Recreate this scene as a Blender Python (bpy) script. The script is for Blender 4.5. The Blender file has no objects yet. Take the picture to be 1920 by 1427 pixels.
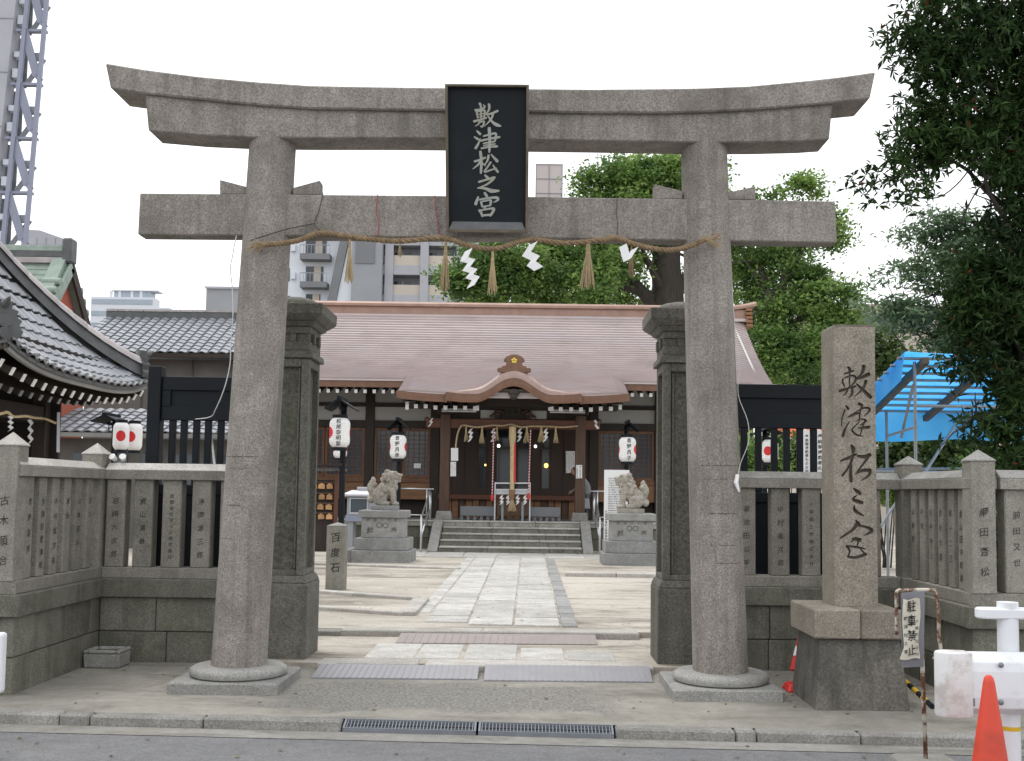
import bpy, bmesh, math, random
import numpy as np
from mathutils import Vector, Matrix
random.seed(7); RNG = np.random.default_rng(7)
PI = math.pi
SC = bpy.context.scene
COL = SC.collection

# ------------------------------------------------------------------ camera
IMW, IMH, FPX = 1920.0, 1427.0, 2000.0
PITCH, ROLL, HC = math.atan(0.07), 0.0133, 1.6
VX, VY = 990.0, 925.0                       # vanishing point of the shrine's axis (+Y) in the photograph
_f0, _r0, _u0 = Vector((0, 1, 0)), Vector((1, 0, 0)), Vector((0, 0, 1))
FWD = _f0 * math.cos(PITCH) + _u0 * math.sin(PITCH)
_up = _u0 * math.cos(PITCH) - _f0 * math.sin(PITCH)
RIGHT = _r0 * math.cos(ROLL) + _up * math.sin(ROLL)
UP = _up * math.cos(ROLL) - _r0 * math.sin(ROLL)
CX = VX - FPX * _f0.dot(RIGHT) / _f0.dot(FWD)
CY = VY + FPX * _f0.dot(UP) / _f0.dot(FWD)
CAMLOC = Vector((0, 0, HC))
cam = bpy.data.cameras.new('camera'); cam_o = bpy.data.objects.new('camera', cam); COL.objects.link(cam_o)
cam_o.matrix_world = Matrix.Translation(CAMLOC) @ Matrix((RIGHT, UP, -FWD)).transposed().to_4x4()
cam.sensor_fit = 'HORIZONTAL'; cam.sensor_width = 36.0; cam.lens = 36.0 * FPX / IMW
cam.shift_x = (IMW / 2 - CX) / IMW; cam.shift_y = (CY - IMH / 2) / IMW
cam.clip_start = 0.05; cam.clip_end = 4000
SC.camera = cam_o
def ray(px, py): return FWD + RIGHT * ((px - CX) / FPX) - UP * ((py - CY) / FPX)
def at(px, py, Y):                          # the place at distance Y that the photograph shows at (px, py)
    r = ray(px, py); return CAMLOC + r * (Y / r.y)
def gnd(px, py, z=0.0):                     # the same on a level surface
    r = ray(px, py); return CAMLOC + r * ((z - HC) / r.z)
def X(px, py, Y): return at(px, py, Y).x
def Z(px, py, Y): return at(px, py, Y).z

# ------------------------------------------------------------------ overcast daylight
w = bpy.data.worlds.new('World'); SC.world = w; w.use_nodes = True
nt = w.node_tree; nt.nodes.clear()
sky = nt.nodes.new('ShaderNodeTexSky'); sky.sky_type = 'NISHITA'; sky.sun_disc = False
SUN_EL, SUN_ROT = math.radians(60), math.radians(-40)
sky.sun_elevation = SUN_EL; sky.sun_rotation = SUN_ROT; sky.air_density = 1.0; sky.dust_density = 4.0
hs = nt.nodes.new('ShaderNodeHueSaturation'); hs.inputs['Saturation'].default_value = 0.12
mx = nt.nodes.new('ShaderNodeMix'); mx.data_type = 'RGBA'; mx.inputs['Factor'].default_value = 0.86
mx.inputs[7].default_value = (9.6, 9.75, 10.0, 1)          # the even cloud cover
bg = nt.nodes.new('ShaderNodeBackground'); bg.inputs['Strength'].default_value = 0.12
ow = nt.nodes.new('ShaderNodeOutputWorld')
nt.links.new(sky.outputs[0], hs.inputs['Color']); nt.links.new(hs.outputs[0], mx.inputs[6])
nt.links.new(mx.outputs[2], bg.inputs['Color']); nt.links.new(bg.outputs[0], ow.inputs['Surface'])
sl = bpy.data.lights.new('sun', 'SUN'); sl.energy = 0.8; sl.angle = math.radians(22); sl.color = (1.0, 0.97, 0.92)
so = bpy.data.objects.new('sun', sl); COL.objects.link(so)
_d = Vector((math.sin(SUN_ROT) * math.cos(SUN_EL), math.cos(SUN_ROT) * math.cos(SUN_EL), math.sin(SUN_EL)))
so.rotation_euler = _d.to_track_quat('Z', 'Y').to_euler(); so.location = (0, 0, 40)
SC.view_settings.view_transform = 'Standard'; SC.view_settings.look = 'None'
SC.view_settings.exposure = 0.5; SC.view_settings.gamma = 1.0; SC.view_settings.use_curve_mapping = False
SC.render.engine = 'CYCLES'; SC.cycles.max_bounces = 6; SC.cycles.use_denoising = True

# ------------------------------------------------------------------ materials
MATS = {}
def _mat(name):
    m = bpy.data.materials.new(name); m.use_nodes = True
    n = m.node_tree; b = n.nodes['Principled BSDF']
    return m, n, b
def _mix(n, a, b, fac, blend='MIX'):
    k = n.nodes.new('ShaderNodeMix'); k.data_type = 'RGBA'; k.blend_type = blend
    for sock, val in ((k.inputs['Factor'], fac), (k.inputs[6], a), (k.inputs[7], b)):
        if isinstance(val, bpy.types.NodeSocket): n.links.new(val, sock)
        elif isinstance(val, (tuple, list)): sock.default_value = (*val[:3], 1)
        else: sock.default_value = val
    return k.outputs[2]
def _noise(n, vec, scale, detail=4, rough=0.55, lo=0.35, hi=0.65, dist=0.0):
    t = n.nodes.new('ShaderNodeTexNoise'); t.inputs['Scale'].default_value = scale
    t.inputs['Detail'].default_value = detail; t.inputs['Roughness'].default_value = rough
    t.inputs['Distortion'].default_value = dist
    n.links.new(vec, t.inputs['Vector'])
    r = n.nodes.new('ShaderNodeMapRange'); r.inputs[1].default_value = lo; r.inputs[2].default_value = hi
    n.links.new(t.outputs['Fac'], r.inputs[0]); return r.outputs[0]
def _coords(n, scale=(1, 1, 1)):
    tc = n.nodes.new('ShaderNodeTexCoord'); oi = n.nodes.new('ShaderNodeObjectInfo')
    ml = n.nodes.new('ShaderNodeMath'); ml.operation = 'MULTIPLY'; ml.inputs[1].default_value = 37.0
    n.links.new(oi.outputs['Random'], ml.inputs[0])
    ad = n.nodes.new('ShaderNodeVectorMath'); ad.operation = 'ADD'
    n.links.new(tc.outputs['Object'], ad.inputs[0]); n.links.new(ml.outputs[0], ad.inputs[1])
    mp = n.nodes.new('ShaderNodeMapping'); mp.inputs['Scale'].default_value = scale
    n.links.new(ad.outputs[0], mp.inputs['Vector']); return mp.outputs[0], oi
def stone(name, base, dark, light, rough=0.85, speck=150, stain=(0.05, 0.045, 0.035), stain_amt=0.5,
          stain_scale=1.3, streak=0.35, bump=0.25, vary=0.12, green=0.0):
    m, n, b = _mat(name)
    vec, oi = _coords(n)
    c = _mix(n, dark, light, _noise(n, vec, speck * 0.85, 4, 0.85, 0.35, 0.65))
    c = _mix(n, c, base, 0.22)
    s = _noise(n, vec, speck * 0.9, 2, 0.5, 0.52, 0.66)
    k = n.nodes.new('ShaderNodeMath'); k.operation = 'MULTIPLY'; k.inputs[1].default_value = 0.5; n.links.new(s, k.inputs[0])
    c = _mix(n, c, tuple(x * 0.5 for x in base), k.outputs[0])
    lum = _noise(n, vec, 4.0, 7, 0.72, 0.3, 0.72)
    c = _mix(n, c, _mix(n, c, (0.62, 0.62, 0.60), 1.0, 'MULTIPLY'), lum)
    st = _noise(n, vec, stain_scale, 6, 0.65, 0.48, 0.72, 0.4)
    k = n.nodes.new('ShaderNodeMath'); k.operation = 'MULTIPLY'; k.inputs[1].default_value = stain_amt; n.links.new(st, k.inputs[0])
    c = _mix(n, c, stain, k.outputs[0])
    if streak:
        v2, _ = _coords(n, (9, 9, 0.5))
        sk = _noise(n, v2, 1.0, 5, 0.6, 0.5, 0.75)
        k = n.nodes.new('ShaderNodeMath'); k.operation = 'MULTIPLY'; k.inputs[1].default_value = streak; n.links.new(sk, k.inputs[0])
        c = _mix(n, c, stain, k.outputs[0])
    if green:
        g = _noise(n, vec, 2.3, 6, 0.7, 0.5, 0.7)
        k = n.nodes.new('ShaderNodeMath'); k.operation = 'MULTIPLY'; k.inputs[1].default_value = green; n.links.new(g, k.inputs[0])
        c = _mix(n, c, (0.07, 0.085, 0.035), k.outputs[0])
    if vary:
        hv = n.nodes.new('ShaderNodeHueSaturation')
        r = n.nodes.new('ShaderNodeMapRange'); r.inputs[3].default_value = 1 - vary; r.inputs[4].default_value = 1 + vary
        n.links.new(oi.outputs['Random'], r.inputs[0]); n.links.new(r.outputs[0], hv.inputs['Value']); n.links.new(c, hv.inputs['Color']); c = hv.outputs[0]
    n.links.new(c, b.inputs['Base Color']); b.inputs['Roughness'].default_value = rough
    bp = n.nodes.new('ShaderNodeBump'); bp.inputs['Strength'].default_value = bump; bp.inputs['Distance'].default_value = 0.01
    n.links.new(_noise(n, vec, speck * 0.6, 5, 0.7, 0.2, 0.8), bp.inputs['Height']); n.links.new(bp.outputs[0], b.inputs['Normal'])
    MATS[name] = m; return m
def plain(name, col, rough=0.6, metal=0.0, var=0.25, scale=6.0, vscale=(1, 1, 1), dirt=None, dirt_amt=0.5, dirt_scale=2.0, bump=0.0,
          bscale=60, spec=0.5, trans=0.0, vary=0.0, dlo=0.5, dhi=0.7):
    m, n, b = _mat(name)
    vec, oi = _coords(n, vscale)
    c = _mix(n, tuple(x * (1 - var) for x in col), tuple(min(1, x * (1 + var)) for x in col), _noise(n, vec, scale, 5, 0.6, 0.25, 0.75))
    if dirt:
        d = _noise(n, vec, dirt_scale, 6, 0.7, dlo, dhi)
        k = n.nodes.new('ShaderNodeMath'); k.operation = 'MULTIPLY'; k.inputs[1].default_value = dirt_amt; n.links.new(d, k.inputs[0])
        c = _mix(n, c, dirt, k.outputs[0])
    if vary:
        hv = n.nodes.new('ShaderNodeHueSaturation')
        r = n.nodes.new('ShaderNodeMapRange'); r.inputs[3].default_value = 1 - vary; r.inputs[4].default_value = 1 + vary
        n.links.new(oi.outputs['Random'], r.inputs[0]); n.links.new(r.outputs[0], hv.inputs['Value']); n.links.new(c, hv.inputs['Color']); c = hv.outputs[0]
    n.links.new(c, b.inputs['Base Color'])
    b.inputs['Roughness'].default_value = rough; b.inputs['Metallic'].default_value = metal
    b.inputs['Specular IOR Level'].default_value = spec
    if trans: b.inputs['Transmission Weight'].default_value = trans
    if bump:
        bp = n.nodes.new('ShaderNodeBump'); bp.inputs['Strength'].default_value = bump; bp.inputs['Distance'].default_value = 0.01
        n.links.new(_noise(n, vec, bscale, 5, 0.65, 0.2, 0.8), bp.inputs['Height']); n.links.new(bp.outputs[0], b.inputs['Normal'])
    MATS[name] = m; return m
def leafmat(name, c1, c2, c3, rough=0.5, spec=0.4, trans=0.25, red=None):
    m, n, b = _mat(name)
    g = n.nodes.new('ShaderNodeNewGeometry')
    tc = n.nodes.new('ShaderNodeTexCoord')
    c = _mix(n, c1, c2, g.outputs['Random Per Island'])
    c = _mix(n, c, c3, _noise(n, tc.outputs['Object'], 0.9, 3, 0.6, 0.42, 0.66))
    if red:
        gt = n.nodes.new('ShaderNodeMath'); gt.operation = 'GREATER_THAN'; gt.inputs[1].default_value = 0.992
        n.links.new(g.outputs['Random Per Island'], gt.inputs[0]); c = _mix(n, c, red, gt.outputs[0])
    n.links.new(c, b.inputs['Base Color']); b.inputs['Roughness'].default_value = rough; b.inputs['Specular IOR Level'].default_value = spec
    tr = n.nodes.new('ShaderNodeBsdfTranslucent'); n.links.new(c, tr.inputs['Color'])
    ms = n.nodes.new('ShaderNodeMixShader'); ms.inputs[0].default_value = trans
    n.links.new(b.outputs[0], ms.inputs[1]); n.links.new(tr.outputs[0], ms.inputs[2])
    n.links.new(ms.outputs[0], n.nodes['Material Output'].inputs['Surface'])
    MATS[name] = m; return m
def glow(name, col, strength):
    m, n, b = _mat(name); b.inputs['Base Color'].default_value = (*col, 1)
    b.inputs['Emission Color'].default_value = (*col, 1); b.inputs['Emission Strength'].default_value = strength
    MATS[name] = m; return m

stone('granite_torii', (0.33, 0.30, 0.268), (0.12, 0.108, 0.094), (0.55, 0.50, 0.455), stain=(0.085, 0.075, 0.06), stain_amt=0.55, streak=0.62, vary=0.03, speck=85)
stone('granite_base', (0.34, 0.335, 0.32), (0.17, 0.17, 0.16), (0.5, 0.49, 0.47), stain_amt=0.3, streak=0.1, speck=90)
stone('granite_fence', (0.31, 0.295, 0.25), (0.15, 0.14, 0.12), (0.48, 0.455, 0.40), stain=(0.08, 0.078, 0.058), stain_amt=0.4, streak=0.3, speck=110)
stone('granite_wall', (0.20, 0.195, 0.16), (0.085, 0.085, 0.068), (0.34, 0.33, 0.27), stain=(0.04, 0.044, 0.031), stain_amt=0.75, streak=0.5, green=0.35, speck=90)
stone('stone_gatepost', (0.16, 0.152, 0.128), (0.07, 0.067, 0.056), (0.28, 0.27, 0.23), stain=(0.04, 0.043, 0.03), stain_amt=0.5, streak=0.5, green=0.3, speck=60, bump=0.6)
stone('stone_rough', (0.13, 0.125, 0.10), (0.045, 0.045, 0.035), (0.25, 0.245, 0.21), stain=(0.04, 0.043, 0.03), stain_amt=0.6, streak=0.3, green=0.3, speck=34, bump=1.0)
stone('granite_monument', (0.30, 0.265, 0.215), (0.13, 0.115, 0.09), (0.46, 0.415, 0.35), stain=(0.10, 0.085, 0.06), stain_amt=0.35, streak=0.25, speck=80)
stone('stone_monument_base', (0.17, 0.155, 0.135), (0.09, 0.085, 0.075), (0.27, 0.255, 0.23), stain=(0.035, 0.033, 0.03), stain_amt=0.85, streak=0.75, speck=60)
stone('granite_grey', (0.36, 0.365, 0.36), (0.22, 0.225, 0.225), (0.52, 0.52, 0.51), stain_amt=0.2, streak=0.15, speck=60, stain=(0.1, 0.1, 0.085))
stone('stone_lion', (0.44, 0.40, 0.34), (0.26, 0.235, 0.20), (0.60, 0.56, 0.49), stain_amt=0.35, streak=0.1, speck=40, stain=(0.15, 0.13, 0.1))
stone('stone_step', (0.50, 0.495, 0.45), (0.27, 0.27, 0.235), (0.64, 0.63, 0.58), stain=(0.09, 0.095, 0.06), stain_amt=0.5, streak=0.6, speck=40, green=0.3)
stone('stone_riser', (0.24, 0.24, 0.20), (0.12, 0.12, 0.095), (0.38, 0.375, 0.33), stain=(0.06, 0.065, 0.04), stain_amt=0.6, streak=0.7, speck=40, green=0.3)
stone('paving', (0.62, 0.61, 0.58), (0.42, 0.41, 0.39), (0.78, 0.765, 0.73), stain=(0.28, 0.25, 0.2), stain_amt=0.5, streak=0, speck=50, vary=0.12)
stone('paving_sett', (0.38, 0.38, 0.375), (0.22, 0.22, 0.22), (0.5, 0.5, 0.49), stain_amt=0.4, streak=0, speck=50, stain=(0.2, 0.18, 0.15))
stone('kerb_granite', (0.33, 0.32, 0.30), (0.17, 0.165, 0.155), (0.50, 0.49, 0.46), stain=(0.10, 0.092, 0.078), stain_amt=0.6, streak=0, speck=80, vary=0.15)
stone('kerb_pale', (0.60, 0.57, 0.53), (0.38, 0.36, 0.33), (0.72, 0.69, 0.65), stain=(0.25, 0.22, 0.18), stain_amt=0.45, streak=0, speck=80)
def ground(name, a, b_, c_, sc=0.7, gr=180, bump=0.5, amt=0.9, gravel=0.35, patch=None, grain=0.0):
    m, n, b = _mat(name)
    tc = n.nodes.new('ShaderNodeTexCoord'); vec = tc.outputs['Object']
    c = _mix(n, a, b_, _noise(n, vec, sc, 7, 0.62, 0.40, 0.62, 0.8))
    v2, _ = _coords(n, (0.5, 1.6, 1))
    k = n.nodes.new('ShaderNodeMath'); k.operation = 'MULTIPLY'; k.inputs[1].default_value = amt
    n.links.new(_noise(n, v2, sc * 2.2, 8, 0.7, 0.50, 0.66, 0.6), k.inputs[0]); c = _mix(n, c, c_, k.outputs[0])
    g = _noise(n, vec, gr, 3, 0.7, 0.35, 0.65)
    k = n.nodes.new('ShaderNodeMath'); k.operation = 'MULTIPLY'; k.inputs[1].default_value = gravel; n.links.new(g, k.inputs[0])
    c = _mix(n, c, _mix(n, c, (0.45, 0.44, 0.42), 1.0, 'MULTIPLY'), k.outputs[0])
    if grain:
        k = n.nodes.new('ShaderNodeMath'); k.operation = 'MULTIPLY'; k.inputs[1].default_value = grain; n.links.new(_noise(n, vec, 42, 3, 0.8, 0.45, 0.7), k.inputs[0])
        c = _mix(n, c, _mix(n, c, (1.5, 1.48, 1.45), 1.0, 'MULTIPLY'), k.outputs[0])
    if patch:                                                   # an area worn down to its gravel
        x0, x1, y0, y1, colr = patch
        sp = n.nodes.new('ShaderNodeSeparateXYZ'); wn = n.nodes.new('ShaderNodeTexNoise'); wn.inputs['Scale'].default_value = 2.2; wn.inputs['Detail'].default_value = 8; wn.inputs['Roughness'].default_value = 0.7
        n.links.new(vec, wn.inputs['Vector']); ad = n.nodes.new('ShaderNodeVectorMath'); ad.operation = 'MULTIPLY_ADD'; ad.inputs[1].default_value = (1.3, 1.0, 0); n.links.new(wn.outputs['Color'], ad.inputs[0]); n.links.new(vec, ad.inputs[2]); n.links.new(ad.outputs[0], sp.inputs[0])
        fac = None
        for o_, lo, hi in ((0, x0, x0 + .25), (0, x1, x1 - .25), (1, y0, y0 + .12), (1, y1, y1 - .1)):
            r = n.nodes.new('ShaderNodeMapRange'); r.inputs[1].default_value = lo; r.inputs[2].default_value = hi; n.links.new(sp.outputs[o_], r.inputs[0])
            if fac is None: fac = r.outputs[0]
            else:
                k = n.nodes.new('ShaderNodeMath'); k.operation = 'MULTIPLY'; n.links.new(fac, k.inputs[0]); n.links.new(r.outputs[0], k.inputs[1]); fac = k.outputs[0]
        c = _mix(n, c, _mix(n, colr[0], colr[1], _noise(n, vec, 38, 4, 0.8, 0.4, 0.62)), fac)
    fine = _noise(n, vec, 9.0, 9, 0.8, 0.42, 0.62); k = n.nodes.new('ShaderNodeMath'); k.operation = 'MULTIPLY'; k.inputs[1].default_value = 0.55; n.links.new(fine, k.inputs[0])
    c = _mix(n, c, _mix(n, c, (0.66, 0.64, 0.61), 1.0, 'MULTIPLY'), k.outputs[0])
    n.links.new(c, b.inputs['Base Color']); b.inputs['Roughness'].default_value = 0.92
    bp = n.nodes.new('ShaderNodeBump'); bp.inputs['Strength'].default_value = bump; bp.inputs['Distance'].default_value = 0.008
    n.links.new(_noise(n, vec, gr * 0.7, 5, 0.7, 0.2, 0.8), bp.inputs['Height']); n.links.new(bp.outputs[0], b.inputs['Normal'])
    MATS[name] = m
ground('asphalt', (0.23, 0.233, 0.245), (0.26, 0.262, 0.27), (0.20, 0.202, 0.21), 0.6, 120, 0.8, 0.5, 0.7, grain=0.5)
ground('gutter_concrete', (0.30, 0.29, 0.265), (0.36, 0.35, 0.33), (0.2, 0.19, 0.17), 1.2, 130, 0.4)
ground('pavement', (0.30, 0.285, 0.25), (0.40, 0.38, 0.34), (0.19, 0.18, 0.155), 0.8, 110, 0.5, 0.8, 0.5, patch=(-1.35, 1.4, 8.42, 9.62, ((0.13, 0.125, 0.11), (0.33, 0.32, 0.29))))
ground('gravel_patch', (0.27, 0.26, 0.235), (0.34, 0.325, 0.29), (0.16, 0.155, 0.135), 1.5, 45, 1.0, 0.8, 0.9)
ground('sand', (0.50, 0.455, 0.395), (0.64, 0.59, 0.52), (0.20, 0.175, 0.14), 0.45, 90, 0.5, 0.85, 0.5)
ground('soil', (0.2, 0.17, 0.13), (0.26, 0.22, 0.17), (0.12, 0.1, 0.08), 0.5, 60, 0.4)

plain('copper_rim', (0.36, 0.255, 0.225), 0.55, 0.1, 0.2, 4)
plain('copper_roof', (0.49, 0.42, 0.41), 0.45, 0.12, 0.14, 1.4, (0.8, 1.0, 1.0), dirt=(0.38, 0.36, 0.40), dirt_amt=0.55, dirt_scale=0.7)
plain('copper_ridge', (0.33, 0.21, 0.165), 0.5, 0.3, 0.2, 3)
plain('copper_fascia', (0.18, 0.095, 0.06), 0.55, 0.2, 0.25, 5)
plain('copper_green', (0.26, 0.325, 0.28), 0.6, 0.0, 0.25, 4)
plain('wood_deep', (0.036, 0.019, 0.012), 0.6, 0, 0.35, 3, (6, 6, 0.6))
plain('wood_brown', (0.085, 0.045, 0.027), 0.6, 0, 0.35, 3, (6, 6, 0.6))
plain('wood_red', (0.13, 0.048, 0.026), 0.55, 0, 0.3, 3, (0.6, 6, 6))
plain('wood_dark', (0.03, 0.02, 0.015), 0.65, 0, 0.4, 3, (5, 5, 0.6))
plain('wood_frame', (0.17, 0.08, 0.04), 0.6, 0, 0.3, 3, (4, 4, 0.8))
plain('wood_light', (0.24, 0.12, 0.055), 0.6, 0, 0.3, 3, (0.5, 4, 4))
plain('wood_ema', (0.5, 0.28, 0.13), 0.7, 0, 0.3, 9, vary=0.35)
plain('plaster', (0.50, 0.49, 0.46), 0.9, 0, 0.06, 2, dirt=(0.35, 0.34, 0.3), dirt_amt=0.4)
plain('white_paint', (0.8, 0.8, 0.78), 0.5, 0, 0.04, 5)
plain('paper_white', (0.82, 0.82, 0.82), 0.8, 0, 0.03, 8)
plain('straw', (0.40, 0.31, 0.18), 0.9, 0, 0.4, 30, (8, 8, 1), vary=0.15)
plain('straw_old', (0.27, 0.19, 0.11), 0.9, 0, 0.4, 20, vary=0.2)
plain('rope_light', (0.55, 0.44, 0.26), 0.9, 0, 0.25, 20)
plain('black_paint', (0.006, 0.009, 0.013), 0.6, 0, 0.3, 3, spec=0.25)
plain('plaque_black', (0.007, 0.011, 0.015), 0.55, 0, 0.3, 2, dirt=(0.016, 0.02, 0.024), dirt_amt=0.4, spec=0.3)
plain('plaque_frame', (0.13, 0.105, 0.075), 0.7, 0, 0.35, 9)
plain('plaque_ledge', (0.10, 0.105, 0.11), 0.6, 0, 0.3, 6, dirt=(0.2, 0.18, 0.16), dirt_amt=0.6, dirt_scale=4)
plain('gold_letter', (0.36, 0.375, 0.34), 0.5, 0.1, 0.15, 10, dirt=(0.36, 0.29, 0.17), dirt_amt=0.6, dirt_scale=3)
plain('gold', (0.7, 0.5, 0.1), 0.35, 0.7, 0.1, 9)
plain('ink', (0.02, 0.02, 0.022), 0.7, 0, 0.2, 9)
plain('ink_worn', (0.055, 0.05, 0.042), 0.85, 0, 0.4, 25)
plain('carve_shade_dirt', (0.105, 0.088, 0.07), 0.9, 0, 0.3, 20)  # dark tone for carvings: groove shade put into the colour, with dirt
plain('tile_grey', (0.25, 0.26, 0.285), 0.3, 0.0, 0.2, 3, vary=0.22, dirt=(0.12, 0.12, 0.125), dirt_amt=0.4)
plain('tile_ridge', (0.40, 0.365, 0.365), 0.6, 0, 0.25, 3, vary=0.15)
plain('tile_dark', (0.09, 0.093, 0.096), 0.55, 0, 0.3, 4)
plain('red_wall', (0.42, 0.12, 0.075), 0.8, 0, 0.12, 4)
plain('wall_grey', (0.2, 0.195, 0.185), 0.85, 0, 0.2, 1.5)
plain('wall_dim', (0.12, 0.115, 0.105), 0.85, 0, 0.25, 2)
plain('concrete_pale', (0.40, 0.41, 0.45), 0.85, 0, 0.06, 0.5, dirt=(0.3, 0.3, 0.34), dirt_amt=0.4, dirt_scale=0.4)
plain('concrete_grey', (0.30, 0.315, 0.34), 0.85, 0, 0.08, 0.5)
plain('concrete_dark', (0.19, 0.2, 0.215), 0.85, 0, 0.08, 0.5)
plain('steel_lilac', (0.24, 0.26, 0.345), 0.5, 0, 0.08, 1)
plain('panel_pink', (0.5, 0.45, 0.45), 0.8, 0, 0.03, 0.5)
plain('panel_beige', (0.52, 0.47, 0.41), 0.85, 0, 0.06, 0.5)
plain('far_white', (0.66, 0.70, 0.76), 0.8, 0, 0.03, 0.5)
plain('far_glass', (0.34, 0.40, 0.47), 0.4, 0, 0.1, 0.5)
plain('window_dark', (0.06, 0.075, 0.09), 0.15, 0, 0.2, 1)
plain('glass_dark', (0.012, 0.017, 0.022), 0.08, 0, 0.2, 2)
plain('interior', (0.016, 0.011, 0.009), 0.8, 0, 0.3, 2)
plain('aluminium', (0.52, 0.53, 0.56), 0.35, 0.5, 0.08, 4)
plain('steel_pipe', (0.62, 0.63, 0.65), 0.28, 0.8, 0.08, 4)
plain('scaffold', (0.26, 0.285, 0.31), 0.45, 0.5, 0.2, 6)
plain('timber_batten', (0.1, 0.075, 0.055), 0.75, 0, 0.3, 6)
plain('steel_plate', (0.29, 0.285, 0.305), 0.45, 0.4, 0.12, 4, dirt=(0.2, 0.18, 0.18), dirt_amt=0.4)
plain('steel_plate_brown', (0.31, 0.265, 0.255), 0.55, 0.25, 0.12, 4, dirt=(0.22, 0.18, 0.15), dirt_amt=0.5)
plain('galvanized', (0.20, 0.215, 0.24), 0.5, 0.4, 0.15, 9)
plain('guard_white', (0.74, 0.76, 0.79), 0.42, 0, 0.04, 5, dirt=(0.36, 0.32, 0.27), dirt_amt=0.6, dirt_scale=2.6, dlo=0.56, dhi=0.72)
plain('guard_dirty', (0.70, 0.70, 0.70), 0.55, 0, 0.08, 8, dirt=(0.42, 0.37, 0.33), dirt_amt=0.7, dirt_scale=4, dlo=0.5, dhi=0.62)
plain('rust_white', (0.58, 0.54, 0.46), 0.75, 0, 0.1, 9, dirt=(0.13, 0.05, 0.025), dirt_amt=1.0, dirt_scale=9, dlo=0.45, dhi=0.55)
plain('rust', (0.13, 0.06, 0.035), 0.8, 0, 0.4, 18)
plain('cone_orange', (0.62, 0.055, 0.025), 0.45, 0, 0.1, 4, dirt=(0.3, 0.04, 0.02), dirt_amt=0.6, dirt_scale=3)
plain('red_paint', (0.62, 0.03, 0.022), 0.5, 0, 0.1, 5)
plain('cord_red', (0.45, 0.05, 0.05), 0.8, 0, 0.15, 9)
plain('yellow_paint', (0.7, 0.45, 0.02), 0.5, 0, 0.1, 5)
plain('tarp_orange', (0.75, 0.14, 0.03), 0.6, 0, 0.08, 3)
plain('cable_white', (0.62, 0.62, 0.6), 0.5, 0, 0.1, 5)
plain('cable_dark', (0.06, 0.055, 0.05), 0.6, 0, 0.2, 5)
plain('cloth_worn', (0.60, 0.57, 0.48), 0.85, 0, 0.12, 6, dirt=(0.3, 0.22, 0.13), dirt_amt=0.6, dirt_scale=5)
plain('sheet_grey', (0.2, 0.2, 0.22), 0.5, 0.3, 0.2, 5)
plain('bark', (0.05, 0.042, 0.035), 0.9, 0, 0.4, 4, (3, 3, 0.6), bump=0.8, bscale=20)
plain('jacket', (0.25, 0.26, 0.265), 0.85, 0, 0.15, 9)
plain('trousers', (0.1, 0.105, 0.11), 0.85, 0, 0.15, 9)
plain('skin', (0.45, 0.27, 0.19), 0.55, 0, 0.05, 9)
plain('hair', (0.06, 0.055, 0.05), 0.6, 0, 0.2, 40)
glow('lamp_white', (1.0, 0.97, 0.9), 3.0); glow('lamp_yellow', (1.0, 0.62, 0.15), 2.2)
leafmat('leaf_camphor', (0.18, 0.31, 0.075), (0.36, 0.48, 0.14), (0.12, 0.23, 0.06), trans=0.55)
leafmat('leaf_camphor_dark', (0.09, 0.175, 0.045), (0.18, 0.29, 0.075), (0.06, 0.125, 0.035), trans=0.5)
leafmat('leaf_dark', (0.022, 0.052, 0.014), (0.05, 0.10, 0.022), (0.016, 0.038, 0.011), 0.62, 0.22, 0.15, (0.22, 0.05, 0.025))
leafmat('leaf_conifer', (0.14, 0.22, 0.115), (0.25, 0.35, 0.19), (0.10, 0.165, 0.085), trans=0.4)
leafmat('leaf_litter', (0.10, 0.075, 0.03), (0.22, 0.17, 0.06), (0.06, 0.05, 0.02), trans=0.1)
leafmat('leaf_shrub', (0.05, 0.10, 0.022), (0.12, 0.19, 0.045), (0.035, 0.07, 0.02), trans=0.2)
# blue tarpaulin lets daylight through
m, n, b = _mat('tarp_blue'); vec, _oi = _coords(n)
c = _mix(n, (0.06, 0.40, 0.86), (0.13, 0.50, 0.93), _noise(n, vec, 1.5, 4))
n.links.new(c, b.inputs['Base Color']); b.inputs['Roughness'].default_value = 0.5
tr = n.nodes.new('ShaderNodeBsdfTranslucent'); n.links.new(c, tr.inputs['Color']); ms = n.nodes.new('ShaderNodeMixShader'); ms.inputs[0].default_value = 0.78
n.links.new(b.outputs[0], ms.inputs[1]); n.links.new(tr.outputs[0], ms.inputs[2]); n.links.new(ms.outputs[0], n.nodes['Material Output'].inputs['Surface']); MATS['tarp_blue'] = m
# paper lantern: a red sun printed on its two sides (local +-X)
m, n, b = _mat('lantern_paper')
tc = n.nodes.new('ShaderNodeTexCoord'); sx = n.nodes.new('ShaderNodeSeparateXYZ'); n.links.new(tc.outputs['Object'], sx.inputs[0])
cb = n.nodes.new('ShaderNodeCombineXYZ'); n.links.new(sx.outputs[1], cb.inputs[1]); n.links.new(sx.outputs[2], cb.inputs[2])
ln = n.nodes.new('ShaderNodeVectorMath'); ln.operation = 'DISTANCE'; ln.inputs[1].default_value = (0, 0, 0.36); n.links.new(cb.outputs[0], ln.inputs[0])
lt = n.nodes.new('ShaderNodeMath'); lt.operation = 'LESS_THAN'; lt.inputs[1].default_value = 0.118; n.links.new(ln.outputs['Value'], lt.inputs[0])
n.links.new(_mix(n, (0.82, 0.81, 0.80), (0.62, 0.02, 0.025), lt.outputs[0]), b.inputs['Base Color']); b.inputs['Roughness'].default_value = 0.6
MATS['lantern_paper'] = m
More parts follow.
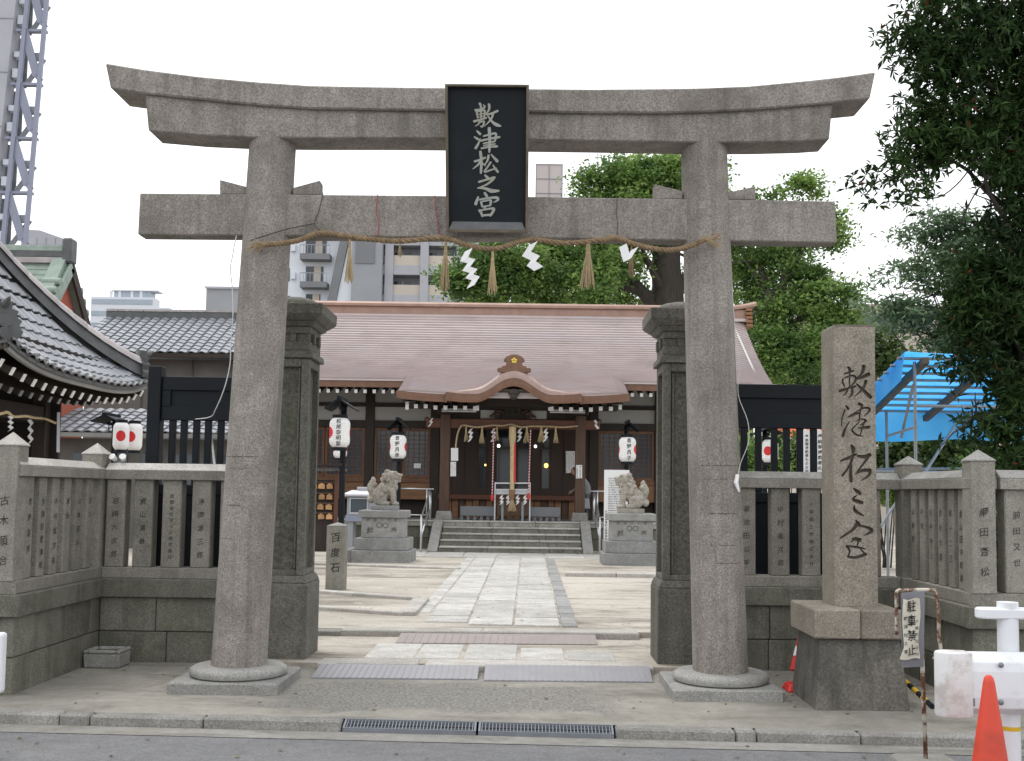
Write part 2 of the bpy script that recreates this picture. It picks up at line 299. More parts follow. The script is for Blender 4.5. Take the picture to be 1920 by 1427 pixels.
# red and white twisted bell rope
m, n, b = _mat('rope_twist'); tc = n.nodes.new('ShaderNodeTexCoord'); wv = n.nodes.new('ShaderNodeTexWave')
mp = n.nodes.new('ShaderNodeMapping'); mp.inputs['Rotation'].default_value = (0, 0.6, 0); n.links.new(tc.outputs['Object'], mp.inputs[0]); n.links.new(mp.outputs[0], wv.inputs[0])
wv.bands_direction = 'Z'; wv.inputs['Scale'].default_value = 5.0
gt = n.nodes.new('ShaderNodeMath'); gt.operation = 'GREATER_THAN'; gt.inputs[1].default_value = 0.5; n.links.new(wv.outputs['Fac'], gt.inputs[0])
n.links.new(_mix(n, (0.75, 0.72, 0.7), (0.5, 0.03, 0.04), gt.outputs[0]), b.inputs['Base Color']); MATS['rope_twist'] = m

# ------------------------------------------------------------------ geometry helpers
class M:
    def __init__(s): s.v = []; s.f = []; s.mi = []; s.cur = 0
    def add(s, vs, fs):
        o = len(s.v); s.v += [tuple(p) for p in vs]
        for f in fs: s.f.append(tuple(i + o for i in f)); s.mi.append(s.cur)
        return s
    def hexa(s, p):  # bottom ring 0-3, top ring 4-7
        return s.add(p, [(3, 2, 1, 0), (4, 5, 6, 7), (0, 1, 5, 4), (1, 2, 6, 5), (2, 3, 7, 6), (3, 0, 4, 7)])
    def box(s, x0, x1, y0, y1, z0, z1):
        return s.hexa([(x0, y0, z0), (x1, y0, z0), (x1, y1, z0), (x0, y1, z0), (x0, y0, z1), (x1, y0, z1), (x1, y1, z1), (x0, y1, z1)])
    def frus(s, x0, x1, y0, y1, z0, X0, X1, Y0, Y1, z1):
        return s.hexa([(x0, y0, z0), (x1, y0, z0), (x1, y1, z0), (x0, y1, z0), (X0, Y0, z1), (X1, Y0, z1), (X1, Y1, z1), (X0, Y1, z1)])
    def obox(s, c, size, rz=0.0, mat=None):
        R = mat if mat is not None else Matrix.Rotation(rz, 3, 'Z')
        hx, hy, hz = (q / 2 for q in size); c = Vector(c)
        return s.hexa([c + R @ Vector(q) for q in ((-hx, -hy, -hz), (hx, -hy, -hz), (hx, hy, -hz), (-hx, hy, -hz), (-hx, -hy, hz), (hx, -hy, hz), (hx, hy, hz), (-hx, hy, hz))])
    def ext(s, pts, vec):  # planar polygon pushed along vec
        n = len(pts); vec = Vector(vec)
        a = [Vector(p) for p in pts]; b_ = [p + vec for p in a]
        return s.add(a + b_, [tuple(range(n - 1, -1, -1)), tuple(range(n, 2 * n))] + [(i, (i + 1) % n, n + (i + 1) % n, n + i) for i in range(n)])
    def bar(s, a, b_, wx, wz=None, upv=(0, 0, 1)):
        a, b_ = Vector(a), Vector(b_); wz = wz or wx; d = (b_ - a); L = d.length; d.normalize()
        u = Vector(upv)
        if abs(d.dot(u)) > 0.98: u = Vector((0, 1, 0))
        r = d.cross(u).normalized(); u = r.cross(d)
        R = Matrix((r, d, u)).transposed()
        return s.obox((a + b_) / 2, (wx, L, wz), mat=R)
    def tube(s, path, r, n=8, caps=True):
        path = [Vector(p) for p in path]; k = len(path)
        rs = r if isinstance(r, (list, tuple)) else [r] * k
        vs = []; prev = None
        for i, p in enumerate(path):
            t = (path[min(i + 1, k - 1)] - path[max(i - 1, 0)])
            if t.length < 1e-9: t = Vector((0, 0, 1))
            t.normalize()
            if prev is None:
                a = Vector((0, 0, 1)) if abs(t.z) < 0.9 else Vector((1, 0, 0))
                a = (a - t * a.dot(t)).normalized()
            else:
                a = prev - t * prev.dot(t); a = a.normalized() if a.length > 1e-6 else Vector((1, 0, 0))
            prev = a; c = t.cross(a)
            for j in range(n):
                q = 2 * PI * j / n; vs.append(p + (a * math.cos(q) + c * math.sin(q)) * rs[i])
        fs = [(i * n + j, i * n + (j + 1) % n, (i + 1) * n + (j + 1) % n, (i + 1) * n + j) for i in range(k - 1) for j in range(n)]
        if caps: fs += [tuple(range(n - 1, -1, -1)), tuple((k - 1) * n + j for j in range(n))]
        return s.add(vs, fs)
    def lathe(s, prof, c, n=32, caps=True):
        cx, cy = c[0], c[1]; k = len(prof)
        vs = [(cx + r * math.cos(2 * PI * j / n), cy + r * math.sin(2 * PI * j / n), z) for r, z in prof for j in range(n)]
        fs = [(i * n + j, i * n + (j + 1) % n, (i + 1) * n + (j + 1) % n, (i + 1) * n + j) for i in range(k - 1) for j in range(n)]
        if caps: fs += [tuple(range(n - 1, -1, -1)), tuple((k - 1) * n + j for j in range(n))]
        return s.add(vs, fs)
    def ell(s, c, r, nu=12, nv=8, R=None):
        c = Vector(c); r = (r, r, r) if not isinstance(r, (tuple, list)) else r
        vs = []
        for i in range(1, nv):
            th = PI * i / nv
            for j in range(nu):
                q = Vector((r[0] * math.sin(th) * math.cos(2 * PI * j / nu), r[1] * math.sin(th) * math.sin(2 * PI * j / nu), r[2] * math.cos(th)))
                vs.append(c + (R @ q if R is not None else q))
        top = Vector((0, 0, r[2])); top = R @ top if R is not None else top
        vs += [c + top, c - top]; T, B_ = len(vs) - 2, len(vs) - 1
        fs = [(i * nu + j, (i + 1) * nu + j, (i + 1) * nu + (j + 1) % nu, i * nu + (j + 1) % nu) for i in range(nv - 2) for j in range(nu)]
        fs += [(T, j, (j + 1) % nu) for j in range(nu)] + [(B_, (nv - 2) * nu + (j + 1) % nu, (nv - 2) * nu + j) for j in range(nu)]
        return s.add(vs, fs)
    def grid(s, P, thick=None):  # P[i][j] points; optional downward thickness closes it
        a, b_ = len(P), len(P[0])
        vs = [p for row in P for p in row]
        fs = [(i * b_ + j, i * b_ + j + 1, (i + 1) * b_ + j + 1, (i + 1) * b_ + j) for i in range(a - 1) for j in range(b_ - 1)]
        if thick:
            th = Vector(thick) if not isinstance(thick, (int, float)) else Vector((0, 0, -thick))
            o = a * b_; vs = vs + [Vector(p) + th for p in vs]
            fs += [tuple(o + i for i in reversed(f)) for f in fs]
            ring = [j for j in range(b_)] + [i * b_ + b_ - 1 for i in range(1, a)] + [(a - 1) * b_ + j for j in range(b_ - 2, -1, -1)] + [i * b_ for i in range(a - 2, 0, -1)]
            for q in range(len(ring)):
                x, y = ring[q], ring[(q + 1) % len(ring)]; fs.append((y, x, o + x, o + y))
        return s.add(vs, fs)
    def mesh(s, name, mats, origin=(0, 0, 0), smooth=False, bevel=0.0, bseg=1, recalc=True):
        me = bpy.data.meshes.new(name); ox = Vector(origin)
        me.from_pydata([(p[0] - ox.x, p[1] - ox.y, p[2] - ox.z) for p in s.v], [], s.f)
        for mm in (mats if isinstance(mats, (list, tuple)) else [mats]): me.materials.append(MATS[mm] if isinstance(mm, str) else mm)
        if any(s.mi): me.polygons.foreach_set('material_index', s.mi)
        if bevel or recalc:
            bm = bmesh.new(); bm.from_mesh(me)
            if recalc: bmesh.ops.recalc_face_normals(bm, faces=bm.faces)
            if bevel:
                es = [e for e in bm.edges if len(e.link_faces) == 2 and e.calc_face_angle(0) > 0.5]
                bmesh.ops.bevel(bm, geom=es, offset=bevel, offset_type='OFFSET', segments=bseg, profile=0.5, affect='EDGES', clamp_overlap=True)
            bm.to_mesh(me); bm.free()
        if smooth:
            me.polygons.foreach_set('use_smooth', [True] * len(me.polygons))
            if smooth == 'auto':
                try: me.set_sharp_from_angle(angle=math.radians(40))
                except Exception: pass
        me.update(); return me
    def build(s, name, mats, parent=None, smooth=False, bevel=0.0, bseg=1, origin=None, recalc=True):
        if parent is not None: og = world_of(parent)
        elif origin is not None: og = Vector(origin)
        else:
            A = np.array(s.v); og = Vector(((A[:, 0].min() + A[:, 0].max()) / 2, (A[:, 1].min() + A[:, 1].max()) / 2, A[:, 2].min()))
        o = bpy.data.objects.new(name, s.mesh(name, mats, og, smooth, bevel, bseg, recalc)); COL.objects.link(o)
        if parent is not None: o.parent = parent
        else: o.location = og
        return o
def world_of(o):
    v = Vector(o.location)
    while o.parent: o = o.parent; v = v + Vector(o.location)
    return v
KIDS = {}
def thing(name, label, cat, loc=(0, 0, 0), group=None):
    o = bpy.data.objects.new(name, None); COL.objects.link(o); o.location = loc; o.empty_display_size = 0.2
    return tag(o, label, cat, group)
def tag(o, label=None, cat=None, group=None, kind=None):
    if label: o['label'] = label
    if cat: o['category'] = cat
    if group: o['group'] = group
    if kind: o['kind'] = kind
    return o
def struct(o): o['kind'] = 'structure'; return o
def place(name, me, parent, loc=(0, 0, 0), rot=None):  # one more object on a shared mesh
    o = bpy.data.objects.new(name, me); COL.objects.link(o); o.parent = parent
    if isinstance(rot, Matrix): o.matrix_local = Matrix.Translation(loc) @ rot.to_4x4()
    else:
        o.location = loc
        if rot is not None: o.rotation_euler = rot
    return o
def copy_tree(o, parent=None):
    c = o.copy(); COL.objects.link(c); c.parent = parent
    for ch in list(o.children): copy_tree(ch, c)
    return c

# lettering: glyph outlines from the built-in typeface, filled once and reused
GL = {}
def load_glyphs(chars, off=0.012):
    obs = []
    for ch in sorted(set(chars)):
        cu = bpy.data.curves.new('glyph', 'FONT'); cu.body = ch; cu.size = 1.0; cu.offset = off; cu.resolution_u = 3
        o = bpy.data.objects.new('glyph', cu); COL.objects.link(o); obs.append((ch, o, cu))
    dg = bpy.context.evaluated_depsgraph_get(); dg.update()
    for ch, o, cu in obs:
        me = bpy.data.meshes.new_from_object(o.evaluated_get(dg))
        V = np.array([v.co[:2] for v in me.vertices]) if len(me.vertices) else np.zeros((0, 2))
        F = [tuple(p.vertices) for p in me.polygons]
        if len(V): V = V - np.array([(V[:, 0].min() + V[:, 0].max()) / 2, 0.36 if ord(ch) > 255 else 0.35])
        GL[ch] = (V, F); bpy.data.meshes.remove(me)
    for ch, o, cu in obs: bpy.data.objects.remove(o); bpy.data.curves.remove(cu)
def write(mm, text, org, right, down, size, pitch=None, horizontal=False, wob=0.03, nrm=None, lift=0.0015, thick=0.003, sx=1.0):
    org, right, down = Vector(org), Vector(right).normalized(), Vector(down).normalized()
    nrm = Vector(nrm) if nrm is not None else down.cross(right)
    nrm.normalize(); pitch = pitch or size * 1.15
    step = right if horizontal else down
    for i, ch in enumerate(text):
        if ch not in GL or not len(GL[ch][0]): continue
        V, F = GL[ch]; c = org + step * (pitch * i) + nrm * lift
        k = random.uniform(-0.06, 0.06); j = random.uniform(0.94, 1.06)
        pts = []
        for x, y in V:
            x2 = (x + wob * math.sin(7 * y + i)) * size * sx * j; y2 = (y + 0.10 * x + wob * math.sin(6 * x + 2 * i) + k * x) * size * j
            pts.append(c + right * x2 - down * y2)
        mm.add(pts, F)
def brush(mm, strokes, fn, nrm, base=0.002, thick=0.003):
    """strokes: [(points, widths)] in the writing plane, fn maps (x, y) to the surface"""
    nrm = Vector(nrm).normalized()
    for i, (pts, wd) in enumerate(strokes):
        P = [Vector((p[0], p[1])) for p in pts]
        if not isinstance(wd, (list, tuple)): wd = [wd] * len(P)
        if len(wd) != len(P): wd = [wd[0] + (wd[-1] - wd[0]) * t / (len(P) - 1) for t in range(len(P))]
        # resample with a smooth curve
        Q, W = [], []
        for a in range(len(P) - 1):
            p0, p1, p2, p3 = P[max(a - 1, 0)], P[a], P[a + 1], P[min(a + 2, len(P) - 1)]
            for t in (0, 0.25, 0.5, 0.75):
                q = 0.5 * ((2 * p1) + (p2 - p0) * t + (2 * p0 - 5 * p1 + 4 * p2 - p3) * t * t + (3 * p1 - p0 - 3 * p2 + p3) * t ** 3)
                Q.append(q); W.append(wd[a] + (wd[a + 1] - wd[a]) * t)
        Q.append(P[-1]); W.append(wd[-1])
        n = len(Q); L, R_ = [], []
        for a in range(n):
            t = Q[min(a + 1, n - 1)] - Q[max(a - 1, 0)]
            t = t.normalized() if t.length > 1e-6 else Vector((1, 0))
            nn = Vector((-t.y, t.x)); k = W[a] / 2
            if a == 0: Q[a] = Q[a] - t * k * 0.5; k *= 0.75
            if a == n - 1: Q[a] = Q[a] + t * k * 0.5; k *= 0.6
            L.append(Q[a] + nn * k); R_.append(Q[a] - nn * k)
        h = base + i * 0.0002
        lo = [Vector(fn(p.x, p.y)) for p in L] + [Vector(fn(p.x, p.y)) for p in R_]
        top = [p + nrm * (h + thick) for p in lo]; bot = [p - nrm * 0.001 + nrm * h * 0 for p in lo]
        vs = top + bot; fs = []
        for a in range(n - 1):
            fs += [(a, a + 1, n + a + 1, n + a), (2 * n + a + 1, 2 * n + a, 3 * n + a, 3 * n + a + 1),
                   (a + 1, a, 2 * n + a, 2 * n + a + 1), (n + a, n + a + 1, 3 * n + a + 1, 3 * n + a)]
        fs += [(0, n, 3 * n, 2 * n), (2 * n - 1, n - 1, 3 * n - 1, 4 * n - 1)]
        mm.add(vs, fs)
TEXTS = ['松尾泰明菜', '音野昌彦', '音野昌子', '古木順治', '岩崎六次郎', '倉山清春', '合資会社タイル株式会社', '浄岡源三郎', '菊池田公平', '中村寅次郎', '小岸組土木株式会社', '綱田音松', '前田又世',
         '百度石', '奉献', '駐車禁止', '敷津松之宮', '大阪市南区', '月', '難波氏子', '氏子中', '山本田中村上吉川', '大国町敷津松之宮御鎮座由緒', '奉納御神前祭礼のお知らせ参拝者各位', '第一二三四五六七八九十之御神恩感謝祈願所', '明治三十年建之', 'の神社由緒祭神素盞嗚尊境内末社大国主']
load_glyphs(''.join(TEXTS))

# ================================================================== SETTING: ground, road, kerb, pavement, court
def sheet(name, pts, z, mat, kind='structure'):
    mm = M(); mm.add([(p[0], p[1], z) for p in pts], [tuple(range(len(pts)))])
    o = mm.build(name, mat, origin=(0, 0, 0)); o['kind'] = kind
    if o.data.polygons[0].normal.z < 0: o.data.flip_normals()
    return o
CT = 0.11                                                     # level of the inner court
KY = lambda x: 7.46 - 0.05 * x                                # foot of the kerb
ZR = -0.07
sheet('ground', [(-1500, -600), (1500, -600), (1500, 2500), (-1500, 2500)], -0.14, 'soil')
sheet('road', [(-90, -40), (90, -40), (90, KY(9)), (9, KY(9)), (-9, KY(-9)), (-90, KY(-9))], ZR, 'asphalt')
sheet('gutter', [(-9, KY(-9) - 0.26), (9, KY(9) - 0.2), (9, KY(9)), (-9, KY(-9))], ZR + 0.004, 'gutter_concrete')
sheet('pavement', [(-90, KY(-9) + .12), (-9, KY(-9) + .12), (9, KY(9) + .12), (90, KY(9) + .12), (90, 8.7), (4, 8.7), (4, 10.3), (-4.4, 10.3), (-4.4, 8.7), (-90, 8.7)], 0.0, 'pavement')
struct(M().box(-2.5, 1.72, 9.76, 11.75, -.1, .05).build('threshold', 'sand', origin=(0, 0, 0)))
mm = M(); mm.ext([(x, y, -.1) for x, y in ((-90, 8.45), (-4.15, 8.45), (-4.15, 10.1), (-2.3, 10.1), (-2.3, 11.72), (1.5, 11.72), (1.5, 10.1), (3.68, 10.1), (3.68, 8.5), (90, 8.5), (90, 75), (-90, 75))], (0, 0, CT + .1)); struct(mm.build('courtyard', 'sand', origin=(0, 0, 0)))
kerb = bpy.data.objects.new('kerb', None); COL.objects.link(kerb); struct(kerb)
def kerb_piece(x0, x1, name='kerb_stone', parent=None, dz=0.0):
    mm = M(); g = 0.004
    y0, y1 = KY(x0 + g), KY(x1 - g)
    mm.hexa([(x0 + g, y0, ZR - .05), (x1 - g, y1, ZR - .05), (x1 - g, y1 + .15, ZR - .05), (x0 + g, y0 + .15, ZR - .05),
             (x0 + g, y0 + .012, .006 + dz), (x1 - g, y1 + .012, .006 + dz), (x1 - g, y1 + .15, .006 + dz), (x0 + g, y0 + .15, .006 + dz)])
    return mm.build(name, 'kerb_granite', parent or kerb, bevel=0.012)
g0, g1, g2 = gnd(632, 1372, -.03).x, gnd(892, 1380, -.03).x, gnd(1157, 1383, -.03).x
xs = [-9, -7.8, -6.6, -5.4, -4.2, -3.28, -3.06, -2.25, g0]
for a, b2 in zip(xs, xs[1:]): kerb_piece(a, b2, dz=random.uniform(-.006, .004))
xs = [g2, 1.44, 1.58, 2.28, 3.3, 4.5, 5.7, 6.9, 8.1, 9]
for a, b2 in zip(xs, xs[1:]): kerb_piece(a, b2, dz=random.uniform(-.006, .004))
def grating(x0, x1, label):
    t = thing('drain_grating', label, 'drain grating', ((x0 + x1) / 2, KY((x0 + x1) / 2) + .05, ZR), 'drain gratings along the kerb')
    f = M(); ang = math.atan(-0.05)
    lo, hi = (0.0, ZR + .018), (0.125, -0.012)
    P = lambda x, s: (x, KY(x) + lo[0] + (hi[0] - lo[0]) * s, lo[1] + (hi[1] - lo[1]) * s)
    for s in (0.04, 0.96): f.bar(P(x0, s), P(x1, s), 0.014, 0.03)
    for x in (x0 + .007, x1 - .007): f.bar(P(x, 0), P(x, 1), 0.014, 0.03)
    f.build('frame', 'galvanized', t)
    b_ = M(); n = int((x1 - x0) / 0.024)
    for i in range(1, n):
        x = x0 + (x1 - x0) * i / n; b_.bar(P(x, 0.06), P(x, 0.94), 0.006, 0.022)
    for s in (0.35, 0.65): b_.bar(P(x0, s), P(x1, s), 0.005, 0.012)
    b_.build('bars', 'galvanized', t)['kind'] = 'stuff'
    d = M(); d.hexa([P(x0, 0)[:2] + (ZR - .06,), P(x1, 0)[:2] + (ZR - .06,), P(x1, 1)[:2] + (ZR - .06,), P(x0, 1)[:2] + (ZR - .06,),
                     (x0, KY(x0), ZR - .02), (x1, KY(x1), ZR - .02), (x1, KY(x1) + .124, -.04), (x0, KY(x0) + .124, -.04)])
    d.build('channel', 'cable_dark', t)
grating(g0 + .01, g1 - .008, 'galvanized drain grating in the kerb, nearer the leaning-in left pillar')
grating(g1 + .008, g2 - .01, 'galvanized drain grating in the kerb, nearer the right pillar')
# stone sills across the gateway
def slab(mm, corners, z0, z1): return mm.hexa([(p[0], p[1], z0) for p in corners] + [(p[0], p[1], z1) for p in corners])
sill = bpy.data.objects.new('entrance_kerb', None); COL.objects.link(sill); struct(sill)
for a, b2 in ((598, 632), (633.5, 782), (800, 1185), (1186.5, 1222)):
    x0, x1 = gnd(a, 1242, .05).x, gnd(b2, 1248, .05).x
    M().box(x0, x1, 9.66 + random.uniform(0, .02), 9.98, -.03, .058 + random.uniform(-.004, .004)).build('sill_stone', 'kerb_pale', sill, bevel=.008)
for a, b2 in ((575, 639), (640, 905), (906, 1195)):
    x0, x1 = gnd(a, 1180, .11).x, gnd(b2, 1184, .11).x
    M().box(x0, x1, 11.55, 11.86, 0.0, .118 + random.uniform(-.003, .003) - (.012 if a == 575 else 0)).build('sill_stone', 'kerb_pale' if a > 575 else 'kerb_granite', sill, bevel=.012)
for a, b2, ya in ((692, 783, 1209), (785, 866, 1210), (873, 970, 1209), (975, 1057, 1215), (1061, 1148, 1219)):
    x0, x1 = gnd(a, 1222, .05).x, gnd(b2, 1224, .05).x; y1 = gnd(900, ya, .05).y
    M().box(x0, x1, 10.06, y1, 0.02, .056 + random.uniform(-.002, .004)).build('paving_slab', 'paving', sill, bevel=.012)
def ramp_plate(a0, a1, yb, b0, b1, yt, zb, zt, label, mat):
    p0, p1, p2, p3 = gnd(a0, yb, zb), gnd(a1, yb + 3, zb), gnd(b1, yt + 3, zt), gnd(b0, yt, zt)
    t = thing('ramp_plate', label, 'ramp plate', ((p0.x + p1.x) / 2, p0.y, zb - .004), 'steel ramp plates at the gateway')
    mm = M(); q = [Vector(p) for p in (p0, p1, p2, p3)]; dn = Vector((0, 0, -.012))
    mm.hexa([p + dn for p in q] + q); mm.build('plate', mat, t)
    r = M(); n = 26
    for i in range(1, n):
        u = i / n; r.bar(q[0].lerp(q[1], u) + Vector((0, 0, .001)), q[3].lerp(q[2], u) + Vector((0, 0, .001)), 0.012, 0.006)
    r.build('tread_ribs', mat, t)['kind'] = 'stuff'
    return t
ramp_plate(583, 895, 1270, 602, 898, 1245, .012, .066, 'grey steel ramp plate before the sill, nearer the left pillar', 'steel_plate')
ramp_plate(907, 1224, 1275, 910, 1217, 1246, .012, .066, 'grey steel ramp plate before the sill, nearer the right pillar', 'steel_plate')
ramp_plate(742, 1120, 1205, 752, 1116, 1187, .062, .118, 'brownish steel ramp plate lying against the second stone kerb', 'steel_plate_brown')
# stone path
path = bpy.data.objects.new('stone_path', None); COL.objects.link(path); struct(path)
def edge_line(x0, y0, x1, y1):
    a, b2 = gnd(x0, y0, CT), gnd(x1, y1, CT)
    return lambda Y: a.x + (b2.x - a.x) * (Y - a.y) / (b2.y - a.y)
EL = [edge_line(793, 1169, 886, 1053), edge_line(877, 1169, 927, 1053), edge_line(963, 1169, 976, 1053), edge_line(1051, 1171, 1023, 1053)]
Y0, Y1 = 12.12, 24.6
for c in range(3):
    Y = Y0 + (0.0 if c else .25)
    while Y < Y1:
        L = random.uniform(0.55, 1.05); Ye = min(Y + L, Y1); g = .012
        q = [(EL[c](Y) + g, Y + g), (EL[c + 1](Y) - g, Y + g), (EL[c + 1](Ye) - g, Ye - g), (EL[c](Ye) + g, Ye - g)]
        mm = M(); slab(mm, q, CT - .05, CT + .012 + random.uniform(-.004, .006)); mm.build('paving_slab', 'paving', path, bevel=.006); Y = Ye
ER = edge_line(1083, 1173, 1040, 1053); EW = edge_line(838, 1130, 858, 1090)
Y = Y0 - .05
while Y < Y1 - .3:
    L = random.uniform(.28, .5); g = .008; a, b2 = EL[3], ER
    q = [(a(Y) + .015, Y + g), (b2(Y), Y + g), (b2(Y + L), Y + L - g), (a(Y + L) + .015, Y + L - g)]
    mm = M(); slab(mm, q, CT - .05, CT + .014 + random.uniform(-.005, .005)); mm.build('sett', 'paving_sett', path, bevel=.006)
    if Y > 13.2:
        q = [(EL[0](Y) - .2, Y + g), (EL[0](Y) - .015, Y + g), (EL[0](Y + L) - .015, Y + L - g), (EL[0](Y + L) - .2, Y + L - g)]
        mm = M(); slab(mm, q, CT - .05, CT + .009 + random.uniform(-.005, .004)); mm.build('sett', 'paving', path, bevel=.006)
    Y += L
for j in range(2):                                            # the band of slabs before the steps
    x = -3.4
    while x < 2.6:
        L = random.uniform(.7, 1.2); y0 = 24.7 + j * .95
        M().box(x + .012, x + L - .012, y0, y0 + .92, CT - .05, CT + .012 + random.uniform(-.003, .004)).build('paving_slab', 'paving', path, bevel=.006); x += L
# stone edging in the sandy court
edg = bpy.data.objects.new('stone_edging', None); COL.objects.link(edg); struct(edg)
def edging(pts, wdt=.16, h=.045, mat='kerb_pale'):
    P = [gnd(x, y, CT + h) for x, y in pts]
    for a, b2 in zip(P, P[1:]):
        d = (b2 - a); k = max(1, int(d.length / 1.1 + .5))
        for i in range(k):
            s, e = a.lerp(b2, i / k), a.lerp(b2, (i + 1) / k); dd = (e - s).normalized() * .006
            m_ = M(); m_.bar(Vector((s.x, s.y, CT + h / 2 - .03)) + dd, Vector((e.x, e.y, CT + h / 2 - .03)) - dd, wdt, h + .06); m_.build('edging_stone', mat, edg, bevel=.01)
edging([(560, 1103), (782, 1119)], .16); edging([(585, 1135), (760, 1147)], .14); edging([(790, 1120), (762, 1147)], .22, .05)
edging([(560, 1054), (862, 1064)], .22, .04); edging([(1060, 1072), (1250, 1075)], .45, .07)

# ================================================================== TORII
def sweep(mm, top, bot, ya, yb):
    n = len(top)
    ft = [at(x, y, ya) for x, y in top]; fb = [at(x, y, ya) for x, y in bot]
    dz = Vector((0, yb - ya, 0)); bt = [p + dz for p in ft]; bb = [p + dz for p in fb]
    vs = ft + fb + bt + bb; fs = []
    for i in range(n - 1):
        fs += [(i, i + 1, n + i + 1, n + i), (2 * n + i + 1, 2 * n + i, 3 * n + i, 3 * n + i + 1), (i + 1, i, 2 * n + i, 2 * n + i + 1), (n + i, n + i + 1, 3 * n + i + 1, 3 * n + i)]
    fs += [(0, n, 3 * n, 2 * n), (2 * n - 1, n - 1, 3 * n - 1, 4 * n - 1)]
    return mm.add(vs, fs)
torii = thing('torii_gate', 'large weathered granite gateway with two round pillars and upswept top beam', 'torii gate', (-.41, 8.88, 0))
kt = [(197, 118), (270, 130), (370, 143), (480, 153), (580, 160), (713, 162.5), (833, 164), (993, 166), (1110, 167), (1228, 166), (1320, 164.5), (1405, 161), (1511, 151), (1580, 143.5), (1642, 134.5)]
kb = [(207, 166), (272, 175), (370, 185), (480, 196), (580, 203), (713, 205.5), (833, 206.5), (993, 209), (1110, 211), (1228, 211.5), (1320, 209.5), (1405, 205.5), (1511, 197), (1570, 191.5), (1631, 185.5)]
sweep(M(), kt, kb, 8.66, 9.08).build('kasagi', 'granite_torii', torii, bevel=.012)
st = [(272, 176), (370, 186), (480, 197), (580, 204), (713, 206.5), (833, 207.5), (993, 210), (1110, 212), (1228, 212.5), (1320, 210.5), (1405, 206.5), (1511, 198), (1561, 193.5)]
sb = [(278, 245), (370, 253), (470, 257.5), (580, 258.5), (713, 258.5), (833, 259.5), (993, 262), (1110, 263.5), (1228, 265.5), (1330, 267), (1420, 266.7), (1510, 264.5), (1555, 261.5)]
sweep(M(), st, sb, 8.70, 9.03).build('shimaki', 'granite_torii', torii, bevel=.01)
sweep(M(), [(262, 362), (960, 368), (1566, 377)], [(258, 440), (960, 446), (1570, 455)], 8.79, 8.97).build('nuki', 'granite_torii', torii, bevel=.01)
PIL = []
for (bx, tx, ty, bw, tw, k) in ((447.5, 512.5, 258, 101, 85, 0), (1351, 1319.5, 266, 102, 85, 1)):
    b0, t0 = at(bx, 1268, 8.88), at(tx, ty, 8.88); b0.z = .16
    rb, rt = bw * 8.88 / 4000, tw * 9.08 / 4000
    mm = M(); rings = 26; n = 48; vs = []
    for i in range(rings + 1):
        u = i / rings; c = b0.lerp(t0, u); c = Vector((c.x, 8.88, c.z)); r = rb + (rt - rb) * (u ** .9)
        vs += [(c.x + r * math.cos(2 * PI * j / n), c.y + r * math.sin(2 * PI * j / n), c.z) for j in range(n)]
    mm.add(vs, [(i * n + j, i * n + (j + 1) % n, (i + 1) * n + (j + 1) % n, (i + 1) * n + j) for i in range(rings) for j in range(n)] + [tuple(range(n - 1, -1, -1)), tuple(rings * n + j for j in range(n))])
    p_ = mm.build('pillar', 'granite_torii', torii, smooth='auto')
    PIL.append((b0, t0, rb, rt))
    # cement and glue marks left on the stone by old notices
    def ppt(u, a, lift=.0012):
        c = b0.lerp(t0, u); r = rb + (rt - rb) * (u ** .9) + lift; return Vector((c.x + r * math.sin(a), 8.88 - r * math.cos(a), c.z))
    marks = ((855, -1.1, .5, .008), (878, -.8, .2, .004), (947, -.75, -.05, .010), (1010, -1.1, -.2, .005), (905, .5, 1.0, .004)) if k == 0 else ((872, -.7, 1.1, .008), (898, -.6, .5, .004), (962, -.5, .8, .009), (1022, -.4, .7, .006), (1056, -.3, .75, .006))
    s_ = M()
    for (py, a0, a1, hh) in marks:
        u0 = (Z(bx, py, 8.65) - b0.z) / (t0.z - b0.z); m_ = 40; V = []
        for i in range(m_ + 1):
            a = a0 + (a1 - a0) * i / m_; h1 = hh * random.uniform(.1, 1.3) / 4.4
            V += [ppt(u0 + random.uniform(-.0003, .0003), a), ppt(u0 - h1, a)]
        s_.add(V, [(2 * i, 2 * i + 1, 2 * i + 3, 2 * i + 2) for i in range(m_)])
    s_.build('cement_marks', 'carve_shade_dirt', p_, recalc=False)
    cx = b0.x - .015
    M().box(cx - .435, cx + .435, 8.45, 9.32, -.02, .088).build('base_slab', 'granite_base', torii, bevel=.012)
    M().lathe([(.36, .085), (.385, .10), (.392, .125), (.385, .148), (.36, .165), (.30, .172)], (b0.x, 8.88), 48).build('base_ring', 'granite_base', torii, smooth='auto')
for (pts) in (((412, 337), (412, 362), (462, 362), (462, 350)), ((549, 363), (600, 363), (600, 338), (549, 352)), ((1227, 345), (1227, 371), (1280, 371), (1280, 358)), ((1364, 372), (1417, 373), (1417, 349), (1364, 361))):
    mm = M(); mm.ext([at(x, y + (2 if y in (362, 363, 371, 372, 373) else 0), 8.82) for x, y in pts], (0, .13, 0)); mm.build('wedge', 'granite_torii', torii, bevel=.006)

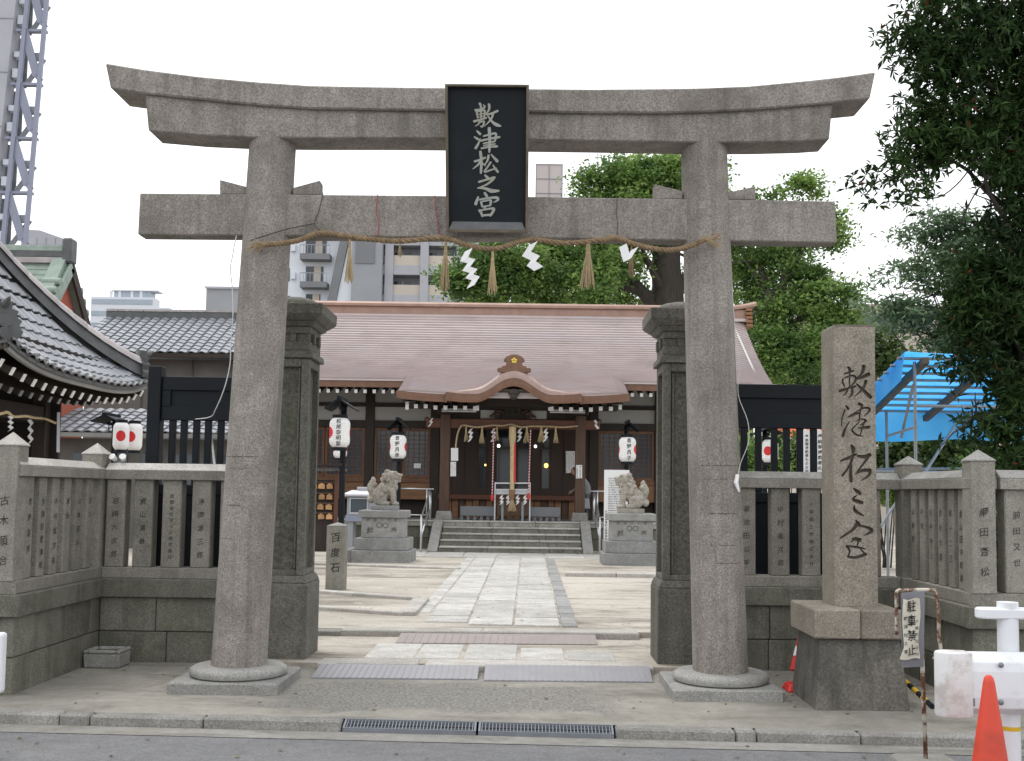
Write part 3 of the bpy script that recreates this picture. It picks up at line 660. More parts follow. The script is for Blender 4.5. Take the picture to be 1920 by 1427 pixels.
# name board on the torii
YT, YB = 8.30, 8.60
pl = thing('name_plaque', 'black framed vertical name board with pale brushed characters on the torii', 'plaque', at(913, 436, YB))
TL, TR, BL, BR = at(834, 157, YT), at(992, 158.5, YT), at(836.5, 435.5, YB), at(990, 437.5, YB)
pr = (TR - TL).normalized(); pd = ((BL + BR) / 2 - (TL + TR) / 2).normalized(); pn = pd.cross(pr).normalized()
if pn.y > 0: pn = -pn
def pq(u, v, d=0.0):                                           # u, v in 0..1 over the board, d towards the viewer
    return (TL.lerp(TR, u)).lerp(BL.lerp(BR, u), v) + pn * d
def pbox(mm, u0, u1, v0, v1, d0, d1): return mm.hexa([pq(u0, v1, d0), pq(u1, v1, d0), pq(u1, v1, d1), pq(u0, v1, d1), pq(u0, v0, d0), pq(u1, v0, d0), pq(u1, v0, d1), pq(u0, v0, d1)])
pbox(M(), .03, .97, .02, .975, -.14, -.055).build('back_panel', 'plaque_black', pl)
for a in ((0, .032, 0, 1), (.968, 1, 0, 1), (.032, .968, 0, .016), (.032, .968, .978, 1)):
    pbox(M(), *a, -.13, 0).build('frame_board', 'plaque_frame', pl, bevel=.004)
mm = M(); mm.hexa([pq(.034, .977, -.054), pq(.966, .977, -.054), pq(.966, .977, -.004), pq(.034, .977, -.004), pq(.075, .925, -.054), pq(.925, .925, -.054), pq(.926, .926, -.05), pq(.074, .926, -.05)])
mm.build('ledge', 'plaque_ledge', pl)
for u in (.2, .8):
    mm = M(); mm.bar(pq(u, .1, -.08), pq(u, .1, -.08) + Vector((0, .5, 0)), .05, .05); mm.build('bracket', 'cable_dark', pl)
PLQ = [([(298, 262), (340, 256), (388, 238)], [18, 14, 16]), ([(310, 270), (316, 300), (324, 338)], [16, 13, 12]), ([(315, 279), (370, 264), (388, 270), (382, 328)], [11, 12, 16, 12]), ([(326, 302), (380, 292)], 8), ([(328, 326), (380, 316)], 8),
       ([(340, 200), (352, 230), (353, 345)], [20, 16, 13]), ([(374, 212), (392, 230)], [8, 15]), ([(286, 366), (345, 350), (405, 330)], [20, 14, 15]), ([(347, 352), (330, 388), (296, 412)], [17, 12, 4]),
       ([(350, 372), (380, 364), (374, 400), (358, 416), (344, 404)], [11, 15, 16, 12, 4]), ([(428, 206), (428, 255), (392, 308)], [22, 17, 5]), ([(408, 303), (460, 288), (510, 266)], [12, 15, 20]), ([(468, 285), (446, 345), (383, 412)], [19, 14, 4]), ([(414, 308), (455, 365), (500, 396), (538, 406)], [7, 17, 27, 12]),
       ([(312, 452), (346, 484)], [10, 24]), ([(288, 508), (326, 532)], [10, 22]), ([(300, 616), (326, 575), (346, 520)], [22, 17, 5]),
       ([(374, 502), (440, 484), (492, 478), (484, 548)], [13, 14, 19, 13]), ([(348, 545), (430, 525), (528, 508)], [17, 14, 20]), ([(374, 570), (430, 558), (484, 548)], [13, 12, 14]), ([(376, 590), (430, 580), (486, 572)], [10, 10, 13]), ([(354, 616), (430, 600), (506, 594)], [15, 14, 20]), ([(430, 426), (434, 520), (430, 650)], [27, 22, 18]),
       ([(290, 738), (340, 722), (394, 700)], [18, 15, 18]), ([(346, 645), (356, 740), (350, 848)], [24, 20, 20]), ([(350, 728), (322, 770), (274, 808)], [19, 15, 6]), ([(364, 752), (392, 772)], [9, 18]),
       ([(424, 678), (414, 725), (390, 764)], [19, 16, 5]), ([(446, 668), (480, 706), (508, 735)], [9, 19, 26]), ([(444, 742), (420, 780), (384, 834), (440, 818), (500, 798)], [18, 14, 15, 14, 10]), ([(464, 768), (488, 805), (512, 834)], [9, 16, 22]),
       ([(388, 864), (420, 894)], [14, 25]), ([(330, 930), (400, 908), (482, 884)], [18, 15, 22]), ([(474, 896), (410, 950), (318, 990)], [20, 15, 8]), ([(320, 986), (390, 990), (450, 1012), (524, 1010)], [11, 20, 32, 14]),
       ([(384, 1030), (408, 1064)], [18, 25]), ([(326, 1070), (312, 1105), (300, 1142)], [14, 20, 25]), ([(332, 1098), (420, 1080), (500, 1076), (512, 1096), (470, 1122)], [15, 15, 22, 18, 5]),
       ([(350, 1116), (366, 1168)], [19, 16]), ([(350, 1116), (430, 1100), (446, 1112), (436, 1155)], [12, 15, 20, 15]), ([(364, 1164), (438, 1150)], [12, 13]), ([(396, 1160), (374, 1196)], [13, 10]), ([(336, 1196), (354, 1225), (366, 1256)], [22, 19, 18]), ([(340, 1200), (440, 1180), (474, 1186), (440, 1250)], [14, 15, 22, 18]), ([(362, 1246), (448, 1238)], [16, 18])]
for a, b_ in ((0, 14), (14, 23), (23, 30), (30, 34), (34, 99)):
    mm = M(); brush(mm, [(p_, [q * 1.22 for q in (w_ if isinstance(w_, (list, tuple)) else [w_] * len(p_))]) for p_, w_ in PLQ[a:b_]], lambda x, y: pq((x - 22) / 778, (y - 30) / 1380, -.055), pn); mm.build('character', 'gold_letter', pl, recalc=False)['kind'] = 'stuff'

# ------------------------------------------------------------------ straw rope on the torii, tassels and paper streamers
def smooth_path(P, k=6):
    P = [Vector(p) for p in P]; Q = []
    for a in range(len(P) - 1):
        p0, p1, p2, p3 = P[max(a - 1, 0)], P[a], P[a + 1], P[min(a + 2, len(P) - 1)]
        for i in range(k):
            t = i / k; Q.append(0.5 * ((2 * p1) + (p2 - p0) * t + (2 * p0 - 5 * p1 + 4 * p2 - p3) * t * t + (3 * p1 - p0 - 3 * p2 + p3) * t ** 3))
    return Q + [P[-1]]
def twisted(mm, P, R, r, turns, strands=3, n=6):
    P = smooth_path(P, 10); k = len(P)
    for s in range(strands):
        Q = []
        for i, p in enumerate(P):
            t = (P[min(i + 1, k - 1)] - P[max(i - 1, 0)]).normalized(); a = Vector((0, 0, 1)) if abs(t.z) < .9 else Vector((0, 1, 0)); a = (a - t * a.dot(t)).normalized(); c = t.cross(a)
            q = 2 * PI * (turns * i / k + s / strands); Q.append(p + (a * math.cos(q) + c * math.sin(q)) * R)
        mm.tube(Q, r, n)
rp = [(492, 459, 8.62), (530, 456, 8.62), (562, 450, 8.68), (602, 437, 8.74), (650, 443, 8.74), (700, 449, 8.74), (755, 452, 8.74), (830, 446, 8.66), (880, 461, 8.64), (930, 466, 8.64), (975, 453, 8.66), (1000, 449, 8.7), (1060, 456, 8.74), (1130, 450, 8.74), (1155, 446, 8.74), (1200, 461, 8.72), (1250, 469, 8.68), (1290, 463, 8.63), (1322, 449, 8.62)]
rope = thing('straw_rope', 'twisted brown straw rope slung under the crossbeam between the two pillars', 'rope', at(907, 470, 8.7))
mm = M(); twisted(mm, [at(*p) for p in rp], .0135, .0125, 36); mm.build('twisted_rope', 'straw_old', rope, smooth=True, recalc=False)
mm = M()
for (px, py, d) in ((492, 459, -1), (1322, 449, 1)):
    for i in range(26):
        a = at(px, py, 8.63) + Vector((random.uniform(-.02, .02), 0, random.uniform(-.02, .02)))
        b_ = a + Vector((d * random.uniform(.05, .16), random.uniform(-.03, .01), random.uniform(-.07, .06) - .02)); mm.tube([a, (a + b_) / 2 + Vector((0, 0, .012)), b_], [.004, .003, .001], 4)
mm.build('frayed_ends', 'straw', rope, recalc=False)['kind'] = 'stuff'
def tassel_mesh(mm, top, L, w, n=22, tie=.25):
    top = Vector(top)
    for i in range(n):
        q = 2 * PI * i / n + random.uniform(-.2, .2); s = w * math.sqrt(random.uniform(.08, 1))
        e = top + Vector((math.cos(q) * s, math.sin(q) * s * .7, -L * random.uniform(.88, 1.06)))
        k = top + Vector((math.cos(q) * w * .18, math.sin(q) * w * .15, -L * tie))
        mm.tube([top + Vector((math.cos(q) * w * .12, math.sin(q) * w * .12, 0)), k, e], [w * .1, w * .12, w * .06], 4)
    mm.lathe([(w * .3, top.z - L * tie - .012), (w * .34, top.z - L * tie), (w * .3, top.z - L * tie + .012)], (top.x, top.y), 8)
def tassel(px, y0, y1, Y, wpx, label, mat='straw', grp='straw tassels on the torii rope'):
    a = at(px, y0, Y); L = (y1 - y0) * Y / FPX; mm = M(); tassel_mesh(mm, a, L, wpx * Y / FPX / 2)
    o = mm.build('straw_tassel', mat, recalc=False); tag(o, label, 'tassel', grp)
tassel(656, 449, 532, 8.74, 20, 'thin pale straw tassel on the torii rope nearest the left pillar')
tassel(750, 453, 482, 8.74, 9, 'short dark stub of a straw tassel under the torii crossbeam')
tassel(836, 449, 543, 8.66, 22, 'long straw tassel on the torii rope beneath the plaque\'s left edge')
tassel(924, 467, 552, 8.64, 20, 'lowest hanging straw tassel on the torii rope beneath the plaque')
tassel(1103, 456, 541, 8.74, 32, 'fullest fan shaped straw tassel on the torii rope')
tassel(1184, 462, 520, 8.7, 14, 'sparse straggly straw tassel beside the folded V shaped paper', 'straw_old')
def shide_mesh(mm, pts, wpx, Y, Yd=.0):
    """zigzag paper: pts are the fold points (px), each leaf a thin slanting parallelogram"""
    for i in range(len(pts) - 1):
        (x0, y0), (x1, y1) = pts[i], pts[i + 1]; yy = Y - .008 * i
        a, b_, c, d = at(x0 - wpx / 2, y0 + wpx * .25, yy), at(x0 + wpx / 2, y0 - wpx * .25, yy - .006), at(x1 + wpx / 2, y1 - wpx * .25, yy - .006), at(x1 - wpx / 2, y1 + wpx * .25, yy)
        mm.ext([a, b_, c, d], (0, .0015, 0))
def shide(pts, wpx, Y, label, grp=None):
    mm = M(); shide_mesh(mm, pts, wpx, Y); o = mm.build('paper_streamer', 'paper_white', recalc=False); tag(o, label, 'paper streamer', grp); return o
G_ = 'zigzag papers on the torii rope'
shide([(879, 468), (870, 486), (884, 490), (874, 504), (888, 508), (880, 518), (892, 522), (882, 538)], 15, 8.63, 'long white zigzag paper with four folds beneath the plaque', G_)
shide([(1000, 456), (987, 476), (1004, 484), (996, 494), (1010, 504)], 17, 8.68, 'white zigzag paper hanging below the plaque\'s bottom right corner', G_)
shide([(1168, 460), (1176, 488), (1190, 466)], 14, 8.7, 'white paper folded in a V near the right pillar', G_)
def cord(name, pts, r, mat, label, cat, kind=None, n=5):
    mm = M(); mm.tube(smooth_path([at(*p) for p in pts], 4), r, n); o = mm.build(name, mat, recalc=False, smooth=True); tag(o, label, cat); return o
cord('red_cord', [(708, 364, 8.77), (706, 395, 8.772), (710, 420, 8.774), (708, 444, 8.776)], .0035, 'cord_red', 'red string tied round the crossbeam, midway from left pillar to plaque', 'string')
cord('red_cord', [(815, 365, 8.77), (818, 400, 8.77), (822, 425, 8.772), (823, 445, 8.776)], .003, 'cord_red', 'red string tied round the crossbeam close against the plaque', 'string')
cord('tie_cord', [(1157, 370, 8.77), (1156, 400, 8.77), (1158, 420, 8.772), (1156, 447, 8.776)], .0035, 'cable_dark', 'dark string tied round the crossbeam right of the plaque', 'string')
cord('tie_cord', [(606, 362, 8.775), (598, 395, 8.77), (590, 420, 8.765), (606, 436, 8.735)], .004, 'cable_dark', 'dark slack string holding the rope\'s left rise to the crossbeam', 'string')
cord('tie_cord', [(470, 451, 8.655), (500, 441, 8.65), (545, 428, 8.72), (590, 419, 8.765)], .005, 'cable_dark', 'dark cord running from the left pillar up to the crossbeam', 'cord')
cord('tie_cord', [(1300, 462, 8.66), (1330, 449, 8.655), (1355, 438, 8.72), (1368, 430, 8.8)], .004, 'cord_red', 'reddish cord wound round the right pillar at the rope end', 'cord')
cord('hanging_cable', [(452, 384, 8.80), (449, 420, 8.80), (441, 452, 8.80), (436, 480, 8.8), (432, 505, 8.8), (436, 545, 8.8), (437, 590, 8.8), (433, 640, 8.8), (431, 685, 8.8), (420, 730, 8.82), (404, 768, 8.9), (394, 782, 9.2), (366, 786, 10.4)], .0045, 'cable_white', 'pale cable drooping from the crossbeam to the left black gate wing', 'cable')
cord('hanging_cable', [(1369, 420, 8.80), (1369, 470, 8.80), (1374, 560, 8.8), (1380, 640, 8.8), (1386, 690, 8.8), (1384, 740, 8.8), (1402, 790, 8.78), (1403, 830, 8.78), (1388, 870, 8.74), (1384, 895, 8.7)], .003, 'cable_white', 'pale cable hanging loosely down beside the right pillar', 'cable')
mm = M(); mm.tube([at(1383, 890, 8.7), at(1380, 905, 8.69), at(1386, 922, 8.69)], [.016, .02, .008], 6); tag(mm.build('taped_plug', 'paper_white'), 'white taped end of the cable beside the right pillar', 'plug')

# ================================================================== stone gate posts behind the torii
def gatepost(xa, xb, y0, label, cx_in):
    t = thing('stone_gatepost', label, 'gatepost', ((xa + xb) / 2, y0 + .25, 0), 'stone gateposts behind the torii')
    def sq(mm, e, z0, z1, e2=None):
        e2 = e if e2 is None else e2
        return mm.frus(xa - e, xb + e, y0 - e, y0 + .5 + e, z0, xa - e2, xb + e2, y0 - e2, y0 + .5 + e2, z1)
    mm = M(); sq(mm, .045, -.02, .74); sq(mm, .045, .741, .81, .012); mm.build('plinth', 'stone_gatepost', t, bevel=.01)
    mm = M()
    mm.box(xa + .05, xb - .05, y0 + .05, y0 + .45, .8, 2.85)
    mm.build('shaft_core', 'stone_rough', t)
    mm = M()                                                    # raised borders round the rough panels
    for (a, b_, c, d) in ((xa, xa + .075, y0, y0 + .06), (xb - .075, xb, y0, y0 + .06), (xa, xa + .075, y0 + .44, y0 + .5), (xb - .075, xb, y0 + .44, y0 + .5)):
        mm.box(a, b_, c, d, .81, 2.84)
    for zz in ((.81, .86), (2.76, 2.84)):
        mm.box(xa + .076, xb - .076, y0, y0 + .06, *zz); mm.box(xa + .076, xb - .076, y0 + .44, y0 + .5, *zz)
        mm.box(xa, xa + .06, y0 + .061, y0 + .439, *zz); mm.box(xb - .06, xb, y0 + .061, y0 + .439, *zz)
    for s in (0, 1):                                           # inner fillet
        xx = xa + .085 if s == 0 else xb - .105
        mm.box(xx, xx + .02, y0 + .022, y0 + .049, .87, 2.75)
    mm.build('panel_border', 'stone_gatepost', t, bevel=.006)
    mm = M(); sq(mm, .035, 2.842, 2.90, .03); sq(mm, .03, 2.90, 2.915, 0.0); mm.build('band', 'stone_gatepost', t, bevel=.006)
    mm = M(); sq(mm, .0, 2.916, 3.0); sq(mm, -.02, 3.0, 3.075); sq(mm, .0, 3.075, 3.14)
    n = 3; wdt = (xb - xa) / n
    for i in range(n + 1):
        xx = xa + wdt * i
        mm.box(max(xa, xx - .03), min(xb, xx + .03), y0 - .002, y0 + .03, 3.001, 3.074)
    for yy in (y0 + .1, y0 + .34):
        mm.box(xa - .022, xa + .03, yy, yy + .07, 2.99, 3.09); mm.box(xb - .03, xb + .022, yy, yy + .07, 2.99, 3.09)
    mm.build('frieze', 'stone_gatepost', t, bevel=.004)
    mm = M(); sq(mm, .02, 3.141, 3.17, .05); sq(mm, .05, 3.17, 3.19, .06); sq(mm, .07, 3.19, 3.24, .13); sq(mm, .13, 3.24, 3.345, .135); mm.build('cornice', 'stone_gatepost', t, bevel=.008)
    mm = M(); V = []; k = 20
    for i in range(7):
        a = i / 6 * PI / 2; r = math.cos(a)
        for j in range(k):
            q = 2 * PI * j / k; cs, sn = math.cos(q), math.sin(q); e = (abs(cs) ** 4 + abs(sn) ** 4) ** -.25
            V.append(((xa + xb) / 2 + .31 * max(r, .02) * cs * e, y0 + .25 + .31 * max(r, .02) * sn * e, 3.345 + .11 * math.sin(a)))
    mm.add(V, [(i * k + j, i * k + (j + 1) % k, (i + 1) * k + (j + 1) % k, (i + 1) * k + j) for i in range(6) for j in range(k)] + [tuple(6 * k + j for j in range(k))])
    mm.build('dome_cap', 'stone_gatepost', t, smooth='auto')
gatepost(-2.56, -2.07, 9.97, 'dark stone gatepost with moulded cap behind the left torii pillar', -2.07)
gatepost(1.255, 1.745, 9.97, 'dark stone gatepost with moulded cap behind the right torii pillar', 1.255)

# ================================================================== stone picket fences either side
Z_ = dict(c1=.28, c2=.595, led=.765, br=.865, rb=1.68, rs=1.765, rt=1.835)
CAPMAT = 'kerb_pale'  # left coping and post tops: sky brightness put into a paler stone colour
def run(t, A, B, nrm, pick, pw=.17, texts=(), first=0.0, block=.62, dz=0.0, skip_blocks=False):
    """a straight run: A -> B along the outer face, nrm points outwards"""
    A, B = Vector((*A, 0)), Vector((*B, 0)); d = B - A; L = d.length; d.normalize(); nn = Vector((*nrm, 0)); R = Matrix((d, nn, Vector((0, 0, 1)))).transposed()
    def ob(u0, u1, o0, o1, z0, z1):  # along, inward offset from the face, height
        c = A + d * (u0 + u1) / 2 - nn * (o0 + o1) / 2 + Vector((0, 0, (z0 + z1) / 2)); return M().obox(c + Vector((0, 0, dz)), (u1 - u0, abs(o1 - o0), z1 - z0), mat=R)
    if not skip_blocks:
        for k, (z0, z1) in enumerate(((-.03, Z_['c1']), (Z_['c1'], Z_['c2']))):
            u = -random.uniform(0, .3) * k
            while u < L - .02:
                e = u + block * random.uniform(.75, 1.25)
                if L - e < .2: e = L
                a = max(u, 0)
                ob(a + .003, e - .003, random.uniform(0, .006), .25, z0 + .003, z1 - .003).build('stone_block', 'granite_wall', t, bevel=.008); u = e
    k = max(1, round(L / 1.5))
    for i in range(k):
        ob(L * i / k + .002, L * (i + 1) / k - .002, -.05, .27, Z_['c2'], Z_['led']).build('ledge_stone', 'granite_wall', t, bevel=.008)
        ob(L * i / k + .002, L * (i + 1) / k - .002, .0, .22, Z_['led'], Z_['br']).build('bottom_rail', 'granite_fence', t, bevel=.006)
    # coping rail with a ridged top
    mm = M(); o0, o1 = 0.0, .22
    ob(0, L, o0, o1, Z_['rb'], Z_['rs']).build('top_rail', 'granite_fence', t, bevel=.004)
    sec = [(o0 + .004, Z_['rs'] + .001), (o0 + .004, Z_['rs'] + .008), ((o0 + o1) / 2 - .02, Z_['rt']), ((o0 + o1) / 2 + .02, Z_['rt']), (o1 - .004, Z_['rs'] + .008), (o1 - .004, Z_['rs'] + .001)]
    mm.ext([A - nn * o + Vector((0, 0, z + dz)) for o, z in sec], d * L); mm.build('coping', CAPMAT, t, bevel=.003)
    for i, u in enumerate(pick):
        p = ob(u - pw / 2, u + pw / 2, .035, .185, Z_['br'], Z_['rb'] + .003).build('picket', 'granite_fence', t, bevel=.008)
        if i < len(texts) and texts[i]:
            mm = M(); tx = texts[i]; sz = .062 if len(tx) < 7 else .042
            org = A + d * u - nn * .035 + Vector((0, 0, Z_['rb'] - .2 if len(tx) < 7 else Z_['rb'] - .15)); pit = min(.125, .62 / len(tx))
            rgt = d if d.x > .5 else (d if nn.x < -.5 else d)
            if nn.dot(Vector((0, 0, -1)).cross(rgt)) < 0: rgt = -rgt
            write(mm, tx, org, rgt, (0, 0, -1), sz, pit, nrm=nn); mm.build('lettering', 'ink_worn', p, recalc=False)['kind'] = 'stuff'
def fpost(t, x0, x1, y0, y1, shoulder, apex, z0=Z_['br'], text=None, tsize=.075, tz=1.62, pitch=.19):
    p = M().box(x0, x1, y0, y1, z0, shoulder - .012).build('post', 'granite_fence', t, bevel=.004)
    c = ((x0 + x1) / 2, (y0 + y1) / 2, apex); e = .006
    q = lambda z: [(x0 - e, y0 - e, z), (x1 + e, y0 - e, z), (x1 + e, y1 + e, z), (x0 - e, y1 + e, z)]
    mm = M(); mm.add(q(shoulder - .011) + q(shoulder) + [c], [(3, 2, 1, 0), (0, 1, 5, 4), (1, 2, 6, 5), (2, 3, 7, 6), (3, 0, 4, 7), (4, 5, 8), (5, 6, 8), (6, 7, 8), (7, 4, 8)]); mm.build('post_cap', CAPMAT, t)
    if text:
        mm = M(); write(mm, text, ((x0 + x1) / 2, y0, tz), (1, 0, 0), (0, 0, -1), tsize, pitch, nrm=(0, -1, 0)); mm.build('lettering', 'ink_worn', p, recalc=False)['kind'] = 'stuff'
XL, YFL, YBK = -3.95, 8.33, 9.97
lf = thing('stone_fence', 'inscribed granite picket fence on a block wall, by the tiled pavilion', 'stone fence', (XL, 9.2, 0), 'stone picket fences beside the torii')
pk = [X((a + b2) / 2, 980, YBK + .03) - XL - .0 for a, b2 in ((197, 233), (250, 284), (303, 338), (357, 395))]
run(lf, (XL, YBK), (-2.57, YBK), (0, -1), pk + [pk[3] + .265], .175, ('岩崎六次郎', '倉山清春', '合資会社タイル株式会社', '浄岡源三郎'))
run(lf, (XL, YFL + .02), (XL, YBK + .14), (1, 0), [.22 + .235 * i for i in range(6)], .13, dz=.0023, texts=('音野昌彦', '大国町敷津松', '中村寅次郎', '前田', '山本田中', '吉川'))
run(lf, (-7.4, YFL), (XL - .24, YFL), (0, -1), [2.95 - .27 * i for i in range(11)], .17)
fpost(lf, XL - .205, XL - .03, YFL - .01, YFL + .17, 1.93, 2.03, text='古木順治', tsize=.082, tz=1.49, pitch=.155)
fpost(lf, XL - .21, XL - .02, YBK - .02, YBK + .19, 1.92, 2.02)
for z0, z1 in ((-.03, Z_['c1']), (Z_['c1'], Z_['c2'])):
    M().box(XL - .238, XL - .002, YFL - .003, YFL + .25, z0 + .003, z1 - .003).build('stone_block', 'granite_wall', lf, bevel=.008)
M().box(XL - .25, XL + .052, YFL - .055, YFL + .018, Z_['c2'], Z_['led'] + .002).build('ledge_stone', 'granite_wall', lf, bevel=.008)
M().box(XL - .25, XL, YFL - .002, YFL + .018, Z_['led'] + .001, Z_['br'] - .001).build('bottom_rail', 'granite_fence', lf, bevel=.004)
M().box(XL - .236, XL - .26 + .02, YFL, YFL + .2, Z_['led'] + .003, Z_['br'] - .002).build('bottom_rail', 'granite_fence', lf)
CAPMAT = 'granite_base'
XR, YFR = 3.475, 8.40
rf = thing('stone_fence', 'inscribed granite picket fence on a block wall, behind the tall monument', 'stone fence', (XR, 9.2, 0), 'stone picket fences beside the torii')
pk = [X((a + b2) / 2, 980, YBK + .03) - 1.75 for a, b2 in ((1382, 1418), (1447, 1480), (1505, 1538), (1562, 1597), (1618, 1652))]
run(rf, (1.75, YBK), (XR, YBK), (0, -1), pk, .17, ('菊池田公平', '中村寅次郎', '小岸組土木株式会社', '', ''))
run(rf, (XR, YBK + .14), (XR, YFR + .02), (-1, 0), [.36 + .215 * i for i in range(6)], .125, dz=.0023, texts=('山本田', '中村', '氏子中上', '吉川大国', '第一二三', '倉山田中町組'))
run(rf, (XR + .24, YFR), (7.4, YFR), (0, -1), [X(1905, 980, YFR) - XR - .22 + .29 * i for i in range(12)], .18, ('前田又世', '音野', '中村', '山本'))
fpost(rf, XR + .005, XR + .195, YFR - .01, YFR + .17, 1.91, 1.995, text='綱田音松', tsize=.075, tz=1.50, pitch=.155)
fpost(rf, XR + .01, XR + .2, YBK - .02, YBK + .19, 1.92, 2.0)
for z0, z1 in ((-.03, Z_['c1']), (Z_['c1'], Z_['c2'])):
    M().box(XR + .002, XR + .238, YFR - .003, YFR + .25, z0 + .003, z1 - .003).build('stone_block', 'granite_wall', rf, bevel=.008)
M().box(XR - .052, XR + .25, YFR - .055, YFR + .018, Z_['c2'], Z_['led'] + .002).build('ledge_stone', 'granite_wall', rf, bevel=.008)
M().box(XR, XR + .25, YFR - .002, YFR + .018, Z_['led'] + .001, Z_['br'] - .001).build('bottom_rail', 'granite_fence', rf, bevel=.004)
# stone trough in the left corner
t = thing('stone_trough', 'small hollowed granite trough on the pavement in the wall corner', 'trough', gnd(201, 1243))
x0, x1, y0, y1 = XL + .02, XL + .35, 9.58, 9.86; t.location = ((x0 + x1) / 2, y0, 0)
mm = M(); mm.frus(x0 + .01, x1 - .01, y0 + .01, y1, 0, x0, x1, y0, y1, .125)
for a in ((x0, x0 + .045, y0, y1), (x1 - .045, x1, y0, y1), (x0 + .046, x1 - .046, y0, y0 + .045), (x0 + .046, x1 - .046, y1 - .045, y1)): mm.box(*a, .126, .16)
mm.build('basin', 'granite_base', t, bevel=.012)

# ================================================================== black wooden gate wings
def gate_wing(x0, x1, post_left, label, bars):
    t = thing('gate_wing', label, 'gate', ((x0 + x1) / 2, 10.65, CT), 'black gate wings behind the stone fence')
    Y = 10.62; ps = .13
    pa, pb = (x0, x0 + ps) if post_left else (x1 - ps, x1)
    M().box(pa, pb, Y - .03, Y + .11, CT, 2.82 if post_left else 2.80).build('post', 'black_paint', t, bevel=.006)
    a, b_ = (pb + .003, x1) if post_left else (x0, pa - .003)
    M().box(a, b_, Y, Y + .07, 2.58, 2.72).build('rail', 'black_paint', t, bevel=.006)
    M().box(a, b_, Y + .025, Y + .05, 2.42, 2.58).build('panel', 'black_paint', t)
    M().box(a, b_, Y, Y + .07, 2.28, 2.42).build('rail', 'black_paint', t, bevel=.006)
    for e in (0, .06): pass
    M().box(a, a + .09, Y + .001, Y + .069, 2.42, 2.58).build('stile', 'black_paint', t, bevel=.004); M().box(b_ - .09, b_, Y + .001, Y + .069, 2.42, 2.58).build('stile', 'black_paint', t, bevel=.004)
    for px in bars:
        xx = X(px, 830, Y); M().box(xx - .032, xx + .032, Y + .01, Y + .06, 1.64, 2.28).build('bar', 'black_paint', t, bevel=.004)
    M().box(a, b_, Y, Y + .07, 1.54, 1.64).build('rail', 'black_paint', t, bevel=.006)
    M().box(a, b_, Y + .02, Y + .05, .3, 1.54).build('panel', 'black_paint', t)
    M().box(a, b_, Y, Y + .07, .2, .3).build('rail', 'black_paint', t, bevel=.006)
    return t
gate_wing(X(276, 800, 10.62), -2.5, True, 'black slatted gate wing behind the stone fence, by the red-sun lantern pair', (321, 342.5, 366, 388, 412, 434))
gate_wing(1.72, X(1600, 800, 10.62), False, 'black slatted gate wing between the right gatepost and tall monument', (1396, 1423, 1453, 1476, 1501, 1527, 1552))

# ================================================================== inscribed monument
mo = thing('stone_monument', 'tall square granite pillar carved with the shrine name on a flared base', 'monument', (2.55, 8.55, 0))
BX0, BX1, BY0, BY1 = 2.19, 2.905, 8.16, 8.92
mm = M(); mm.frus(BX0, BX1, BY0, BY1, -.02, BX0 + .05, BX1 - .06, BY0 + .05, BY1 - .05, .532); mm.build('flared_base', 'stone_monument_base', mo, bevel=.012)
for a, b_ in ((BX0 - .01, 2.53), (2.534, 2.86)):
    M().box(a, b_, BY0 - .01, BY1 - .02, .533, .752).build('pedestal_block', 'granite_monument', mo, bevel=.01)
SX0, SX1, SY0, SY1 = X(1563.5, 900, 8.42), X(1644, 900, 8.42), 8.42, 8.77
SZ1 = Z(1600, 608, 8.42)
mm = M(); mm.frus(SX0, SX1, SY0, SY1, .753, SX0 + .004, SX1 - .006, SY0, SY1, SZ1 - .02); mm.frus(SX0 + .004, SX1 - .006, SY0, SY1, SZ1 - .019, SX0 + .02, SX1 - .02, SY0 + .02, SY1 - .02, SZ1)
shaft = mm.build('shaft', ['granite_monument', 'carve_shade_dirt'], mo)
A6 = lambda x, y: (1540 + x / 5.49, 600 + y / 5.49)
A7 = lambda x, y: (1540 + x / 4.92, 840 + y / 4.92)
MON = []
def mon(fn, k, pts, wd): MON.append(([fn(*p) for p in pts], [1.62 * q / k for q in (wd if isinstance(wd, (list, tuple)) else [wd] * len(pts))]))
S6 = [([(272, 480), (294, 510), (292, 548)], [12, 26, 14]), ([(234, 555), (285, 540), (334, 522)], [12, 18, 14]), ([(226, 600), (220, 640), (242, 690)], [12, 16, 10]), ([(240, 596), (320, 572), (358, 600), (330, 655), (282, 690)], [14, 16, 22, 16, 6]), ([(292, 540), (290, 620), (292, 692)], [14, 13, 12]),
      ([(188, 732), (270, 706), (352, 682)], [26, 18, 18]), ([(272, 716), (252, 755), (216, 784)], [18, 14, 4]), ([(318, 700), (314, 765), (282, 798)], [24, 22, 8]), ([(438, 474), (420, 545), (366, 596)], [34, 24, 6]), ([(366, 610), (425, 588), (492, 556)], [16, 26, 34]), ([(460, 626), (430, 705), (340, 790)], [28, 20, 6]), ([(360, 656), (420, 712), (510, 798)], [12, 26, 34]),
      ([(254, 882), (278, 916)], [14, 26]), ([(244, 925), (214, 1010), (210, 1095)], [16, 12, 12]), ([(290, 1046), (246, 1120), (222, 1196)], [8, 18, 30]), ([(272, 1002), (330, 975), (384, 958)], [12, 24, 18]), ([(386, 862), (420, 885), (402, 930), (388, 1040)], [30, 24, 16, 14]), ([(330, 962), (420, 912), (480, 906), (498, 932), (440, 992)], [8, 15, 20, 22, 8]),
      ([(350, 1048), (410, 1020), (460, 1038), (400, 1085)], [6, 12, 22, 12]), ([(390, 1050), (330, 1110), (318, 1140), (370, 1186), (432, 1196)], [10, 14, 16, 18, 8]), ([(376, 1112), (430, 1108), (494, 1104)], [10, 20, 30]), ([(448, 1040), (420, 1120), (398, 1190)], [16, 14, 10])]
for p_, w_ in S6: mon(A6, 5.49, p_, w_)
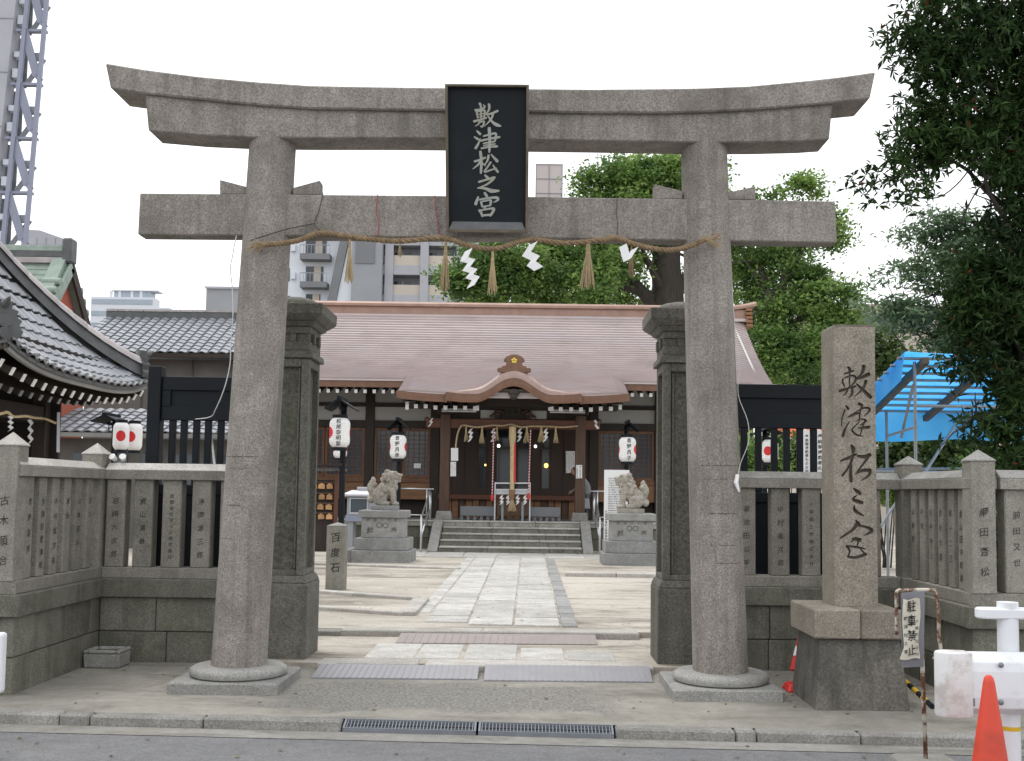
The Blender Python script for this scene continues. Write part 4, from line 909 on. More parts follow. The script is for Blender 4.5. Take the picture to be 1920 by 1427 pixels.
S7 = [([(276, -25), (296, 10), (288, 60)], [16, 34, 18]), ([(178, 118), (250, 92), (322, 58)], [16, 24, 18]), ([(296, 70), (256, 170), (192, 258)], [24, 18, 20]), ([(280, 130), (270, 220), (274, 308)], [14, 26, 30]), ([(332, 72), (390, 82), (452, 64)], [18, 28, 30]), ([(432, 86), (385, 150), (322, 232)], [26, 18, 14]), ([(318, 238), (380, 208), (446, 206)], [14, 26, 30]), ([(448, 200), (440, 250), (366, 302)], [30, 24, 6]),
      ([(296, 372), (330, 400), (362, 424)], [12, 30, 24]), ([(330, 436), (292, 470), (330, 492), (380, 506)], [6, 22, 30, 26]), ([(304, 530), (312, 580), (390, 626)], [10, 28, 14]),
      ([(320, 668), (345, 706)], [12, 36]), ([(330, 700), (284, 760), (176, 830)], [36, 24, 16]), ([(334, 716), (420, 732), (466, 766), (396, 806)], [16, 22, 32, 8]), ([(290, 838), (360, 850)], [22, 36]), ([(322, 828), (276, 866)], [20, 12]), ([(232, 904), (262, 950), (242, 1006)], [24, 18, 12]), ([(240, 904), (320, 914), (404, 932)], [14, 20, 14]), ([(344, 850), (330, 905)], [18, 12]), ([(246, 1004), (320, 1010), (410, 980)], [18, 24, 30]), ([(360, 930), (408, 982)], [10, 18])]
for p_, w_ in S7: mon(A7, 4.92, p_, w_)
# carve: V grooves cut into the shaft's front face
cut = M()
sp = lambda x, y: Vector((X(x, y, SY0), SY0, Z(x, y, SY0)))
kpx = SY0 / FPX
for i, (pts, wd) in enumerate(MON):
    P = [Vector(p) for p in pts]; Q, Wd = [], []
    for a in range(len(P) - 1):
        p0, p1, p2, p3 = P[max(a - 1, 0)], P[a], P[a + 1], P[min(a + 2, len(P) - 1)]
        for t_ in (0, .34, .67):
            Q.append(0.5 * ((2 * p1) + (p2 - p0) * t_ + (2 * p0 - 5 * p1 + 4 * p2 - p3) * t_ * t_ + (3 * p1 - p0 - 3 * p2 + p3) * t_ ** 3)); Wd.append(wd[a] + (wd[a + 1] - wd[a]) * t_)
    Q.append(P[-1]); Wd.append(wd[-1]); n_ = len(Q); V = []
    for a in range(n_):
        tt = Q[min(a + 1, n_ - 1)] - Q[max(a - 1, 0)]; tt = tt.normalized() if tt.length > 1e-6 else Vector((1, 0)); nn = Vector((-tt.y, tt.x)); k = Wd[a] / 2 * (1.0 if 0 < a < n_ - 1 else .8)
        q = Q[a] + (tt * (-k * .5) if a == 0 else (tt * (k * .5) if a == n_ - 1 else Vector((0, 0))))
        l_, r_, m_ = sp(*(q + nn * k)), sp(*(q - nn * k)), sp(*q); dd = min(.03, .011 + k * kpx * .9)
        V += [l_ + Vector((0, -.006 - .0003 * i, 0)), r_ + Vector((0, -.006 - .0003 * i, 0)), m_ + (r_ - m_) * .35 + Vector((0, dd, 0)), m_ + (l_ - m_) * .35 + Vector((0, dd, 0))]
    F = [(4 * a + j, 4 * a + (j + 1) % 4, 4 * a + 4 + (j + 1) % 4, 4 * a + 4 + j) for a in range(n_ - 1) for j in range(4)] + [(3, 2, 1, 0), tuple(4 * (n_ - 1) + j for j in range(4))]
    cut.add(V, F)
cut_o = cut.build('carving', 'carve_shade_dirt', mo)
bm_ = shaft.modifiers.new('carve', 'BOOLEAN'); bm_.operation = 'DIFFERENCE'; bm_.object = cut_o; bm_.solver = 'EXACT'; bm_.use_self = True
dg = bpy.context.evaluated_depsgraph_get(); dg.update()
nm = bpy.data.meshes.new_from_object(shaft.evaluated_get(dg), depsgraph=dg); shaft.modifiers.clear(); ok = 50 < len(nm.polygons)
print('carve polys', len(nm.polygons))
shaft.data = nm
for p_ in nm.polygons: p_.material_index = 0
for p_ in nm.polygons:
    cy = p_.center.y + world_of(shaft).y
    if SY0 + .001 < cy < SY0 + .04 and abs(p_.normal.x) < .98 and p_.normal.z < .98 and SX0 + .01 < p_.center.x + world_of(shaft).x < SX1 - .01: p_.material_index = 1  # groove faces take the darker tone, painted shade besides the real depth
bpy.data.objects.remove(cut_o)

# ================================================================== things on the pavement and road at the right
def cone_mesh(t, c, z0):
    prof = [(.125, z0 + .035), (.122, z0 + .06), (.030, z0 + .70), (.024, z0 + .725), (.012, z0 + .738)]
    M().lathe(prof, c, 32).build('cone_body', 'cone_orange', t, smooth='auto')
    M().box(c[0] - .18, c[0] + .18, c[1] - .18, c[1] + .18, z0, z0 + .034).build('foot', 'cone_orange', t, bevel=.012)
cp = at(1855, 1330, 5.75); t = thing('traffic_cone', 'orange plastic traffic cone in front of the white guardrail', 'traffic cone', (cp.x, cp.y, ZR)); cone_mesh(t, (cp.x, cp.y), ZR)
# white guardrail
gx0 = X(1752, 1280, 6.05); GY = 6.05; gz1, gz0 = Z(1800, 1222, GY), Z(1800, 1338, GY)
g = thing('guardrail', 'scuffed white guardrail beam on round posts behind the orange cone', 'guardrail', (gx0 + .8, GY, ZR))
def beam(mm, x0, x1):
    h = gz1 - gz0; sec = [(0, 0), (-.05, .04 * h / .36), (-.06, .1), (-.06, h - .1), (-.05, h - .05), (.0, h), (.03, h), (.03, h - .01), (-.02, h - .06), (-.035, h - .1), (-.035, .1), (-.02, .06), (.03, .01), (.03, 0)]
    mm.ext([(x0, GY + a, gz0 + b_) for a, b_ in sec], (x1 - x0, 0, 0))
mm = M(); beam(mm, gx0 + .165, 7.0); mm.build('beam', 'guard_white', g, bevel=.004)
pts = [(gx0 + .19, GY - .072), (gx0 + .12, GY - .085)]                # rounded end sleeve
for i in range(11):
    a = -PI / 2 - PI * i / 10; pts.append((gx0 + .075 + .075 * math.cos(a), GY - .012 + .075 * math.sin(a)))
pts += [(gx0 + .12, GY + .06), (gx0 + .19, GY + .045)]
mm = M(); mm.ext([(x, y, gz0 - .012) for x, y in pts], (0, 0, gz1 - gz0 + .016)); mm.build('end_sleeve', 'guard_dirty', g, bevel=.012, bseg=2, smooth='auto')
for py in (1247, 1317):
    c = at(1877, py, GY - .07); mm = M(); mm.ell(c, (.016, .012, .016), 12, 6); mm.build('bolt', 'galvanized', g, smooth=True)
mm = M(); mm.lathe([(.058, ZR), (.058, gz1 + .27)], (X(1891, 1250, GY + .1), GY + .1), 24); mm.build('post', 'guard_white', g, smooth='auto')
mm = M(); mm.lathe([(.0595, Z(1891, 1372, GY + .04)), (.0595, Z(1891, 1364, GY + .04))], (X(1891, 1250, GY + .1), GY + .1), 24, caps=False); mm.build('yellow_band', 'yellow_paint', g)
mm = M(); mm.lathe([(.058, ZR), (.058, gz1)], (X(1891, 1250, GY + .1) + 2.0, GY + .1), 24); mm.build('post', 'guard_white', g, smooth='auto')
t_z0, t_z1 = Z(1880, 1163, GY), Z(1880, 1143, GY); px_ = X(1843, 1150, GY)
mm = M(); pts = []
for i in range(9):
    a = PI / 2 + PI * i / 8; pts.append((px_ + .06 + .06 * math.cos(a), GY + .1 + .06 * math.sin(a), t_z0))
pts += [(px_ + 2.6, GY + .04, t_z0), (px_ + 2.6, GY + .16, t_z0)]
mm.ext(pts, (0, 0, t_z1 - t_z0)); mm.build('top_cap', 'guard_white', g, bevel=.008)
mm = M(); c = at(1703, 1318, GY - .064); mm.obox(at(1823, 1317, GY - .066), (.028, .004, .042)); mm.build('tape_patch', 'concrete_dark', g)
# edge of another guardrail at the left of the picture
g2_ = thing('guardrail', 'end of a white guardrail in front of the left wall', 'guardrail', (X(0, 1300, 6.9), 6.9, ZR))
x1 = X(8, 1240, 6.9)
M().box(x1 - 1.4, x1, 6.86, 6.94, Z(4, 1300, 6.9), Z(4, 1186, 6.9)).build('beam', 'guard_white', g2_, bevel=.02, bseg=2)
mm = M(); mm.lathe([(.055, ZR), (.055, Z(4, 1186, 6.9) - .05)], (x1 - .6, 7.0), 20); mm.build('post', 'guard_white', g2_, smooth='auto')
# rusty sign stake
SY = 6.62
st_ = thing('sign_stake', 'rusty leaning sign stake in a concrete foot with a torn cloth notice', 'sign', gnd(1735, 1418, ZR))
b0 = at(1736, 1412, SY); p1 = at(1729, 1235, SY)
mm = M(); mm.tube([(b0.x, SY, -.02), p1, at(1727, 1112, SY)], .0135, 10); mm.build('stake', 'rust_white', st_, smooth=True)
c = gnd(1735, 1425, ZR)
M().frus(b0.x - .2, b0.x + .2, SY - .16, SY + .16, ZR, b0.x - .17, b0.x + .17, SY - .14, SY + .13, .022).build('concrete_foot', 'gutter_concrete', st_, bevel=.015)
mm = M(); q = [at(x, y, SY - .02) for x, y in ((1692, 1252), (1732, 1250), (1734, 1108), (1690, 1112))]; mm.ext(q, (0, .012, 0)); mm.build('backing_plate', 'sheet_grey', st_)
mm = M(); NX, NY = 8, 16; P = []
for j in range(NY + 1):
    v = j / NY; row = []
    for i in range(NX + 1):
        u = i / NX; xl = 1694 + (-9 if v > .8 else 0) * (v - .8) * 5 - 2 * math.sin(v * 5); xr = 1724 + 2 * math.sin(v * 7)
        row.append(at(xl + (xr - xl) * u, 1123 + 113 * v + 2 * math.sin(u * 6), SY - .034 - .010 * math.sin(u * PI) - .006 * math.sin(v * 9 + u * 3)))
    P.append(row)
mm.grid(P, (0, .003, 0)); cl = mm.build('cloth_notice', 'cloth_worn', st_, smooth='auto')
mm = M(); o_ = at(1709, 1137, SY - .05); write(mm, '駐車禁止', o_, (1, 0, 0), (.0, 0, -1), .072, .088, nrm=(0, -1, 0), sx=.75); write(mm, '敷津松之宮', at(1698, 1160, SY - .047), (1, 0, 0), (0, 0, -1), .024, .05, nrm=(0, -1, 0)); write(mm, '大国町氏子中', at(1719, 1165, SY - .047), (1, 0, 0), (0, 0, -1), .02, .04, nrm=(0, -1, 0))
mm.build('lettering', 'ink', st_, recalc=False)['kind'] = 'stuff'
mm = M(); mm.tube(smooth_path([at(x, y, SY + .03) for x, y in ((1681, 1190), (1681, 1130), (1682, 1109), (1700, 1107), (1740, 1106), (1753, 1108), (1757, 1125), (1760, 1160), (1760, 1190), (1764, 1215), (1765, 1230), (1758, 1238), (1750, 1233))], 4), .0115, 8); mm.build('bent_pipe', 'rust_white', st_, smooth=True)
# striped pylon behind the monument, barrier bar
t = thing('delineator_post', 'red and white striped plastic post leaning behind the monument base', 'delineator', (X(1490, 1260, 8.95), 8.95, 0))
a, b_ = at(1492, 1258, 9.0), at(1507, 1180, 9.1)
for k, (u0, u1, mt) in enumerate(((0, .33, 'red_paint'), (.33, .56, 'white_paint'), (.56, 1.0, 'red_paint'))):
    mm = M(); mm.tube([a.lerp(b_, u0), a.lerp(b_, u1)], [.05 - .015 * u0, .05 - .015 * u1], 14); mm.build('stripe', mt, t, smooth='auto')
M().frus(a.x - .1, a.x + .1, 8.86, 9.1, 0, a.x - .07, a.x + .07, 8.9, 9.07, .06).build('foot', 'red_paint', t, bevel=.01)
t = thing('barrier_bar', 'black and yellow striped bar lying against the fence behind the monument', 'barrier bar', (X(1730, 1300, 8.1), 8.1, 0))
a, b_ = at(1698, 1278, 8.6), at(1748, 1325, 7.75)
for k in range(6):
    mm = M(); mm.tube([a.lerp(b_, k / 6), a.lerp(b_, (k + 1) / 6)], .02, 10); mm.build('stripe', ('yellow_paint', 'black_paint')[k % 2], t)

# ================================================================== SHRINE HALL
HC_ = -.42
mir = lambda x: 2 * HC_ - x
PF, PZ = 28.2, .86                                            # platform front and level
stp = thing('stone_steps', 'mossy stone steps with sloping side slabs up to the shrine hall', 'steps', (HC_, 26.6, CT))
for i in range(4):
    y0, zt = 26.6 + .4 * i, CT + .15 * (i + 1); cuts = sorted([-2.2, mir(-2.2)] + [-2.2 + 3.56 * random.uniform(.25, .4), -2.2 + 3.56 * random.uniform(.6, .8)])
    for a, b_ in zip(cuts, cuts[1:]):
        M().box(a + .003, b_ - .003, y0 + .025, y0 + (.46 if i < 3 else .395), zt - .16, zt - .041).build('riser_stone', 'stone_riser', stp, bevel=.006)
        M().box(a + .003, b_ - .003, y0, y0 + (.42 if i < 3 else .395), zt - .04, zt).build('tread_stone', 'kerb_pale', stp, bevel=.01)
for s in (0, 1):
    a, b_ = (-2.47, -2.22) if s == 0 else (mir(-2.22), mir(-2.47))
    mm = M(); mm.ext([(a, 26.42, CT - .02), (a, 26.62, CT - .02), (a, 28.18, PZ - .1), (a, 28.18, PZ + .02), (a, 28.1, PZ + .03), (a, 26.42, CT + .06)], (b_ - a, 0, 0)); mm.build('side_slab', 'granite_base', stp, bevel=.01)
plat = thing('stone_platform', 'long stone platform carrying the shrine hall', 'platform', (HC_, 30, CT))
M().box(-8.6, 7.8, PF + .12, 36, CT - .05, .7).build('foundation', 'wall_dim', plat)
x = -8.7
while x < 7.8:
    L = random.uniform(1.2, 1.7); M().box(x + .004, min(x + L, 7.9) - .004, PF + .02, PF + .55, .705, PZ - .041).build('edge_stone', 'stone_step', plat, bevel=.008); M().box(x + .004, min(x + L, 7.9) - .004, PF, PF + .55, PZ - .04, PZ).build('edge_slab', 'kerb_pale', plat, bevel=.01); x += L
x = -8.6
while x < 7.8:
    L = random.uniform(.5, .8)
    if not (-2.3 < x + L / 2 < 1.5):
        for z0, z1 in ((CT - .04, .40), (.404, .70)): M().box(x + .004, x + L - .004, PF + .08, PF + .14, z0, z1).build('stone_block', 'granite_wall', plat, bevel=.01)
    x += L
M().box(-8.6, 7.8, PF + .56, 36, .70, PZ - .004).build('floor', 'wall_grey', plat)
hall = thing('shrine_hall', 'wooden shrine hall with copper shingled roof and curved porch gable', 'shrine hall', (HC_, 31, PZ))
YE, YR, ZE = 29.3, 34.0, 4.66
zr = lambda d: ZE + .40 * d + .036 * d * d
XE0, XE1 = -7.72, 6.88
NCR = 31
def main_roof(back=False):
    mm = M(); cols = 72; prof = []
    D = YR - YE
    for i in range(NCR):
        d0, d1 = D * i / NCR, D * (i + 1) / NCR
        prof += [(d0 + .03, zr(d0) - .004), (d0, zr(d0) + .072), (d1 + .028, zr(d1 + .028) + .012)]
    P = []
    for d, z in prof:
        row = []
        for j in range(cols + 1):
            u = j / cols; xx = XE0 + (XE1 - XE0) * u; e = max(0, (abs(xx - HC_) - 6.25) / 1.05)
            row.append((xx, (YE + d) if not back else (2 * YR - YE - d), z - .24 * e * e + random.uniform(-.002, .002)))
        P.append(row)
    mm.grid(P, .12); return mm
main_roof().build('roof', 'copper_roof', hall)
main_roof(True).build('roof', 'copper_roof', hall)
for a, b_ in ((XE0 + .05, -3.32), (2.55, XE1 - .05)):
    M().box(a, b_, YE - .02, YE + .05, ZE - .20, ZE + .015).build('eave_fascia', 'copper_fascia', hall, bevel=.006)
    M().box(a, b_, YE - .05, YE - .021, ZE - .02, ZE + .03).build('drip_edge', 'copper_roof', hall)
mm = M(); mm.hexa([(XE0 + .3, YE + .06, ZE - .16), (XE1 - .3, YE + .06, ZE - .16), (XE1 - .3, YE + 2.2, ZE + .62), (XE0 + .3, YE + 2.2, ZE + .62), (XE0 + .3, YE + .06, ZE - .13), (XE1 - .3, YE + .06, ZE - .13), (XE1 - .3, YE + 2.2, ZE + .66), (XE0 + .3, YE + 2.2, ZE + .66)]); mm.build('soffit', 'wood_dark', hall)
mm = M(); mm.box(XE0 - .05, XE1 + .05, YR - .16, YR + .16, 7.18, 7.56); mm.build('ridge_body', 'copper_ridge', hall, bevel=.01)
mm = M(); mm.box(XE0 - .1, XE1 + .1, YR - .24, YR + .24, 7.16, 7.26); mm.build('ridge_base', 'copper_roof', hall, bevel=.01)
mm = M(); P = []
for i in range(61):
    u = i / 60; xx = XE0 - .35 + (XE1 - XE0 + .7) * u; e = max(0, (abs(u - .5) - .42) / .08); P.append([(xx, YR - .25, 7.60 + .16 * e * e), (xx, YR - .1, 7.68 + .16 * e * e), (xx, YR + .1, 7.68 + .16 * e * e), (xx, YR + .25, 7.60 + .16 * e * e)])
mm.grid(P, .09); mm.build('ridge_cap', 'copper_ridge', hall, bevel=.008)
for s in (XE0 - .12, XE1 + .06):
    mm = M()
    for k in range(5): mm.box(s - .06, s + .14, YR - .26 - .03 * k, YR + .26, 7.50 - .13 * k, 7.59 - .13 * k)
    mm.build('ridge_end', 'wood_light', hall, bevel=.006)
for xx in (XE0 + .35, XE1 - .42):
    mm = M(); mm.ext([(xx, YE + .6, ZE + .1), (xx, 2 * YR - YE - .6, ZE + .1), (xx, YR, 7.2)], (.06, 0, 0)); mm.build('gable_wall', 'plaster', hall)
# walls
YW = 31.3
for px_ in (-7.3, -4.67, -2.75, mir(-2.75), mir(-4.67), mir(-7.3)):
    M().box(px_ - .13, px_ + .13, YW - .08, YW + .2, PZ, 4.75).build('column', 'wood_dark', hall, bevel=.008)
bays = [(-7.17, -4.80), (-4.54, -2.88), (mir(-2.88), mir(-4.54)), (mir(-4.80), mir(-7.17))]
for a, b_ in bays:
    M().box(a, b_, YW + .02, YW + .1, 4.20, 4.72).build('wall_panel', 'plaster', hall)
    M().box(a, b_, YW - .05, YW + .12, 4.085, 4.197).build('beam', 'wood_dark', hall, bevel=.005)
    M().box(a, b_, YW + .02, YW + .1, 3.68, 4.082).build('wall_panel', 'plaster', hall)
    M().box(a, b_, YW - .07, YW + .12, 3.47, 3.677).build('beam', 'wood_dark', hall, bevel=.005)
    M().box(a, b_, YW - .06, YW + .12, 1.87, 2.0).build('sill', 'wood_frame', hall, bevel=.005)
    M().box(a, b_, YW - .02, YW + .08, 1.38, 1.868).build('wall_board', 'wood_light', hall)
    M().box(a, b_, YW + .3, YW + .35, PZ, 1.38).build('wall_board', 'wood_dark', hall)
    n_ = 2 if b_ - a > 1.5 else 1
    for k in range(n_):
        x0, x1 = a + (b_ - a) * k / n_ + .01, a + (b_ - a) * (k + 1) / n_ - .01
        f = M(); f.box(x0, x0 + .07, YW, YW + .07, 2.003, 3.467); f.box(x1 - .07, x1, YW, YW + .07, 2.003, 3.467); f.box(x0 + .07, x1 - .07, YW, YW + .07, 2.003, 2.09); f.box(x0 + .07, x1 - .07, YW, YW + .07, 3.38, 3.467)
        wf = f.build('window', 'wood_frame', hall)
        gl = M(); gl.box(x0 + .07, x1 - .07, YW + .045, YW + .055, 2.09, 3.38); gl.build('pane', 'window_dark', wf)
        l_ = M(); nv = max(4, int((x1 - x0) / .15))
        for i in range(1, nv): xx = x0 + (x1 - x0) * i / nv; l_.box(xx - .011, xx + .011, YW + .02, YW + .04, 2.09, 3.38)
        for i in range(1, 10): zz = 2.09 + 1.29 * i / 10; l_.box(x0 + .07, x1 - .07, YW + .012, YW + .019, zz - .009, zz + .009)
        l_.build('lattice', 'wood_frame', wf)['kind'] = 'stuff'
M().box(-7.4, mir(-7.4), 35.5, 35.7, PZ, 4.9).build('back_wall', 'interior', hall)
for xx in (-7.45, mir(-7.25)): M().box(xx, xx + .2, YW + .21, 35.4, PZ, 4.75).build('side_wall', 'plaster', hall)
# rafters with white painted ends
rm = M(); rm.cur = 0; rm.bar((0, YE + .1, ZE - .30), (0, YW, ZE + .22), .09, .10); rm.cur = 1; rm.bar((0, YE + .085, ZE - .304), (0, YE + .1, ZE - .3005), .088, .1)
rme = rm.mesh('rafter', ['wood_dark', 'white_paint'], (0, 0, 0))
k = 0
for i in range(60):
    xx = -7.35 + .255 * i
    if xx > 6.6: break
    if -3.35 < xx < 2.5: continue
    place('rafter', rme, hall, (xx - hall.location.x, -hall.location.y, -hall.location.z))
# porch
PX0, PX1 = -2.26, mir(-2.26) - .02
for xx in (PX0, PX1):
    M().frus(xx - .23, xx + .23, 28.72, 29.18, PZ, xx - .19, xx + .19, 28.76, 29.14, PZ + .24).build('post_base', 'granite_base', hall, bevel=.02)
    M().box(xx - .135, xx + .135, 28.82, 29.09, PZ + .24, 3.72).build('porch_post', 'wood_brown', hall, bevel=.015)
    M().box(xx - .22, xx + .22, 28.74, 29.17, 3.722, 3.86).build('bracket', 'wood_dark', hall, bevel=.02)
M().box(PX0 - .52, PX1 + .52, 28.86, 29.05, 3.34, 3.60).build('porch_beam', 'wood_red', hall, bevel=.02)
M().box(PX0 - 1.0, PX1 + 1.0, 28.84, 29.06, 3.862, 4.02).build('purlin', 'wood_dark', hall, bevel=.01)
M().box(PX0 + .14, PX1 - .14, 29.0, 29.04, 3.602, 3.86).build('wall_board', 'wood_dark', hall)
for a, b_ in ((901, 933), (995, 1025)): M().box(X(a, 775, 28.9), X(b_, 775, 28.9), 28.97, 28.995, 3.62, 3.845).build('wall_panel', 'plaster', hall)
for s in (-1, 1):                                              # carved brackets and frog-leg strut
    c = HC_ - .02 + s * .42; mm = M()
    for (dx, dz, r) in ((0, .12, .07), (.09, .07, .06), (.17, .04, .05), (-.05, .19, .05), (.05, .17, .04)): mm.ell((c + s * dx, 28.86, 3.63 + dz), (r, .05, r * .8), 10, 6)
    mm.build('carving', 'wood_brown', hall, smooth=True)
    mm = M(); c = PX0 - .3 if s < 0 else PX1 + .3
    for (dx, dz, r) in ((0, 0, .12), (.13, .04, .09), (.22, .1, .07)): mm.ell((c + s * dx, 28.95, 3.47 + dz), (r, .07, r), 10, 6)
    mm.build('beam_nose', 'wood_brown', hall, smooth=True)
mm = M(); c = HC_ - .02
for i in range(9):
    a = PI * i / 8; mm.ell((c + .42 * math.cos(a), 28.9, 3.66 + .20 * math.sin(a)), (.09, .06, .07), 10, 6)
mm.build('frog_leg_strut', 'wood_dark', hall, smooth=True)
# porch roof and its curved gable
YP = 27.35
def zfas(xx):
    t_ = abs(xx - HC_ - .02)
    if t_ < 1.75:
        q = min(t_ / 1.0, 1.0); bump = .43 * (0.5 + 0.5 * math.cos(PI * q)) if q < 1 else 0
        return 4.145 + bump + (.05 * ((t_ - 1.1) / .65) ** 2 if t_ > 1.1 else 0)
    return 4.115 + .085 * ((t_ - 1.75) / 1.25) ** 1.7
EX = 3.0
prow = []
mm = M()
ncol = 40; ncr = 14
for i in range(ncr):
    for dd, lift in ((.12, -.01), (0, .045), (1.1, .008)):
        v = (i + dd) / ncr; Y = YP + 2.4 * v
        row = []
        for j in range(ncol + 1):
            xx = HC_ - EX + 2 * EX * j / ncol; t_ = abs(xx - HC_)
            z0 = 4.135 + (.085 * ((t_ - 1.2) / 1.8) ** 1.7 if t_ > 1.2 else 0)
            zz = z0 + lift + (zr(.45) + .03 - 4.135) * v - (.12 * max(0, (t_ - 2.7) / .3) ** 2)
            row.append((xx, Y, zz))
        prow.append(row)
mm.grid(prow, .10); mm.build('porch_roof', 'copper_roof', hall)
def strip(name, xs, ztop, zbot, y0, y1, mat):
    mm = M(); n_ = len(xs); V = []
    for xx in xs: V += [(xx, y0, ztop(xx)), (xx, y0, zbot(xx)), (xx, y1, zbot(xx)), (xx, y1, ztop(xx))]
    F = [(4 * i + j, 4 * i + (j + 1) % 4, 4 * i + 4 + (j + 1) % 4, 4 * i + 4 + j) for i in range(n_ - 1) for j in range(4)] + [(3, 2, 1, 0), tuple(4 * (n_ - 1) + j for j in range(4))]
    mm.add(V, F); return mm.build(name, mat, hall, smooth='auto')
lin = lambda a, b_, n_: [a + (b_ - a) * i / n_ for i in range(n_ + 1)]
C0 = HC_ + .02
strip('eave_fascia', lin(HC_ - EX, C0 - 1.6, 20), lambda x: zfas(x) if abs(x - C0) > 1.75 else 4.115, lambda x: (zfas(x) if abs(x - C0) > 1.75 else 4.115) - .20, YP - .03, YP + .08, 'copper_fascia')
strip('eave_fascia', lin(C0 + 1.6, HC_ + EX, 20), lambda x: zfas(x) if abs(x - C0) > 1.75 else 4.115, lambda x: (zfas(x) if abs(x - C0) > 1.75 else 4.115) - .20, YP - .03, YP + .08, 'copper_fascia')
strip('gable_board', lin(C0 - 1.75, C0 + 1.75, 60), zfas, lambda x: zfas(x) - .215 - .02 * math.cos((x - C0) * .9), YP - .14, YP - .05, 'copper_fascia')
strip('gable_trim', lin(C0 - 1.75, C0 + 1.75, 60), lambda x: zfas(x) - .205, lambda x: zfas(x) - .245, YP - .16, YP - .141, 'wood_frame')
# humped roof over the gable: a rounded rim, swept back into the porch roof
mm = M(); P = []
xs_ = lin(C0 - 1.78, C0 + 1.78, 60)
rim = lambda x: .03 + .20 * max(0, math.cos(min(1, abs(x - C0) / 1.45) * PI / 2)) ** .8
for (dy, lf_, k_) in ((0, 0.0, 1), (.01, .55, 1), (.07, .88, 1), (.2, 1.0, 1), (.9, 1.02, .97), (1.8, 1.04, .9), (2.6, 1.05, .8)):
    P.append([(x, YP - .15 + dy, 4.14 + (zfas(x) - 4.14) * (k_ if dy > .3 else 1) + rim(x) * lf_ + (0 if dy < .3 else .0)) for x in xs_])
mm.grid(P, .03); mm.build('gable_roof', 'copper_rim', hall, smooth='auto')
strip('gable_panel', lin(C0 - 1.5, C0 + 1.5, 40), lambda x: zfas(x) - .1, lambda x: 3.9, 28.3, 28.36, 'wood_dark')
mm = M()
for (dx, dz, rx, rz) in ((0, 4.18, .16, .10), (-.2, 4.22, .16, .05), (.2, 4.22, .16, .05), (0, 4.06, .1, .08), (-.36, 4.2, .1, .035), (.36, 4.2, .1, .035)): mm.ell((C0 + dx, YP - .1, dz), (rx, .04, rz), 14, 8)
mm.build('gable_pendant', 'wood_dark', hall, smooth=True)
# ridge-end ornament of copper with a gold crest
oy = YP - .12
orn = [(-.43, 4.74), (-.44, 4.80), (-.39, 4.84), (-.33, 4.83), (-.31, 4.88), (-.24, 4.885), (-.20, 4.92), (-.215, 5.0), (-.27, 5.0), (-.255, 5.07), (-.19, 5.13), (-.1, 5.17), (0, 5.18)]
orn = orn + [(-a, b_) for a, b_ in reversed(orn[:-1])]
mm = M(); mm.ext([(C0 + a * 1.0, oy, b_ - .02) for a, b_ in [(-.30, 4.70)] + orn + [(.30, 4.70)]], (0, .22, 0)); om_ = mm.build('ridge_ornament', 'copper_fascia', hall, bevel=.012)
mm = M()
for i in range(5):
    a = 2 * PI * i / 5 + .3; mm.ell((C0 + .045 * math.cos(a), oy - .012, 4.99 + .045 * math.sin(a)), (.036, .014, .036), 10, 6)
mm.build('gold_crest', 'gold', om_, smooth=True)
M().box(C0 - .3, C0 + .3, oy + .23, YP + 2.2, 4.70, 4.80).build('gable_ridge', 'copper_roof', hall, bevel=.03)
# porch rafters
rm = M(); rm.bar((0, 27.72, 3.80), (0, 29.4, 4.28), .09, .10); rm.cur = 1; rm.bar((0, 27.705, 3.796), (0, 27.72, 3.80), .1, .11)
rme = rm.mesh('rafter', ['wood_dark', 'white_paint'], (0, 0, 0))
for px_ in (779.8, 798, 816.5, 835, 853.5, 872, 1051.5, 1071, 1089.5, 1108, 1126.5, 1145.5):
    place('rafter', rme, hall, (X(px_, 765, 27.7) - hall.location.x, -hall.location.y, -hall.location.z + (.03 if abs(px_ - 963) > 150 else 0)))
for px_ in (763.5, 1163):
    M().box(X(px_ - 3, 755, 27.7), X(px_ + 3, 755, 27.7), 27.68, 27.76, Z(px_, 768, 27.7), Z(px_, 747, 27.7)).build('verge_end', 'white_paint', hall)
for a, b_ in ((887, 898), (1028, 1038)):
    mm = M(); mm.ext([at(a, 762 + (2 if a > 1000 else 0), 27.8), at(a, 770, 27.8), at(b_, 770, 27.8), at(b_, 762 - (0 if a > 1000 else 2), 27.8)], (0, .06, 0)); mm.build('verge_end', 'white_paint', hall)
mm = M(); mm.hexa([(HC_ - 2.8, YP + .1, 3.93), (HC_ + 2.8, YP + .1, 3.93), (HC_ + 2.8, 29.5, 4.36), (HC_ - 2.8, 29.5, 4.36), (HC_ - 2.8, YP + .1, 3.96), (HC_ + 2.8, YP + .1, 3.96), (HC_ + 2.8, 29.5, 4.4), (HC_ - 2.8, 29.5, 4.4)])
for a, b_ in ((HC_ - 2.85, C0 - 1.0), (C0 + 1.0, HC_ + 2.85)):
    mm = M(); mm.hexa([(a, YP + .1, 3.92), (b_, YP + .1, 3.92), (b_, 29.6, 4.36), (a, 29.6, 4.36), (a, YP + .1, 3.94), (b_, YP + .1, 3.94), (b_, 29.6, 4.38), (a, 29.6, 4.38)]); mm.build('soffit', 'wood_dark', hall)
M().box(PX0 - .3, PX1 + .3, 29.2, YW, 4.05, 4.1).build('ceiling', 'wood_dark', hall)
